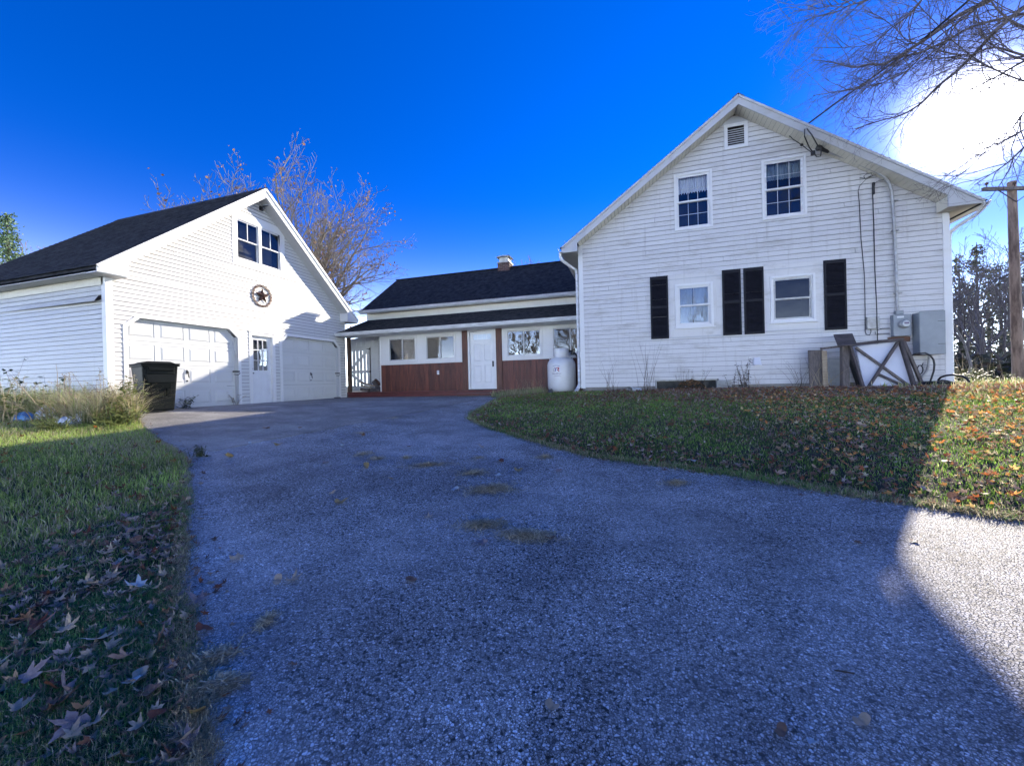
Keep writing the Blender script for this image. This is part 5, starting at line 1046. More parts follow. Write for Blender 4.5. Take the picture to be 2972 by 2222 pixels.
# ================================================================== TREES
class Branches:
    def __init__(s, rg): s.rg = rg; s.mb = MB(); s.tips = []; s.n = 0
    def grow(s, p, d, L, r, lvl, spread=.6, up=.05, wig=.16, kids=(5, 6, 6), ratio=.55, sides=(7, 5, 4, 3, 3), rmin=.003, frac0=.25):
        rg = s.rg; n = max(3, int(4+L/ .8)) if lvl < 2 else 4; pts = [Vector(p)]; dirs = []; d = Vector(d).normalized()
        for i in range(n):
            d = (d+Vector((rg.gauss(0, wig), rg.gauss(0, wig), rg.gauss(0, wig)*.7+up))).normalized(); dirs.append(d); pts.append(pts[-1]+d*(L/n))
        rs = [max(rmin, r*(1-.72*i/n)) for i in range(n+1)]
        s.mb.tube(pts, rs, sides[min(lvl, 4)], cap=False)
        if lvl >= len(kids): s.tips.append((pts[-1].copy(), d.copy())); s.tips.append((pts[-2].copy(), d.copy())); return
        k = kids[lvl]
        for j in range(k):
            t = frac0+(1-frac0)*(j+rg.random())/k; i = min(int(t*n), n-1); q = pts[i].lerp(pts[i+1], t*n-i); dd = dirs[i]
            side = dd.orthogonal().normalized(); side.rotate(mathutils.Quaternion(dd, rg.uniform(0, 2*pi)))
            nd = (dd*(1-spread*.5)+side*spread).normalized(); nd.z += up
            s.grow(q, nd, L*ratio*rg.uniform(.7, 1.15)*(1.15-t*.5), rs[i]*.62, lvl+1, spread, up, wig, kids, ratio, sides, rmin, .15)
def leaf_quads(tips, n, size, cols, rg, spread=.25, name='leaves', mat='litter', parent=None, kind='stuff', droop=0):
    rs_ = np.random.RandomState(rg.randint(0, 9999)); T = np.array([[t[0].x, t[0].y, t[0].z] for t in tips]); idx = rs_.randint(0, len(T), n)
    c = T[idx]+rs_.normal(0, spread, (n, 3)); c[:, 2] -= np.abs(rs_.normal(0, droop, n)) if droop else 0
    a = rs_.normal(size=(n, 3)); a /= np.linalg.norm(a, axis=1)[:, None]; b = np.cross(a, rs_.normal(size=(n, 3))); b /= np.linalg.norm(b, axis=1)[:, None]
    s_ = (size*rs_.uniform(.6, 1.3, n))[:, None]; o0 = off(parent) if parent else Vector((0, 0, 0)); c = c-np.array(o0)
    V_ = np.stack([c-a*s_*.5, c+b*s_*.4, c+a*s_*.5, c-b*s_*.4], 1).reshape(-1, 3); F__ = np.arange(n*4).reshape(n, 4)
    C_ = np.array(cols)[rs_.randint(0, len(cols), n)]*rs_.uniform(.7, 1.25, (n, 1)); return np_mesh(name, V_, F__, MAT[mat], parent, np.repeat(C_, 4, 0), kind=kind)
# oak behind the garage, still holding some leaves
rg = random.Random(21); tb_ = at(855, 1000, 27); tb_[2] = .8
oak = thing('oak_tree', 'large oak behind the garage holding scattered rust brown leaves', 'tree', tuple(tb_))
B = Branches(rg); q = MB(); fork = Vector(tb_)+Vector((0, 0, 5.0)); q.tube([Vector(tb_), Vector(tb_)+Vector((.1, 0, 2)), fork], [.42, .34, .30], 10); q.build('trunk', MAT['bark'], oak, smooth=True)
for k in range(30):
    a = 2.4*k+rg.uniform(-.2, .2); el = math.asin(.22+.76*((k*.618) % 1)); d = Vector((cos(a)*cos(el), sin(a)*cos(el), sin(el)))
    B.grow(fork-Vector((0, 0, rg.uniform(0, 1.2))), d, rg.uniform(7.5, 8.5)*(.80+.42*sin(el)), .13, 0, spread=.60, up=.04, wig=.10, kids=(8, 6, 4), ratio=.50, rmin=.0095)
B.mb.build('branches', MAT['rtwig'], oak)
leaf_quads([t for t in B.tips if rg.random() < .14], 2200, .16, [(.28, .14, .07), (.20, .11, .06), (.34, .19, .10), (.15, .09, .06)], rg, .22, parent=oak)
# bare crown left of garage ridge, pine at far left, thin tree behind the house
def bare(name, lab, px, py, t, hgt, seed, base_z=.5, mat='twig', kids=(6, 5, 4), nb=7, L=None, rmin=.012, rad=.22, trunk=None, grp=None, up=.07, loc=None):
    rg = random.Random(seed); b = Vector(loc) if loc is not None else Vector(at(px, py, t)); b.z = base_z
    o = thing(name, lab, 'tree', tuple(b), grp); B = Branches(rg); th = hgt*(trunk or .30); f = b+Vector((rg.uniform(-.2, .2), rg.uniform(-.2, .2), th))
    q = MB(); q.tube([b, b.lerp(f, .5)+Vector((.05, 0, 0)), f], [rad, rad*.8, rad*.65], 9); q.build('trunk', MAT['bark'], o, smooth=True)
    L = L or hgt*.55
    for k in range(nb):
        a = 2*pi*k/nb+rg.uniform(-.3, .3); el = rg.uniform(.6, 1.4); d = Vector((cos(a)*cos(el), sin(a)*cos(el), sin(el)))
        B.grow(f-Vector((0, 0, rg.uniform(0, th*.35))), d, L*rg.uniform(.75, 1.1), rad*.45, 0, spread=.5, up=up, wig=.12, kids=kids, ratio=.5, rmin=rmin)
    B.mb.build('branches', MAT[mat], o); return o, B
bare('bare_tree', 'faint bare tree top rising behind the garage roof left of the ridge', 175, 900, 40, 17.5, 31, 0, rmin=.014, mat='rtwig', nb=8)
bare('bare_tree', 'pale bare treetop showing beside the gutter of the tall house', 1612, 900, 34, 13.2, 32, 0, mat='bark2', rmin=.013, nb=9)
def conifer(lab, loc, hgt, seed, name='conifer', wid=.22, cols=None, dens=1.0, grp='conifers beyond the lawn at the right', bare_low=.12, droop=.25, size=.30, cat='tree', whorl=.42):
    rg = random.Random(seed); b = Vector(loc); o = thing(name, lab, cat, tuple(b), grp); q = MB(); q.tube([b, b+Vector((rg.uniform(-.1, .1), 0, hgt*.5)), b+Vector((0, 0, hgt))], [hgt*.016, hgt*.011, .02], 8); q.build('trunk', MAT['bark'], o, smooth=True)
    bm_ = MB(); tips = []; z = hgt*bare_low
    while z < hgt*.985:
        t = z/hgt; R_ = hgt*wid*(1-t)**.8*rg.uniform(.75, 1.12)+.15; nb = rg.randint(4, 6)
        for k in range(nb):
            if rg.random() > .9*dens+.1: continue
            a = rg.uniform(0, 2*pi); r_ = R_*rg.uniform(.55, 1.1); p0 = b+Vector((0, 0, z)); e = p0+Vector((cos(a)*r_, sin(a)*r_, -droop*r_+rg.uniform(-.1, .25))); m_ = p0.lerp(e, .5)+Vector((0, 0, .10*r_))
            bm_.tube([p0, m_, e], [.035*(1-t)+.012, .02*(1-t)+.01, .006], 4, cap=False)
            for i in range(int(4+r_*5)):
                s_ = rg.uniform(.2, 1.02); pp = p0.lerp(m_, s_*2) if s_ < .5 else m_.lerp(e, s_*2-1); tips.append((pp, None))
        z += whorl*rg.uniform(.7, 1.2)*(1.15-t*.5)
    bm_.build('branches', MAT['twig'], o)
    cols = cols or [(.08, .09, .055), (.12, .115, .07), (.17, .145, .085), (.06, .075, .05)]  # needle tones lightened to imitate a hazy flare veil
    leaf_quads(tips, int(len(tips)*4.2*dens), size, cols, rg, .16, name='needle_clusters', mat='needle', parent=o, droop=.08); return o
pl = at(30, 950, 24); pl[2] = .3
conifer('soft green pine showing above the garage roof at the left edge', (pl[0], pl[1], .3), 12.0, 41, name='pine_tree', wid=.20, cols=[(.12, .19, .08), (.17, .25, .11), (.08, .14, .06)], grp=None, bare_low=.3, size=.13, dens=1.5)
cons = [(2790, 33, 11.3, 'dark spruce directly right of the house corner, pale sky behind its top', 0), (2842, 36, 13.2, 'tallest dark conifer with rounded top between house and pole', .0), (2905, 40, 12.3, 'conifer just left of the utility pole', .0), (2760, 44, 12.0, 'conifer half hidden by the house corner', 0), (2985, 38, 14.0, 'conifer cut by the right edge beyond the pole', 0), (2875, 50, 14.5, 'further conifer seen between the nearer ones left of the pole', 0), (3060, 44, 16.5, 'tall conifer just past the right edge', 0), (2935, 56, 17.0, 'distant conifer behind the utility pole', 0), (2815, 56, 13.8, 'distant conifer behind the tallest dark one', 0), (2725, 38, 9.5, 'low conifer mostly behind the house wall', 0)]
for i, (px, t, h_, lab, _) in enumerate(cons):
    p = at(px, 1090, t); conifer(lab, (p[0], p[1], H(p[0], p[1])-.2), h_, 50+i, dens=.6, size=.22, wid=.26, whorl=.5)
bg_bt = [(2800, 30, 11.8, 'bare tree with spreading grey limbs just right of the house corner'), (2855, 27, 11.5, 'taller bare tree between the house corner and the pole'), (2925, 31, 10.5, 'bare tree half behind the utility pole'), (3010, 28, 12.5, 'bare tree leaning in from the right edge')]
for i, (px, t, h_, lab) in enumerate(bg_bt):
    p = at(px, 1090, t); bare('bare_tree', lab, 0, 0, 0, h_, 70+i, H(p[0], p[1])-.1, loc=(p[0], p[1], 0), nb=6, kids=(6, 5, 3), rmin=.010, mat='twig', grp='bare trees beyond the lawn at the right', rad=.16)
# undergrowth in the wood edge
rgs = np.random.RandomState(5); tips = []
for k in range(260):
    p = at(rgs.uniform(2700, 3150), 1080, rgs.uniform(24, 48)); tips.append((Vector((p[0], p[1], H(p[0], p[1])+rgs.uniform(.1, 1.6))), None))
o = leaf_quads(tips, 9000, .34, [(.03, .035, .015), (.05, .045, .02), (.02, .025, .012), (.07, .05, .03)], random.Random(3), .55, name='undergrowth', mat='needle', parent=None)
tag(o, 'dark brush along the foot of the wood at the right', 'undergrowth', kind='stuff')

# big maple right of the frame whose limbs reach over the upper right of the view
rg = random.Random(99); mb0 = Vector((11.2, 7.6, .7)); maple = thing('maple_tree', 'bare maple whose limbs reach down across the upper right sky', 'tree', tuple(mb0))
q = MB(); mf = mb0+Vector((-.2, .2, 5.2)); q.tube([mb0, mb0+Vector((0, .1, 2.4)), mf], [.5, .40, .34], 12); q.build('trunk', MAT['bark'], maple, smooth=True)
RK = .55
limbs = [([(2150, -160), (1860, 0), (1600, 130), (1390, 280), (1240, 380), (1150, 440), (1000, 515), (890, 515), (760, 540), (600, 500), (430, 480)], .085, 7.4, 8.6),
 ([(2300, -20), (2128, 60), (1900, 250), (1780, 380), (1600, 560), (1440, 690), (1300, 830), (1150, 920), (1000, 960), (780, 1030)], .075, 6.8, 8.3),
 ([(1500, -180), (1310, 0), (1200, 130), (1060, 230), (960, 320), (880, 360), (720, 380), (450, 385)], .04, 7.6, 8.6),
 ([(1050, -120), (880, 0), (740, 40), (620, 100), (420, 150), (240, 210)], .035, 8.0, 8.8), ([(860, -60), (700, 20), (520, 60), (400, 80), (290, 90)], .02, 8.0, 8.8),
 ([(2350, 400), (2128, 490), (1950, 590), (1760, 690), (1600, 760)], .045, 6.6, 7.6), ([(2350, 60), (2128, 110), (1950, 150), (1700, 220), (1500, 330), (1300, 420), (1180, 460), (1000, 600), (820, 690), (600, 740), (440, 765)], .05, 7.0, 8.6),
 ([(2330, 960), (2128, 1040), (1980, 1120), (1860, 1200), (1700, 1270), (1560, 1320)], .03, 6.4, 7.4), ([(2330, 1000), (2128, 1180), (2000, 1300), (1900, 1370), (1730, 1480)], .035, 6.4, 7.3),
 ([(2300, 800), (2128, 900), (2040, 1020), (1900, 1130), (1660, 1370), (1560, 1415)], .03, 6.4, 7.3), ([(1980, -200), (1780, 40), (1600, 180), (1440, 300), (1330, 420), (1200, 560), (1050, 640), (900, 700), (700, 720)], .035, 7.2, 8.4),
 ([(2300, 250), (2080, 200), (1900, 60), (1800, -120)], .05, 6.8, 7.0), ([(2320, 500), (2080, 430), (1880, 380), (1700, 440), (1500, 420), (1350, 360), (1200, 330), (1100, 230), (980, 140), (850, 80)], .035, 7.0, 8.2),
 ([(2320, 700), (2100, 640), (1900, 560), (1740, 470), (1560, 330), (1420, 180), (1300, 60), (1200, -80)], .03, 7.0, 7.8)]
B = Branches(rg); LM = MB()
for pts_, r_, t0, t1 in limbs:
    r_ *= RK
    n = len(pts_); W = [Vector(at(*z7(a, b), t0+(t1-t0)*i/(n-1)+rg.uniform(-.08, .08))) for i, (a, b) in enumerate(pts_)]
    # smooth
    P_ = []
    for i in range(n-1):
        a0, a1, a2, a3 = W[max(i-1, 0)], W[i], W[i+1], W[min(i+2, n-1)]
        for k in range(3):
            t = k/3; P_.append(.5*((2*a1)+(-a0+a2)*t+(2*a0-5*a1+4*a2-a3)*t*t+(-a0+3*a1-3*a2+a3)*t**3))
    P_.append(W[-1]); m_ = len(P_); LM.tube(P_, [max(.007, r_*(1-.88*i/m_)) for i in range(m_)], 7, cap=False)
    root_ = P_[0]; LM.tube([mf-Vector((0, 0, rg.uniform(0, 2))), mf.lerp(root_, .5)+Vector((0, 0, .5)), root_], [.16, max(.06, r_*1.3), r_], 7, cap=False)
    tot = int(m_*1.2)
    if pts_[-1][1] > 1200: tot //= 2
    for j in range(tot):
        f_ = (j+rg.random())/tot*(m_-2)+.5; i = int(f_); p = P_[i].lerp(P_[i+1], f_-i); d = (P_[i+1]-P_[i]).normalized()
        side = d.orthogonal().normalized(); side.rotate(mathutils.Quaternion(d, rg.uniform(0, 2*pi))); nd = (d*.75+side*.6+Vector((0, 0, -.02))).normalized()
        B.grow(p, nd, rg.uniform(.5, 1.5)*(1.0-.3*i/m_), .009*(1-.5*i/m_)+.002, 1, spread=.6, up=-.01, wig=.20, kids=(0, 5, 4), ratio=.52, sides=(6, 4, 3, 3, 3), rmin=.0017)
LM.build('limbs', MAT['twig'], maple, smooth=True); B.mb.build('twigs', MAT['twig'], maple)
# trees standing across the road behind the viewer, mirrored in the house windows
for i, (x, y, h_, lab) in enumerate(((-6, -20, 14, 'bare tree mirrored in the lower left window of the tall house'), (1.5, -24, 15, 'bare tree mirrored between the shutters of the tall house'), (9, -22, 13, 'bare tree mirrored in the upper windows of the tall house'), (-14, -24, 13, 'bare tree mirrored in the porch windows'))):
    bare('bare_tree', lab, 0, 0, 0, h_, 90+i, -.1, loc=(x, y, 0), nb=8, kids=(6, 5), rmin=.03, mat='bark2', grp='trees behind the viewer', rad=.3, trunk=.2)

# ================================================================== GRASS
def blades(name, pts, hgt, wid, cols, lean=.5, seed=1, mat='blade', kind='stuff', label=None, cat=None):
    rs_ = np.random.RandomState(seed); n = len(pts); a = rs_.uniform(0, 2*pi, n); b = rs_.uniform(0, 2*pi, n)
    h_ = (hgt*rs_.uniform(.5, 1.35, n))[:, None]; w_ = (wid*rs_.uniform(.7, 1.3, n))[:, None]; l_ = (np.abs(rs_.normal(0, lean, n)))[:, None]
    sx = np.stack([np.cos(a), np.sin(a), np.zeros(n)], 1)*w_*.5; dr = np.stack([np.cos(b), np.sin(b), np.zeros(n)], 1); up = np.array([0, 0, 1.])
    base = pts; mid = base+dr*h_*l_*.35+up*h_*.55; tip = base+dr*h_*l_*1.0+up*h_*(1-.25*np.minimum(l_, 1.5))
    V_ = np.stack([base-sx, base+sx, mid+sx*.8, mid-sx*.8, tip], 1).reshape(-1, 3)
    k = np.arange(n)*5; F3 = np.concatenate([np.stack([k, k+1, k+2], 1), np.stack([k, k+2, k+3], 1), np.stack([k+3, k+2, k+4], 1)])
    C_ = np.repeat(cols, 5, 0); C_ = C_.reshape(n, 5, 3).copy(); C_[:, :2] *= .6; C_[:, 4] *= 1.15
    o = np_mesh(name, V_, F3, MAT[mat], None, C_.reshape(-1, 3), kind=kind); return tag(o, label, cat)
def scatter(n, x0, x1, y0, y1, test, seed, bias=None):
    rs_ = np.random.RandomState(seed); x = rs_.uniform(x0, x1, n); y = rs_.uniform(y0, y1, n); ok = test(x, y)
    if bias is not None: ok &= rs_.rand(n) < bias(x, y)
    x, y = x[ok], y[ok]; return np.stack([x, y, HN(x, y)-.01], 1)
HOUSEB = lambda x, y: ~((x > -1.55) & (x < 7.1) & (y > 11.75)) & ~((x < -10.75) & (y > 5.57)) & ~((x < -1.4) & (y > 12.95))
LAWN = lambda x, y: ~pip(x, y, DRIVE) & HOUSEB(x, y)
def vn(x, y, s, seed):      # cheap value noise
    rs_ = np.random.RandomState(seed); g = rs_.rand(64, 64); u = (np.asarray(x)*s) % 63; v = (np.asarray(y)*s) % 63; i = u.astype(int); j = v.astype(int); fu, fv = u-i, v-j; fu = fu*fu*(3-2*fu); fv = fv*fv*(3-2*fv)
    return (g[i, j]*(1-fu)+g[i+1, j]*fu)*(1-fv)+(g[i, j+1]*(1-fu)+g[i+1, j+1]*fu)*fv
def grass_cols(p, seed, dry=0.12, pal=None):
    rs_ = np.random.RandomState(seed); n = len(p); pal = np.array(pal or [(.17, .33, .08), (.22, .39, .09), (.30, .44, .11), (.13, .26, .08)])
    c = pal[rs_.randint(0, len(pal), n)]*rs_.uniform(.6, 1.3, (n, 1))*(.55+.75*vn(p[:, 0], p[:, 1], 1.7, seed))[:, None]; dry = dry*(.3+1.5*vn(p[:, 0], p[:, 1], 1.1, seed+5)); d = np.array([(.58, .50, .30), (.46, .38, .22), (.70, .62, .40)])[rs_.randint(0, 3, n)]
    m = rs_.rand(n) < dry; c[m] = d[m]*rs_.uniform(.7, 1.1, (m.sum(), 1)); return c
LNEAR = lambda x, y: LAWN(x, y) & (x < 0)
dl = lambda x, y: np.clip(dist_poly(x, y, LEw)/.5, .6, 1)
p = scatter(150000, -4.6, -.9, .2, 3.2, LNEAR, 1, dl); v_ = vn(p[:, 0], p[:, 1], 2.1, 4); keep = np.random.RandomState(2).rand(len(p)) < .35+.75*v_; p = p[keep]
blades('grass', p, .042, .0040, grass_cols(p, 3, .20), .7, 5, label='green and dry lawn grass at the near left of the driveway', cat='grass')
p = scatter(150000, -14, -4.0, .5, 5.7, LNEAR, 11, None)
blades('grass', p, .075, .007, grass_cols(p, 4, .32, [(.36, .50, .10), (.46, .58, .14), (.55, .60, .20), (.26, .40, .09)]), .6, 6, label='shaggy lawn between the driveway and the garage corner', cat='grass')  # palette made brighter and yellower to look sunlit
RN = lambda x, y: LAWN(x, y) & (x > -4)
p = scatter(330000, -3.8, 9.5, 2.0, 13.0, RN, 21, None)
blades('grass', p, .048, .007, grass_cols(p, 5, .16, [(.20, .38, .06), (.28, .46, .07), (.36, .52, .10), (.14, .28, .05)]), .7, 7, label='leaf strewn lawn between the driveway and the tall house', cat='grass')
p = scatter(90000, 5, 40, 8, 45, lambda x, y: LAWN(x, y) & (np.hypot(x, y) < 46) & ~((x < 8) & (y > 11.7)), 31, lambda x, y: np.clip(9/np.hypot(x, y), 0, 1))
blades('grass', p, .16, .022, grass_cols(p, 6, .35, [(.34, .40, .12), (.46, .48, .18), (.24, .30, .10)]), .6, 8, label='rough sunlit grass beyond the house corner at the right', cat='grass')
p = scatter(70000, -2.9, -1.1, .6, 1.75, LNEAR, 12, lambda x, y: np.clip(.3+.9*vn(x, y, 5.0, 6), 0, 1))
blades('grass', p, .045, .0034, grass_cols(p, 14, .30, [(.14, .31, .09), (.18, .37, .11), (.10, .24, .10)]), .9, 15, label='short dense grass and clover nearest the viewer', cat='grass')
def edge_pts(line, n, seed, sd, ymin):
    rs_ = np.random.RandomState(seed); L = np.array(line); d = np.diff(L, axis=0); ln = np.hypot(d[:, 0], d[:, 1]); ok = (L[:-1, 1] > ymin) & (L[:-1, 0] < 5); pr_ = ln*ok/np.maximum(.6, np.hypot(L[:-1, 0], L[:-1, 1]))**1.2; i = rs_.choice(len(d), n, p=pr_/pr_.sum()); t = rs_.rand(n)
    nn_ = np.stack([-d[i, 1], d[i, 0]], 1)/ln[i][:, None]; xy = L[i]+d[i]*t[:, None]+nn_*rs_.normal(0, sd, n)[:, None]; z = ZG*np.minimum(np.hypot(xy[:, 0], xy[:, 1])/11.3, 1)+.012; return np.c_[xy, z]
p = edge_pts(LEw, 15000, 71, .026, .3); blades('edge_grass', p, .032, .0036, grass_cols(p, 72, .62), 1.5, 73, label='matted dry grass creeping over the left asphalt edge', cat='grass')
p = edge_pts(REw, 14000, 74, .05, 1.5); blades('edge_grass', p, .05, .0055, grass_cols(p, 75, .45), 1.3, 76, label='ragged grass hanging over the right asphalt edge', cat='grass')
# tall dry grass before the garage side wall
def band(x, y): return LNEAR(x, y) & (y > 4.25+.05*(x+9)) & (x < -8.6)
p = scatter(40000, -14.5, -8.4, 3.7, 5.55, band, 41, None); vb = vn(p[:, 0], p[:, 1], 4.3, 9)*np.clip((p[:, 1]-4.0)/.8, .25, 1); p = p[vb > .30]
blades('tall_grass', p, .34+.34*vn(p[:, 0], p[:, 1], 6.0, 12), .009, grass_cols(p, 8, .68, [(.30, .38, .10), (.42, .46, .16), (.55, .54, .24)]), .95, 9, label='tall dry yellow grass along the foot of the garage side wall', cat='grass')
p = scatter(3000, -4.2, -2.7, 11.3, 12.95, lambda x, y: HOUSEB(x, y), 51, None)
blades('tall_grass', p, .22, .007, grass_cols(p, 9, .6), .5, 10, label='dry seeding grass between the porch step and the white tank', cat='grass')

# ================================================================== FALLEN LEAVES
def maple_outline(rg):
    pts = []; lob = [(0, 1.0), (52, .86), (108, .62), (-52, .86), (-108, .62)]; keys = []
    for a, r in lob: keys += [(a, r*rg.uniform(.9, 1.08)), (a-13, r*.66), (a+13, r*.66), (a-7, r*.72), (a+7, r*.72)]
    keys += [(27, .36), (-27, .36), (80, .34), (-80, .34), (150, .30), (-150, .30), (180, .12)]
    keys.sort(); return [(radians(a), r) for a, r in keys]
def oval_outline(rg): return [(radians(a), .34+.62*abs(cos(radians(a)))**1.6*.75+rg.uniform(-.02, .02)) for a in range(-180, 180, 24)]
def leaf_shape(kind, rg, curl, size=1.0):
    out = maple_outline(rg) if kind == 'maple' else oval_outline(rg); k1, k2, k3 = rg.uniform(-1, 1)*curl, rg.uniform(.3, 1)*curl, rg.uniform(-1, 1)*curl; ph = rg.uniform(0, 6)
    def f(x, y): r2 = x*x+y*y; return k2*r2*.9+k1*x*y+.10*curl*sin(5*x+ph)+.12*curl*cos(6*y+ph)+k3*.3*y*abs(y)
    V_ = [(0, 0, f(0, 0))]; n = len(out)
    for s_ in (.5, 1.0):
        for a, r in out: x, y = sin(a)*r*s_, cos(a)*r*s_; V_.append((x, y, f(x, y)))
    F__ = [(0, 1+i, 1+(i+1) % n) for i in range(n)]; F__ += [(1+i, 1+n+i, 1+n+(i+1) % n, 1+(i+1) % n) for i in range(n)]
    zmin = min(v[2] for v in V_); V_ = [(v[0]*size, v[1]*size, (v[2]-zmin)*size) for v in V_]
    # stem
    k = len(V_); s0 = -.12*size; V_ += [(-.012*size, s0, V_[0][2]), (.012*size, s0, V_[0][2]), (.05*size, -.75*size, V_[0][2]+.12*size), (.03*size, -.75*size, V_[0][2]+.12*size)]
    F__ += [(k, k+1, k+2, k+3)]; return V_, F__
rg = random.Random(77); LV = {}
for kd in ('maple', 'oval'):
    for c in LEAFC:
        for v_ in range(4 if kd == 'maple' else 2):
            V_, F__ = leaf_shape(kd, rg, rg.uniform(.35, .95)); me = bpy.data.meshes.new('leaf_%s_%s' % (kd, c)); me.from_pydata(V_, [], F__); me.materials.append(LEAFC[c]); me.polygons.foreach_set('use_smooth', [True]*len(me.polygons)); me.update(); LV.setdefault((kd, c), []).append(me)
CN = dict(brown='brown', tan='tan', pink='mauve', rust='rusty orange', pale='pale silvery', yellow='pale yellow')
def put_leaf(x, y, kd, c, size, label, group, dz=.01, tilt=.25, rz=None, zz=None):
    me = rg.choice(LV[(kd, c)]); o = bpy.data.objects.new('fallen_leaf', me); COL.objects.link(o)
    base = zz if zz is not None else (ZG*min(hypot(x, y)/11.3, 1)+.013 if pip([x], [y], DRIVE)[0] else H(x, y)+.012)
    o.location = (x, y, base+dz); o.scale = (size,)*3; o.rotation_euler = (rg.gauss(0, tilt), rg.gauss(0, tilt), rg.uniform(0, 2*pi) if rz is None else rz); tag(o, label, 'leaf', group); return o
D_ = 1.3436
drv = [(515, 1207, 'maple', 'tan', .07, 'tan maple leaf on the asphalt left of the paired leaves'), (600, 1255, 'oval', 'tan', .05, 'small dull tan leaf touching the larger curled leaf on the asphalt'), (630, 1255, 'maple', 'tan', .075, 'curled light brown leaf lying alone between the lawn edge and mid drive'), (889, 1252, 'oval', 'brown', .055, 'round brown leaf in the middle of the lower driveway'),
 (432, 1300, 'maple', 'pink', .085, 'mauve brown maple leaf straddling the left edge of the asphalt'), (428, 1543, 'oval', 'yellow', .06, 'pale yellow oval leaf at the lower left asphalt edge'), (1192, 1527, 'oval', 'tan', .038, 'veined tan leaf lying alone near the bottom centre of the driveway'), (1688, 1577, 'oval', 'brown', .038, 'dark brown curled leaf left of the small white leaf at the bottom right'),
 (1863, 1560, 'oval', 'tan', .040, 'flat tan oval leaf nearest the bottom right shadow'), (1752, 1603, 'maple', 'pale', .030, 'small bluish white leaf scrap between the brown leaf and the flat tan leaf'), (738, 1086, 'oval', 'yellow', .075, 'yellowish leaf on mid driveway left of centre'), (720, 1063, 'oval', 'tan', .05, 'tiny tan leaf just beyond the yellowish leaf'),
 (925, 1118, 'maple', 'tan', .06, 'small star shaped tan leaf left of the long clippings patch'), (1045, 1170, 'maple', 'pink', .085, 'dark mauve crumpled leaf below the long clippings patch'), (1190, 1162, 'oval', 'brown', .05, 'brown leaf at the right end of the long clippings patch'), (1082, 1121, 'oval', 'tan', .05, 'tan leaf at the top edge of the long clippings patch'),
 (1120, 1017, 'oval', 'yellow', .07, 'yellow leaf above and right of the round clippings patch'), (1203, 1018, 'maple', 'pink', .075, 'dark reddish leaf furthest right on mid driveway'), (1075, 1027, 'oval', 'pale', .06, 'pale leaf between the clippings patches'), (983, 1057, 'oval', 'pale', .06, 'pale leaf left of the round clippings patch'),
 (1083, 996, 'oval', 'rust', .08, 'rusty leaf beyond the clippings patches at right'), (703, 1000, 'maple', 'pink', .08, 'dark mauve leaf beyond the yellowish leaf at left'), (495, 987, 'oval', 'yellow', .10, 'bright yellow leaf near the left lawn corner'), (598, 962, 'oval', 'yellow', .10, 'pale leaf on the driveway near the apron seam'), (738, 962, 'oval', 'pale', .07, 'pale leaf on the driveway right of the seam leaf'),
 (790, 1009, 'oval', 'yellow', .08, 'yellow leaf left of the thin clippings'), (845, 1034, 'oval', 'tan', .05, 'tan leaf below the thin clippings'), (883, 964, 'oval', 'rust', .06, 'small rusty leaf high on mid driveway'), (1040, 965, 'maple', 'tan', .09, 'tan leaf near the right lawn tip'), (785, 940, 'maple', 'brown', .09, 'dark leaf just below the apron seam'),
 (782, 922, 'oval', 'pale', .10, 'white leaf scrap on the apron seam'), (575, 925, 'oval', 'brown', .08, 'dark speck leaf on the grey apron before the garage'), (648, 924, 'oval', 'brown', .06, 'small dark leaf on the grey apron right of the other'), (1500, 1000, 'maple', 'pale', .07, 'pale leaf on the asphalt at the right lawn edge'), (1855, 1172, 'oval', 'brown', .04, 'tiny dark leaf where shade meets sun'), (1975, 1168, 'oval', 'brown', .03, 'tiny dark leaf in the sunlit asphalt'), (540, 958, 'oval', 'pale', .05, 'pale fleck of leaf by the driveway weed')]
for (a, b, kd, c, s_, lab) in drv:
    p = ground_hit(a*D_, b*D_); put_leaf(p[0], p[1], kd, c, s_, lab, 'leaves scattered on the driveway', dz=.004, tilt=.12)
big = [(300, 1272, 'maple', 'pale', .075, 'silvery white maple leaf lying in grass nearest the asphalt edge'), (218, 1385, 'maple', 'pale', .085, 'largest silvery white maple leaf with yellow stem'), (300, 1475, 'maple', 'pale', .055, 'small bright white maple leaf below the large one'), (320, 1428, 'oval', 'yellow', .045, 'round cream leaf between the two lower white leaves'),
 (270, 1428, 'maple', 'pink', .07, 'mauve maple leaf crossed by the yellow stem'), (100, 1490, 'maple', 'rust', .07, 'rusty leaf tucked under the long grey mauve leaf'), (140, 1500, 'maple', 'pink', .085, 'long grey mauve curled leaf at the lower left'), (60, 1470, 'maple', 'pink', .08, 'grey mauve leaf upright at the far lower left'), (160, 1565, 'maple', 'pink', .09, 'big mauve maple leaf near the bottom left'),
 (120, 1530, 'maple', 'brown', .075, 'brown leaf beside the long mauve leaf at bottom left'), (30, 1540, 'maple', 'tan', .06, 'tan pointed leaf at the far bottom left'), (405, 1630, 'maple', 'pink', .07, 'purple mauve leaf at the bottom of the asphalt edge'), (440, 1365, 'oval', 'rust', .05, 'orange brown leaf on the asphalt edge above the cream leaf'), (340, 1548, 'oval', 'rust', .035, 'small bright orange curled leaf near the bottom edge'),
 (345, 1390, 'maple', 'brown', .07, 'brown curled leaf beside the white leaf stem'), (75, 1355, 'maple', 'rust', .08, 'dark red brown leaf at mid left grass'), (145, 1365, 'maple', 'tan', .07, 'pinkish tan curled leaf left of the largest white leaf'), (200, 1265, 'maple', 'tan', .06, 'tan folded leaf left of the nearest white leaf'), (205, 1050, 'maple', 'pink', .09, 'pale mauve leaf in the far left grass'), (245, 1060, 'maple', 'rust', .10, 'bright rusty red leaf standing in the far left grass')]
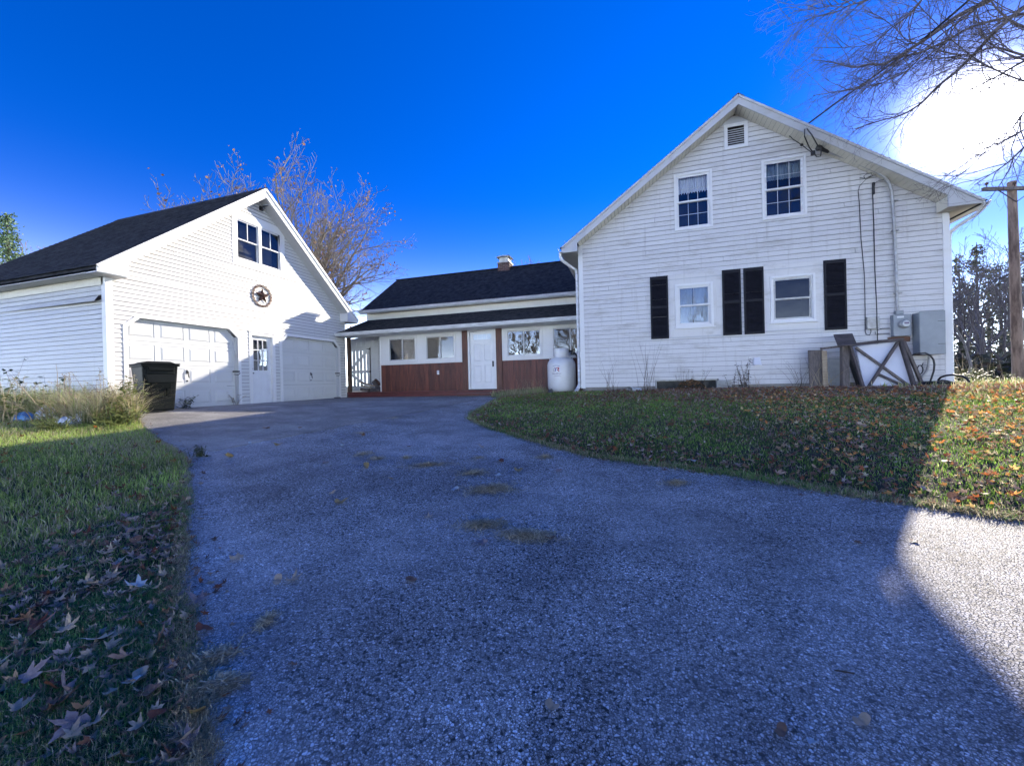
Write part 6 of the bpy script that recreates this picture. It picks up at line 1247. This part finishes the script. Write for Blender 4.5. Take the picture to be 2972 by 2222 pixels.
for (a, b, kd, c, s_, lab) in big:
    p = ground_hit(a*D_, b*D_); put_leaf(p[0], p[1], kd, c, s_, lab, 'leaves lying in the left lawn', dz=.018, tilt=.35)
LM_L = [((300, 1272), 'nearest white leaf'), ((218, 1385), 'largest white leaf'), ((300, 1475), 'small bright white leaf'), ((320, 1428), 'round cream leaf'), ((100, 1490), 'long mauve leaf'), ((60, 1470), 'upright mauve leaf'), ((160, 1565), 'big bottom left leaf'), ((405, 1630), 'purple leaf at the asphalt edge'), ((340, 1548), 'small orange curled leaf'), ((75, 1355), 'dark red leaf in mid grass'), ((200, 1265), 'tan folded leaf'), ((205, 1050), 'pale leaf in the far left grass'), ((245, 1060), 'rusty leaf standing in far grass'), ((432, 1300), 'leaf straddling the asphalt edge'), ((428, 1543), 'pale oval leaf on the edge'), ((330, 1150), 'bend of the left lawn edge'), ((390, 1010), 'far corner of the left lawn'), ((120, 1180), 'mid left grass'), ((20, 1250), 'left picture side'), ((260, 1200), 'leafy strip by the asphalt')]
LM_R = [((1040, 905), 'tip of the right lawn'), ((1180, 950), 'first bend of the right lawn'), ((1400, 985), 'middle of the curved lawn edge'), ((1600, 1020), 'right half of the curved edge'), ((1800, 1050), 'lawn edge before the shadow line'), ((1950, 1060), 'shadow line on the lawn'), ((2100, 1090), 'sunlit lawn edge'), ((2180, 1000), 'right picture side'), ((2050, 950), 'sunny side of the shadow line'), ((2150, 880), 'foot of the utility pole'), ((1300, 930), 'lawn before the low cellar window'), ((1700, 960), 'lawn before the shutters'), ((2080, 1030), 'sunlit middle of the lawn')]
SZ = lambda s_: 'small' if s_ < .055 else ('broad' if s_ > .075 else 'middling')
used_l = {}
def many(n, xr, yr, test, cs, sz, LMk, grp, seed, dz=.012, tilt=.4):
    rs_ = np.random.RandomState(seed); k = 0; X_ = rs_.uniform(*xr, 12000); Y_ = rs_.uniform(*yr, 12000); ok = LAWN(X_, Y_) & test(X_, Y_, rs_); Zs = HN(X_, Y_)
    for x, y, z_ in zip(X_[ok], Y_[ok], Zs[ok]):
        if k >= n: break
        px, py = proj((x, y, z_))
        if not (0 < px < 2972 and py < 2222): continue
        c = cs[rs_.randint(len(cs))]; kd = 'maple' if rs_.rand() < .8 else 'oval'; s_ = rs_.uniform(*sz); px /= 1.3436; py /= 1.3436
        q_ = sorted(LMk, key=lambda m: (m[0][0]-px)**2+((m[0][1]-py)*1.5)**2)
        for lm in q_[:6]:
            dx__, dy__ = px-lm[0][0], (py-lm[0][1])*1.5
            if abs(dx__) > 1.8*abs(dy__): w_ = 'right of' if dx__ > 0 else 'left of'
            elif abs(dy__) > 1.8*abs(dx__): w_ = 'before' if dy__ > 0 else 'beyond'
            else: w_ = ('before and ' if dy__ > 0 else 'beyond and ')+('right of' if dx__ > 0 else 'left of')
            lab = '%s %s %s leaf, %s the %s' % (SZ(s_), CN[c], kd, w_, lm[1])
            if lab not in used_l: break
        used_l[lab] = 1; put_leaf(x, y, kd, c, s_, lab, grp, dz, tilt, zz=z_+.012); k += 1
edge_ = lambda x, y, r_: dist_poly(x, y, LEw) < np.abs(r_.normal(0, .55, len(x)))
many(150, (-4.6, -1.2), (.7, 3.2), edge_, ['brown', 'tan', 'pink', 'pink', 'brown', 'rust', 'tan', 'brown'], (.034, .064), LM_L, 'leaves lying in the left lawn', 5)
many(45, (2.3, 6.5), (3.3, 8), lambda x, y, r_: x > -99, ['rust', 'rust', 'yellow', 'tan', 'brown'], (.045, .075), LM_R, 'leaves lying on the right lawn', 6)
many(48, (-3.4, 2.3), (4.2, 8), lambda x, y, r_: dist_poly(x, y, REw) < .5, ['pink', 'tan', 'brown', 'rust', 'brown'], (.045, .075), LM_R, 'leaves lying on the right lawn', 7)
# leaf litter beyond counting
def litter(name, pts, size, cols, seed, label, zoff=.03, tilt=.5):
    rs_ = np.random.RandomState(seed); n = len(pts); shapes = [leaf_shape('maple', random.Random(seed+i), .5) for i in range(5)]; VV = []; FF = []; CC = []; base = 0
    for si, (V_, F__) in enumerate(shapes):
        ii = np.arange(si, n, 5); m = len(ii); no_ = (len(V_)-5)//2; S_ = np.array([V_[0]]+list(V_[1+no_:1+2*no_])); tri = np.array([(0, 1+i_, 1+(i_+1) % no_) for i_ in range(no_)]); a, b, c = rs_.uniform(0, 2*pi, m), rs_.normal(0, tilt, m), rs_.normal(0, tilt, m); sc__ = size*rs_.uniform(.6, 1.3, m)
        ca_, sa_, cb, sb, cc_, sc_2 = np.cos(a), np.sin(a), np.cos(b), np.sin(b), np.cos(c), np.sin(c)
        Rz = np.zeros((m, 3, 3)); Rz[:, 0, 0] = ca_; Rz[:, 0, 1] = -sa_; Rz[:, 1, 0] = sa_; Rz[:, 1, 1] = ca_; Rz[:, 2, 2] = 1
        Rx = np.zeros((m, 3, 3)); Rx[:, 0, 0] = 1; Rx[:, 1, 1] = cb; Rx[:, 1, 2] = -sb; Rx[:, 2, 1] = sb; Rx[:, 2, 2] = cb
        Ry = np.zeros((m, 3, 3)); Ry[:, 0, 0] = cc_; Ry[:, 0, 2] = sc_2; Ry[:, 1, 1] = 1; Ry[:, 2, 0] = -sc_2; Ry[:, 2, 2] = cc_
        S3 = np.eye(3)[None]*rs_.uniform(.35, 1.15, (m, 1, 3)); R_ = Rz@Rx@Ry@S3; P_ = np.einsum('mij,kj->mki', R_, S_)*sc__[:, None, None]+pts[ii][:, None, :]; P_[:, :, 2] += zoff
        VV.append(P_.reshape(-1, 3)); FF.append((tri[None]+(np.arange(m)*len(S_))[:, None, None]+base).reshape(-1, 3)); base += m*len(S_)
        c_ = np.array(cols)[rs_.randint(0, len(cols), m)]*rs_.uniform(.6, 1.2, (m, 1)); CC.append(np.repeat(c_, len(S_), 0))
    return tag(np_mesh(name, np.concatenate(VV), np.concatenate(FF), MAT['litter'], None, np.concatenate(CC)), label, 'leaves', kind='stuff')
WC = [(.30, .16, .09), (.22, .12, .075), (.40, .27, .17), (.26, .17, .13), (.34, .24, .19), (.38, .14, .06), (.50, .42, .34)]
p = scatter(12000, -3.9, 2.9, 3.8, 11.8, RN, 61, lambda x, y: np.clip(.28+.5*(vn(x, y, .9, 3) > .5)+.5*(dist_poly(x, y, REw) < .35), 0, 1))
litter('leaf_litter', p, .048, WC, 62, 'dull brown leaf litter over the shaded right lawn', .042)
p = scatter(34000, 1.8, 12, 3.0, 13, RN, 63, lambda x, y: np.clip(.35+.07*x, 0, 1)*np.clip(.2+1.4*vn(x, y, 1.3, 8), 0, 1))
litter('leaf_litter', p, .048, [(.80, .30, .08), (.86, .42, .12), (.60, .28, .09), (.74, .50, .18), (.80, .66, .34), (.42, .21, .10), (.70, .60, .36), (.42, .29, .17), (.60, .19, .07), (.34, .22, .14)], 64, 'dense orange and gold leaves on the right lawn, colours brightened as if sunlit', .045, .6)  # sunlight on these leaves is put into their brighter colours
p = scatter(6500, -.8, 7.3, 9.0, 11.78, RN, 65, lambda x, y: np.clip(.15+.14*(x+.8)+.3*(y-9.5), 0, 1))
litter('leaf_litter', p, .056, WC, 66, 'brown leaves drifted against the house foundation', .045, .6)
p = scatter(900, -14, -3.5, 1.5, 5.6, LNEAR, 67, None)
litter('leaf_litter', p, .055, [(.42, .12, .03), (.30, .12, .05), (.30, .20, .12), (.20, .12, .08)], 68, 'scattered brown and orange leaves over the far left lawn', .04, .5)
p = np.concatenate([edge_pts(LEw, 600, 171, .09, .5), edge_pts(REw, 520, 172, .08, 1.5)]); litter('leaf_litter', p, .040, WC+[(.45, .33, .2)], 173, 'small curled tan and brown leaves caught along the asphalt edges', .004, .35)
p = scatter(5200, -3.9, -1.0, .5, 2.9, LNEAR, 181, lambda x, y: np.clip(1.15-dist_poly(x, y, LEw)*.55, .05, 1)*np.clip(.25+1.3*vn(x, y, 2.4, 18), 0, 1)); litter('leaf_litter', p, .046, [(.48, .31, .19), (.62, .47, .32), (.54, .42, .37), (.36, .22, .13), (.74, .62, .45), (.28, .18, .12)], 182, 'small dull broken leaves sunk in the near left grass', .022, .5)
# leaf heap by the cellar window
rs_ = np.random.RandomState(8); a = rs_.uniform(0, 2*pi, 330); r_ = np.sqrt(rs_.rand(330)); px_ = 1.45+.42*r_*np.cos(a); py_ = 11.5+.2*r_*np.sin(a); pp = np.stack([px_, py_, 1.02+.30*(1-r_**2)], 1)
litter('leaf_heap', pp, .075, [(.22, .11, .05), (.12, .08, .04), (.30, .17, .08), (.16, .10, .06), (.05, .06, .03)], 9, 'heap of brown leaves piled over the low cellar window', .0, .9)

# ================================================================== DRY CLIPPINGS ON THE DRIVEWAY
def clip_patch(cx, cy, lx, ly, ang_, n, lab, seed):
    rs_ = np.random.RandomState(seed); c = ground_hit(cx*D_, cy*D_); mpu = ground_hit((cx+lx/2)*D_, cy*D_)
    half = hypot(mpu[0]-c[0], mpu[1]-c[1]); u = ground_hit(cx*D_, (cy-ly/2)*D_); hd = hypot(u[0]-c[0], u[1]-c[1]); e1 = np.array([cos(YAW)*1.0, -sin(YAW)]); e2 = np.array([sin(YAW), cos(YAW)])
    n = int(n*.5); r_ = np.abs(rs_.normal(0, .55, n))*(1+.3*np.sin(3*rs_.uniform(0, 1)+rs_.uniform(0, 6, n))); a = rs_.uniform(0, 2*pi, n); U = r_*np.cos(a)*half; Vv = r_*np.sin(a)*hd+ang_*U+.12*hd*np.sin(U*9)
    xy = c[:2]+U[:, None]*e1+Vv[:, None]*e2; th = rs_.uniform(0, 2*pi, n); L = rs_.uniform(.03, .09, n); dx = np.stack([np.cos(th), np.sin(th)], 1)*L[:, None]*.5; wv = np.stack([-np.sin(th), np.cos(th)], 1)*.0026
    z = ZG*np.minimum(np.hypot(xy[:, 0], xy[:, 1])/11.3, 1)+.015+.014*np.clip(1-r_**2, 0, 1)*rs_.rand(n); z2 = z+rs_.uniform(-.002, .026, n)
    V_ = np.stack([np.c_[xy-dx-wv, z], np.c_[xy-dx+wv, z], np.c_[xy+dx+wv, z2], np.c_[xy+dx-wv, z2]], 1).reshape(-1, 3)
    C_ = np.array([(.62, .50, .30), (.46, .36, .21), (.78, .66, .42), (.30, .25, .15)])[rs_.randint(0, 4, n)]; tag(np_mesh('grass_clippings', V_, np.arange(n*4).reshape(n, 4), MAT['straw'], None, np.repeat(C_, 4, 0)), lab, 'clippings', 'dry grass clippings on the driveway')
for i, a in enumerate([(1060, 1055, 122, 26, 0, 2600, 'round mound of dry grass clippings in mid driveway'), (1040, 1133, 100, 22, -.05, 1800, 'left half of the long clippings patch nearest the viewer'), (1135, 1155, 130, 26, -.22, 2400, 'right half of the long clippings patch nearest the viewer'), (1178, 986, 48, 12, 0, 500, 'small clippings patch close to the right lawn tip'), (1462, 1042, 66, 16, 0, 700, 'clippings patch on the right side of the driveway near the lawn'),
   (785, 980, 50, 12, 0, 500, 'left thin clippings patch on the far driveway'), (815, 990, 50, 9, 0, 350, 'thin clippings patch touching the left thin one'), (925, 1003, 120, 13, .12, 1100, 'wide thin clippings patch above the round mound'), (1022, 1020, 84, 18, 0, 900, 'clippings patch touching the wide thin one'), (878, 988, 36, 8, 0, 220, 'faint clippings wisp beside the wide thin patch'), (780, 935, 44, 6, 0, 250, 'faint clippings below the apron seam'), (1035, 988, 36, 6, 0, 160, 'faintest clippings wisp near the rusty leaf'), (850, 903, 34, 6, 0, 200, 'clippings lying on the apron seam'),
   (575, 1340, 30, 30, 0, 260, 'small wisp of clippings in the lower left driveway'), (462, 1422, 70, 40, .3, 900, 'clippings streak beside the left lawn edge'), (478, 1480, 80, 36, .1, 900, 'clippings clump holding a curled leaf at lower left')]): clip_patch(*a, 300+i)

# ================================================================== PLANTS
def stalks(name, lab, cat, base, n, hgt, spr, seed, mat='dry', lean=.3, head=None, leafn=0, lmat='weed', lsize=.06, r=.004, curve=.3, grp=None, fan=None):
    rg = random.Random(seed); b = Vector(base); o = thing(name, lab, cat, tuple(b), grp); mb = MB(); lf = MB(); hd = MB()
    for i in range(n):
        p = b+Vector((rg.gauss(0, spr), rg.gauss(0, spr*.6), 0)); L = hgt*rg.uniform(.55, 1.1); d = Vector((rg.gauss(0, lean) if fan is None else (p.x-b.x)/max(spr, .01)*fan, rg.gauss(0, lean*.6), 1)).normalized(); pts = [p]
        cv = Vector((rg.gauss(0, curve), rg.gauss(0, curve), -.1*curve))
        for k in range(6): d = (d+cv*.16+Vector((rg.gauss(0, .05), rg.gauss(0, .05), 0))).normalized(); pts.append(pts[-1]+d*L/6)
        mb.tube(pts, [r*(1-.12*k) for k in range(7)], 4, cap=False)
        for k in range(leafn):
            t = rg.uniform(.15, 1)*5.9; q_ = pts[int(t)].lerp(pts[int(t)+1], t-int(t)); a = rg.uniform(0, 2*pi); s_ = lsize*rg.uniform(.5, 1.3); v1 = Vector((cos(a), sin(a), rg.uniform(-.7, .5)))*s_; v2 = Vector((-sin(a), cos(a), rg.uniform(-.3, .3)))*s_*.3
            lf.quad(q_, q_+v1*.5+v2, q_+v1, q_+v1*.5-v2)
        if head:
            for k in range(head): e = pts[-1]+Vector((rg.gauss(0, .018), rg.gauss(0, .018), rg.gauss(0, .03))); s_ = .007*rg.uniform(.6, 1.5); e = e-(pts[-1]-pts[-2])*rg.uniform(0, 1.5); hd.poly([e+Vector((s_, 0, 0)), e+Vector((0, s_, s_)), e+Vector((-s_, 0, 0))]); hd.poly([e+Vector((0, s_, 0)), e+Vector((0, -s_, 0)), e+Vector((s_*.3, 0, s_*2))])
    mb.build('stems', MAT[mat], o)
    if lf.f: lf.build('leaves', MAT[lmat], o)
    if hd.f: hd.build('seed_heads', MAT[mat], o)
    return o
def gp_(px, py, Y): p = onY(px, py, Y); return (p[0], p[1], H(p[0], p[1]))
def GB(px, py): p = ground_hit(px, py); return (p[0], min(p[1], 5.5) if p[0] < -10.7 else p[1], H(p[0], p[1]))
stalks('dry_shrub', 'pale dry goldenrod shrub in front of the garage corner board', 'shrub', GB(300, 1218), 20, 1.0, .20, 1, lean=.38, head=10, leafn=16, lsize=.06, curve=.45, r=.008, lmat='dry')
stalks('dry_shrub', 'leafy yellowing shrub touching the side of the black bin', 'shrub', GB(368, 1222), 18, .80, .13, 2, lean=.2, leafn=26, lmat='weed', lsize=.09, head=4, curve=.3, r=.008)
stalks('weed_clump', 'arching yellow green weeds at the driveway corner by the bin', 'weeds', GB(318, 1232), 80, .42, .20, 3, mat='weed', lean=.8, curve=1.2, r=.008, leafn=3, lsize=.09)
stalks('weed_clump', 'bright green weed tuft among dry grass left of the white bag', 'weeds', GB(148, 1246), 60, .3, .14, 4, mat='weed', lean=.5, curve=.8, r=.006, leafn=3)
stalks('dry_stalk', 'single straight dry stalk with a tuft before the garage wall', 'plant', GB(205, 1212), 2, .85, .03, 5, lean=.04, head=30, curve=.05, r=.012)
stalks('bramble', 'bare arching bramble canes before the garage side wall', 'bramble', GB(150, 1214), 12, 1.0, .28, 6, lean=.6, curve=1.6, r=.010)
stalks('dry_shrub', 'leafy weed shrub at the far left edge by the garage wall', 'shrub', GB(20, 1222), 16, .8, .2, 7, lean=.3, leafn=18, head=6, r=.008, lsize=.09)
stalks('vine', 'dark vine climbing the foot of the garage side wall', 'vine', (-12.1, 5.48, .88), 10, 1.0, .35, 8, mat='darkstem', lean=.3, leafn=16, lmat='weedd', lsize=.11, curve=.5)
stalks('vine', 'dark leafy vine left of the bramble canes on the garage wall', 'vine', (-13.2, 5.5, .88), 8, 1.3, .25, 9, mat='darkstem', lean=.2, leafn=14, lmat='weedd', lsize=.10, curve=.5)
stalks('weed', 'small green weed growing at the foot of the left garage door', 'weeds', (-10.55, 6.95, .93), 16, .36, .06, 10, mat='weedd', lean=.6, leafn=12, lmat='weedd', lsize=.07, curve=.4)
stalks('vine', 'thin wilted vine on the right jamb of the left garage door', 'vine', (-10.72, 8.35, .93), 6, .55, .05, 11, mat='darkstem', lean=.25, leafn=9, lmat='dry', lsize=.07, curve=.6)
p = ground_hit(432*D_, 985*D_); stalks('weed', 'dark weed tuft in the driveway crack near the left lawn corner', 'weeds', (p[0], p[1], p[2]), 30, .16, .04, 12, mat='weedd', lean=.4, curve=.5, r=.004, leafn=2, lmat='weedd')
for i, (px, n, h_, lab) in enumerate(((1765, 6, 1.0, 'thin leaning bare stems left of the pipe end'), (1880, 13, 1.5, 'tall fan of bare stems right of the pipe end'), (1785, 5, .6, 'short yellowed stems close to the house corner'))):
    g = gp_(px, 1140, 11.45); stalks('stem_clump', lab, 'plant', g, n, h_, .10, 20+i, mat='darkstem', lean=.16, curve=.22, r=.0045)
for i, px in enumerate((1975, 2005, 2040)): g = gp_(px, 1130, 11.5); stalks('dead_flower_stems', ('leftmost', 'middle', 'rightmost')[i]+' dead flower stems above the leaf heap', 'plant', (g[0], g[1], g[2]+.15), 4, .48, .06, 30+i, mat='darkstem', lean=.15, curve=.2, head=16, r=.005)
g = gp_(2150, 1135, 11.45); stalks('dead_shrub', 'dead shrub with shrivelled dark leaves under the dryer vent', 'shrub', g, 16, .78, .13, 40, mat='darkstem', lean=.16, leafn=14, lmat='darkstem', lsize=.07, curve=.2, r=.006)
g = gp_(2190, 1135, 11.5); stalks('dead_shrub', 'paler short dry stems right of the dead shrub', 'shrub', g, 10, .45, .09, 41, lean=.25, curve=.3)
g = gp_(2330, 1135, 11.45); stalks('stem_clump', 'curving dry stems left of the wide cracked plank', 'plant', g, 14, .8, .10, 42, mat='darkstem', lean=.22, curve=.6, r=.004, head=3)
g = gp_(2385, 1135, 11.2); stalks('stem_clump', 'dry stems rising in front of the bleached plank', 'plant', g, 12, .7, .12, 43, mat='dry', lean=.25, curve=.5, r=.005)
for i, (px, h_, n) in enumerate(((2790, 1.0, 5), (2825, .9, 7), (2860, 1.1, 6), (2905, .8, 3))):
    p_ = at(px, 1112, 11+.6*i); stalks('dry_stalk', ('nearest to the house corner', 'second from the house corner', 'third from the house corner', 'nearest to the utility pole')[i]+', sunlit dry leaning stalks', 'plant', (p_[0], p_[1], H(p_[0], p_[1])), n, h_, .12, 60+i, lean=.3, curve=.25, head=8, r=.008)
for i, (px, h_) in enumerate(((2770, .45), (2805, .5), (2845, .5), (2930, .35))):
    p_ = at(px, 1120, 10.5+.4*i); stalks('weed_clump', ('at the sunlit house corner', 'just right of the house corner', 'halfway from house to pole', 'at the foot of the utility pole')[i]+', pale green sunlit weeds', 'weeds', (p_[0], p_[1], H(p_[0], p_[1])), 22, h_, .16, 70+i, mat='weed', lean=.3, leafn=9, lsize=.06)
p_ = at(2800, 1100, 22); q = MB(); q.tube([(p_[0], p_[1], .2), at(2818, 1060, 22), at(2800, 1000, 22), at(2780, 960, 22), at(2760, 930, 22)], [.08, .07, .05, .04, .02], 7); q.tube([at(2800, 1000, 22), at(2808, 985, 22.5), at(2825, 975, 23)], .02, 5); tag(q.build('leaning_trunk', MAT['bark2'], None, smooth=True), 'pale thin leaning trunk in the wood edge right of the house', 'tree')
for i in range(3): g = (-3.45+.35*i, 12.3-.15*i, .95); stalks('dry_stalk', ('left', 'middle', 'right')[i]+' wispy dry stalks between the porch step and the tank', 'plant', g, 9, .55, .10, 80+i, lean=.3, curve=.3, head=3, r=.003)
# rubbish in the tall grass
def lump(name, lab, cat, loc, sx, sy, sz, mat, seed):
    rs_ = np.random.RandomState(seed); V_ = []; F__ = []; nu, nv = 22, 12
    for j in range(nv+1):
        for i in range(nu):
            a = 2*pi*i/nu; e = pi/2*j/nv; w_ = 1+.16*sin(3*a+seed)+.10*sin(7*a+e*5+seed)+rs_.uniform(-.05, .05); V_.append((loc[0]+cos(a)*cos(e)*sx*w_, loc[1]+sin(a)*cos(e)*sy*w_, loc[2]+sin(e)*sz*(1+.12*sin(5*a+2*seed))))
    for j in range(nv):
        for i in range(nu): k = (i+1) % nu; F__.append((j*nu+i, j*nu+k, (j+1)*nu+k, (j+1)*nu+i))
    mb = MB(); mb.v = V_; mb.f = F__; return tag(mb.build(name, MAT[mat], None, smooth=True), lab, cat)
lump('plastic_bag', 'crumpled translucent white bag in the weeds below the bramble', 'bag', GB(140, 1216), 0.26, 0.14, 0.24, 'bag', 2)
lump('plastic_bag', 'smooth white plastic lump nearest the driveway corner shrub', 'bag', GB(240, 1226), 0.2, 0.14, 0.2, 'bag', 5)
lump('plastic_bag', 'low greyish white bag left of the smooth white lump', 'bag', GB(195, 1228), 0.18, 0.12, 0.13, 'bag', 8)
lump('blue_tarp', 'bright blue crumpled tarp in the weeds at the far left', 'tarp', GB(72, 1218), 0.2, 0.13, 0.15, 'tarp', 3)
lump('blue_tarp', 'dark blue bundle behind the bright blue tarp', 'tarp', GB(80, 1206), 0.32, 0.2, 0.26, 'tarp', 6)
# dark spring of boards at garage door
q = MB(); q.box(-10.74, -10.66, gy(13.0), gy(13.28), .92, .98); tag(q.build('brick_block', MAT['rock'], None, bevel=.01), 'small dark brick wedged under the right garage door', 'brick')
p = ground_hit(1822*D_, 1460*D_); q = MB(); q.tube([(p[0]-.03, p[1], p[2]+.02), (p[0]+.035, p[1]-.005, p[2]+.022)], .0035, 5); tag(q.build('twig', MAT['darkstem'], None), 'short dark twig on the asphalt above the tan oval leaf', 'twig')
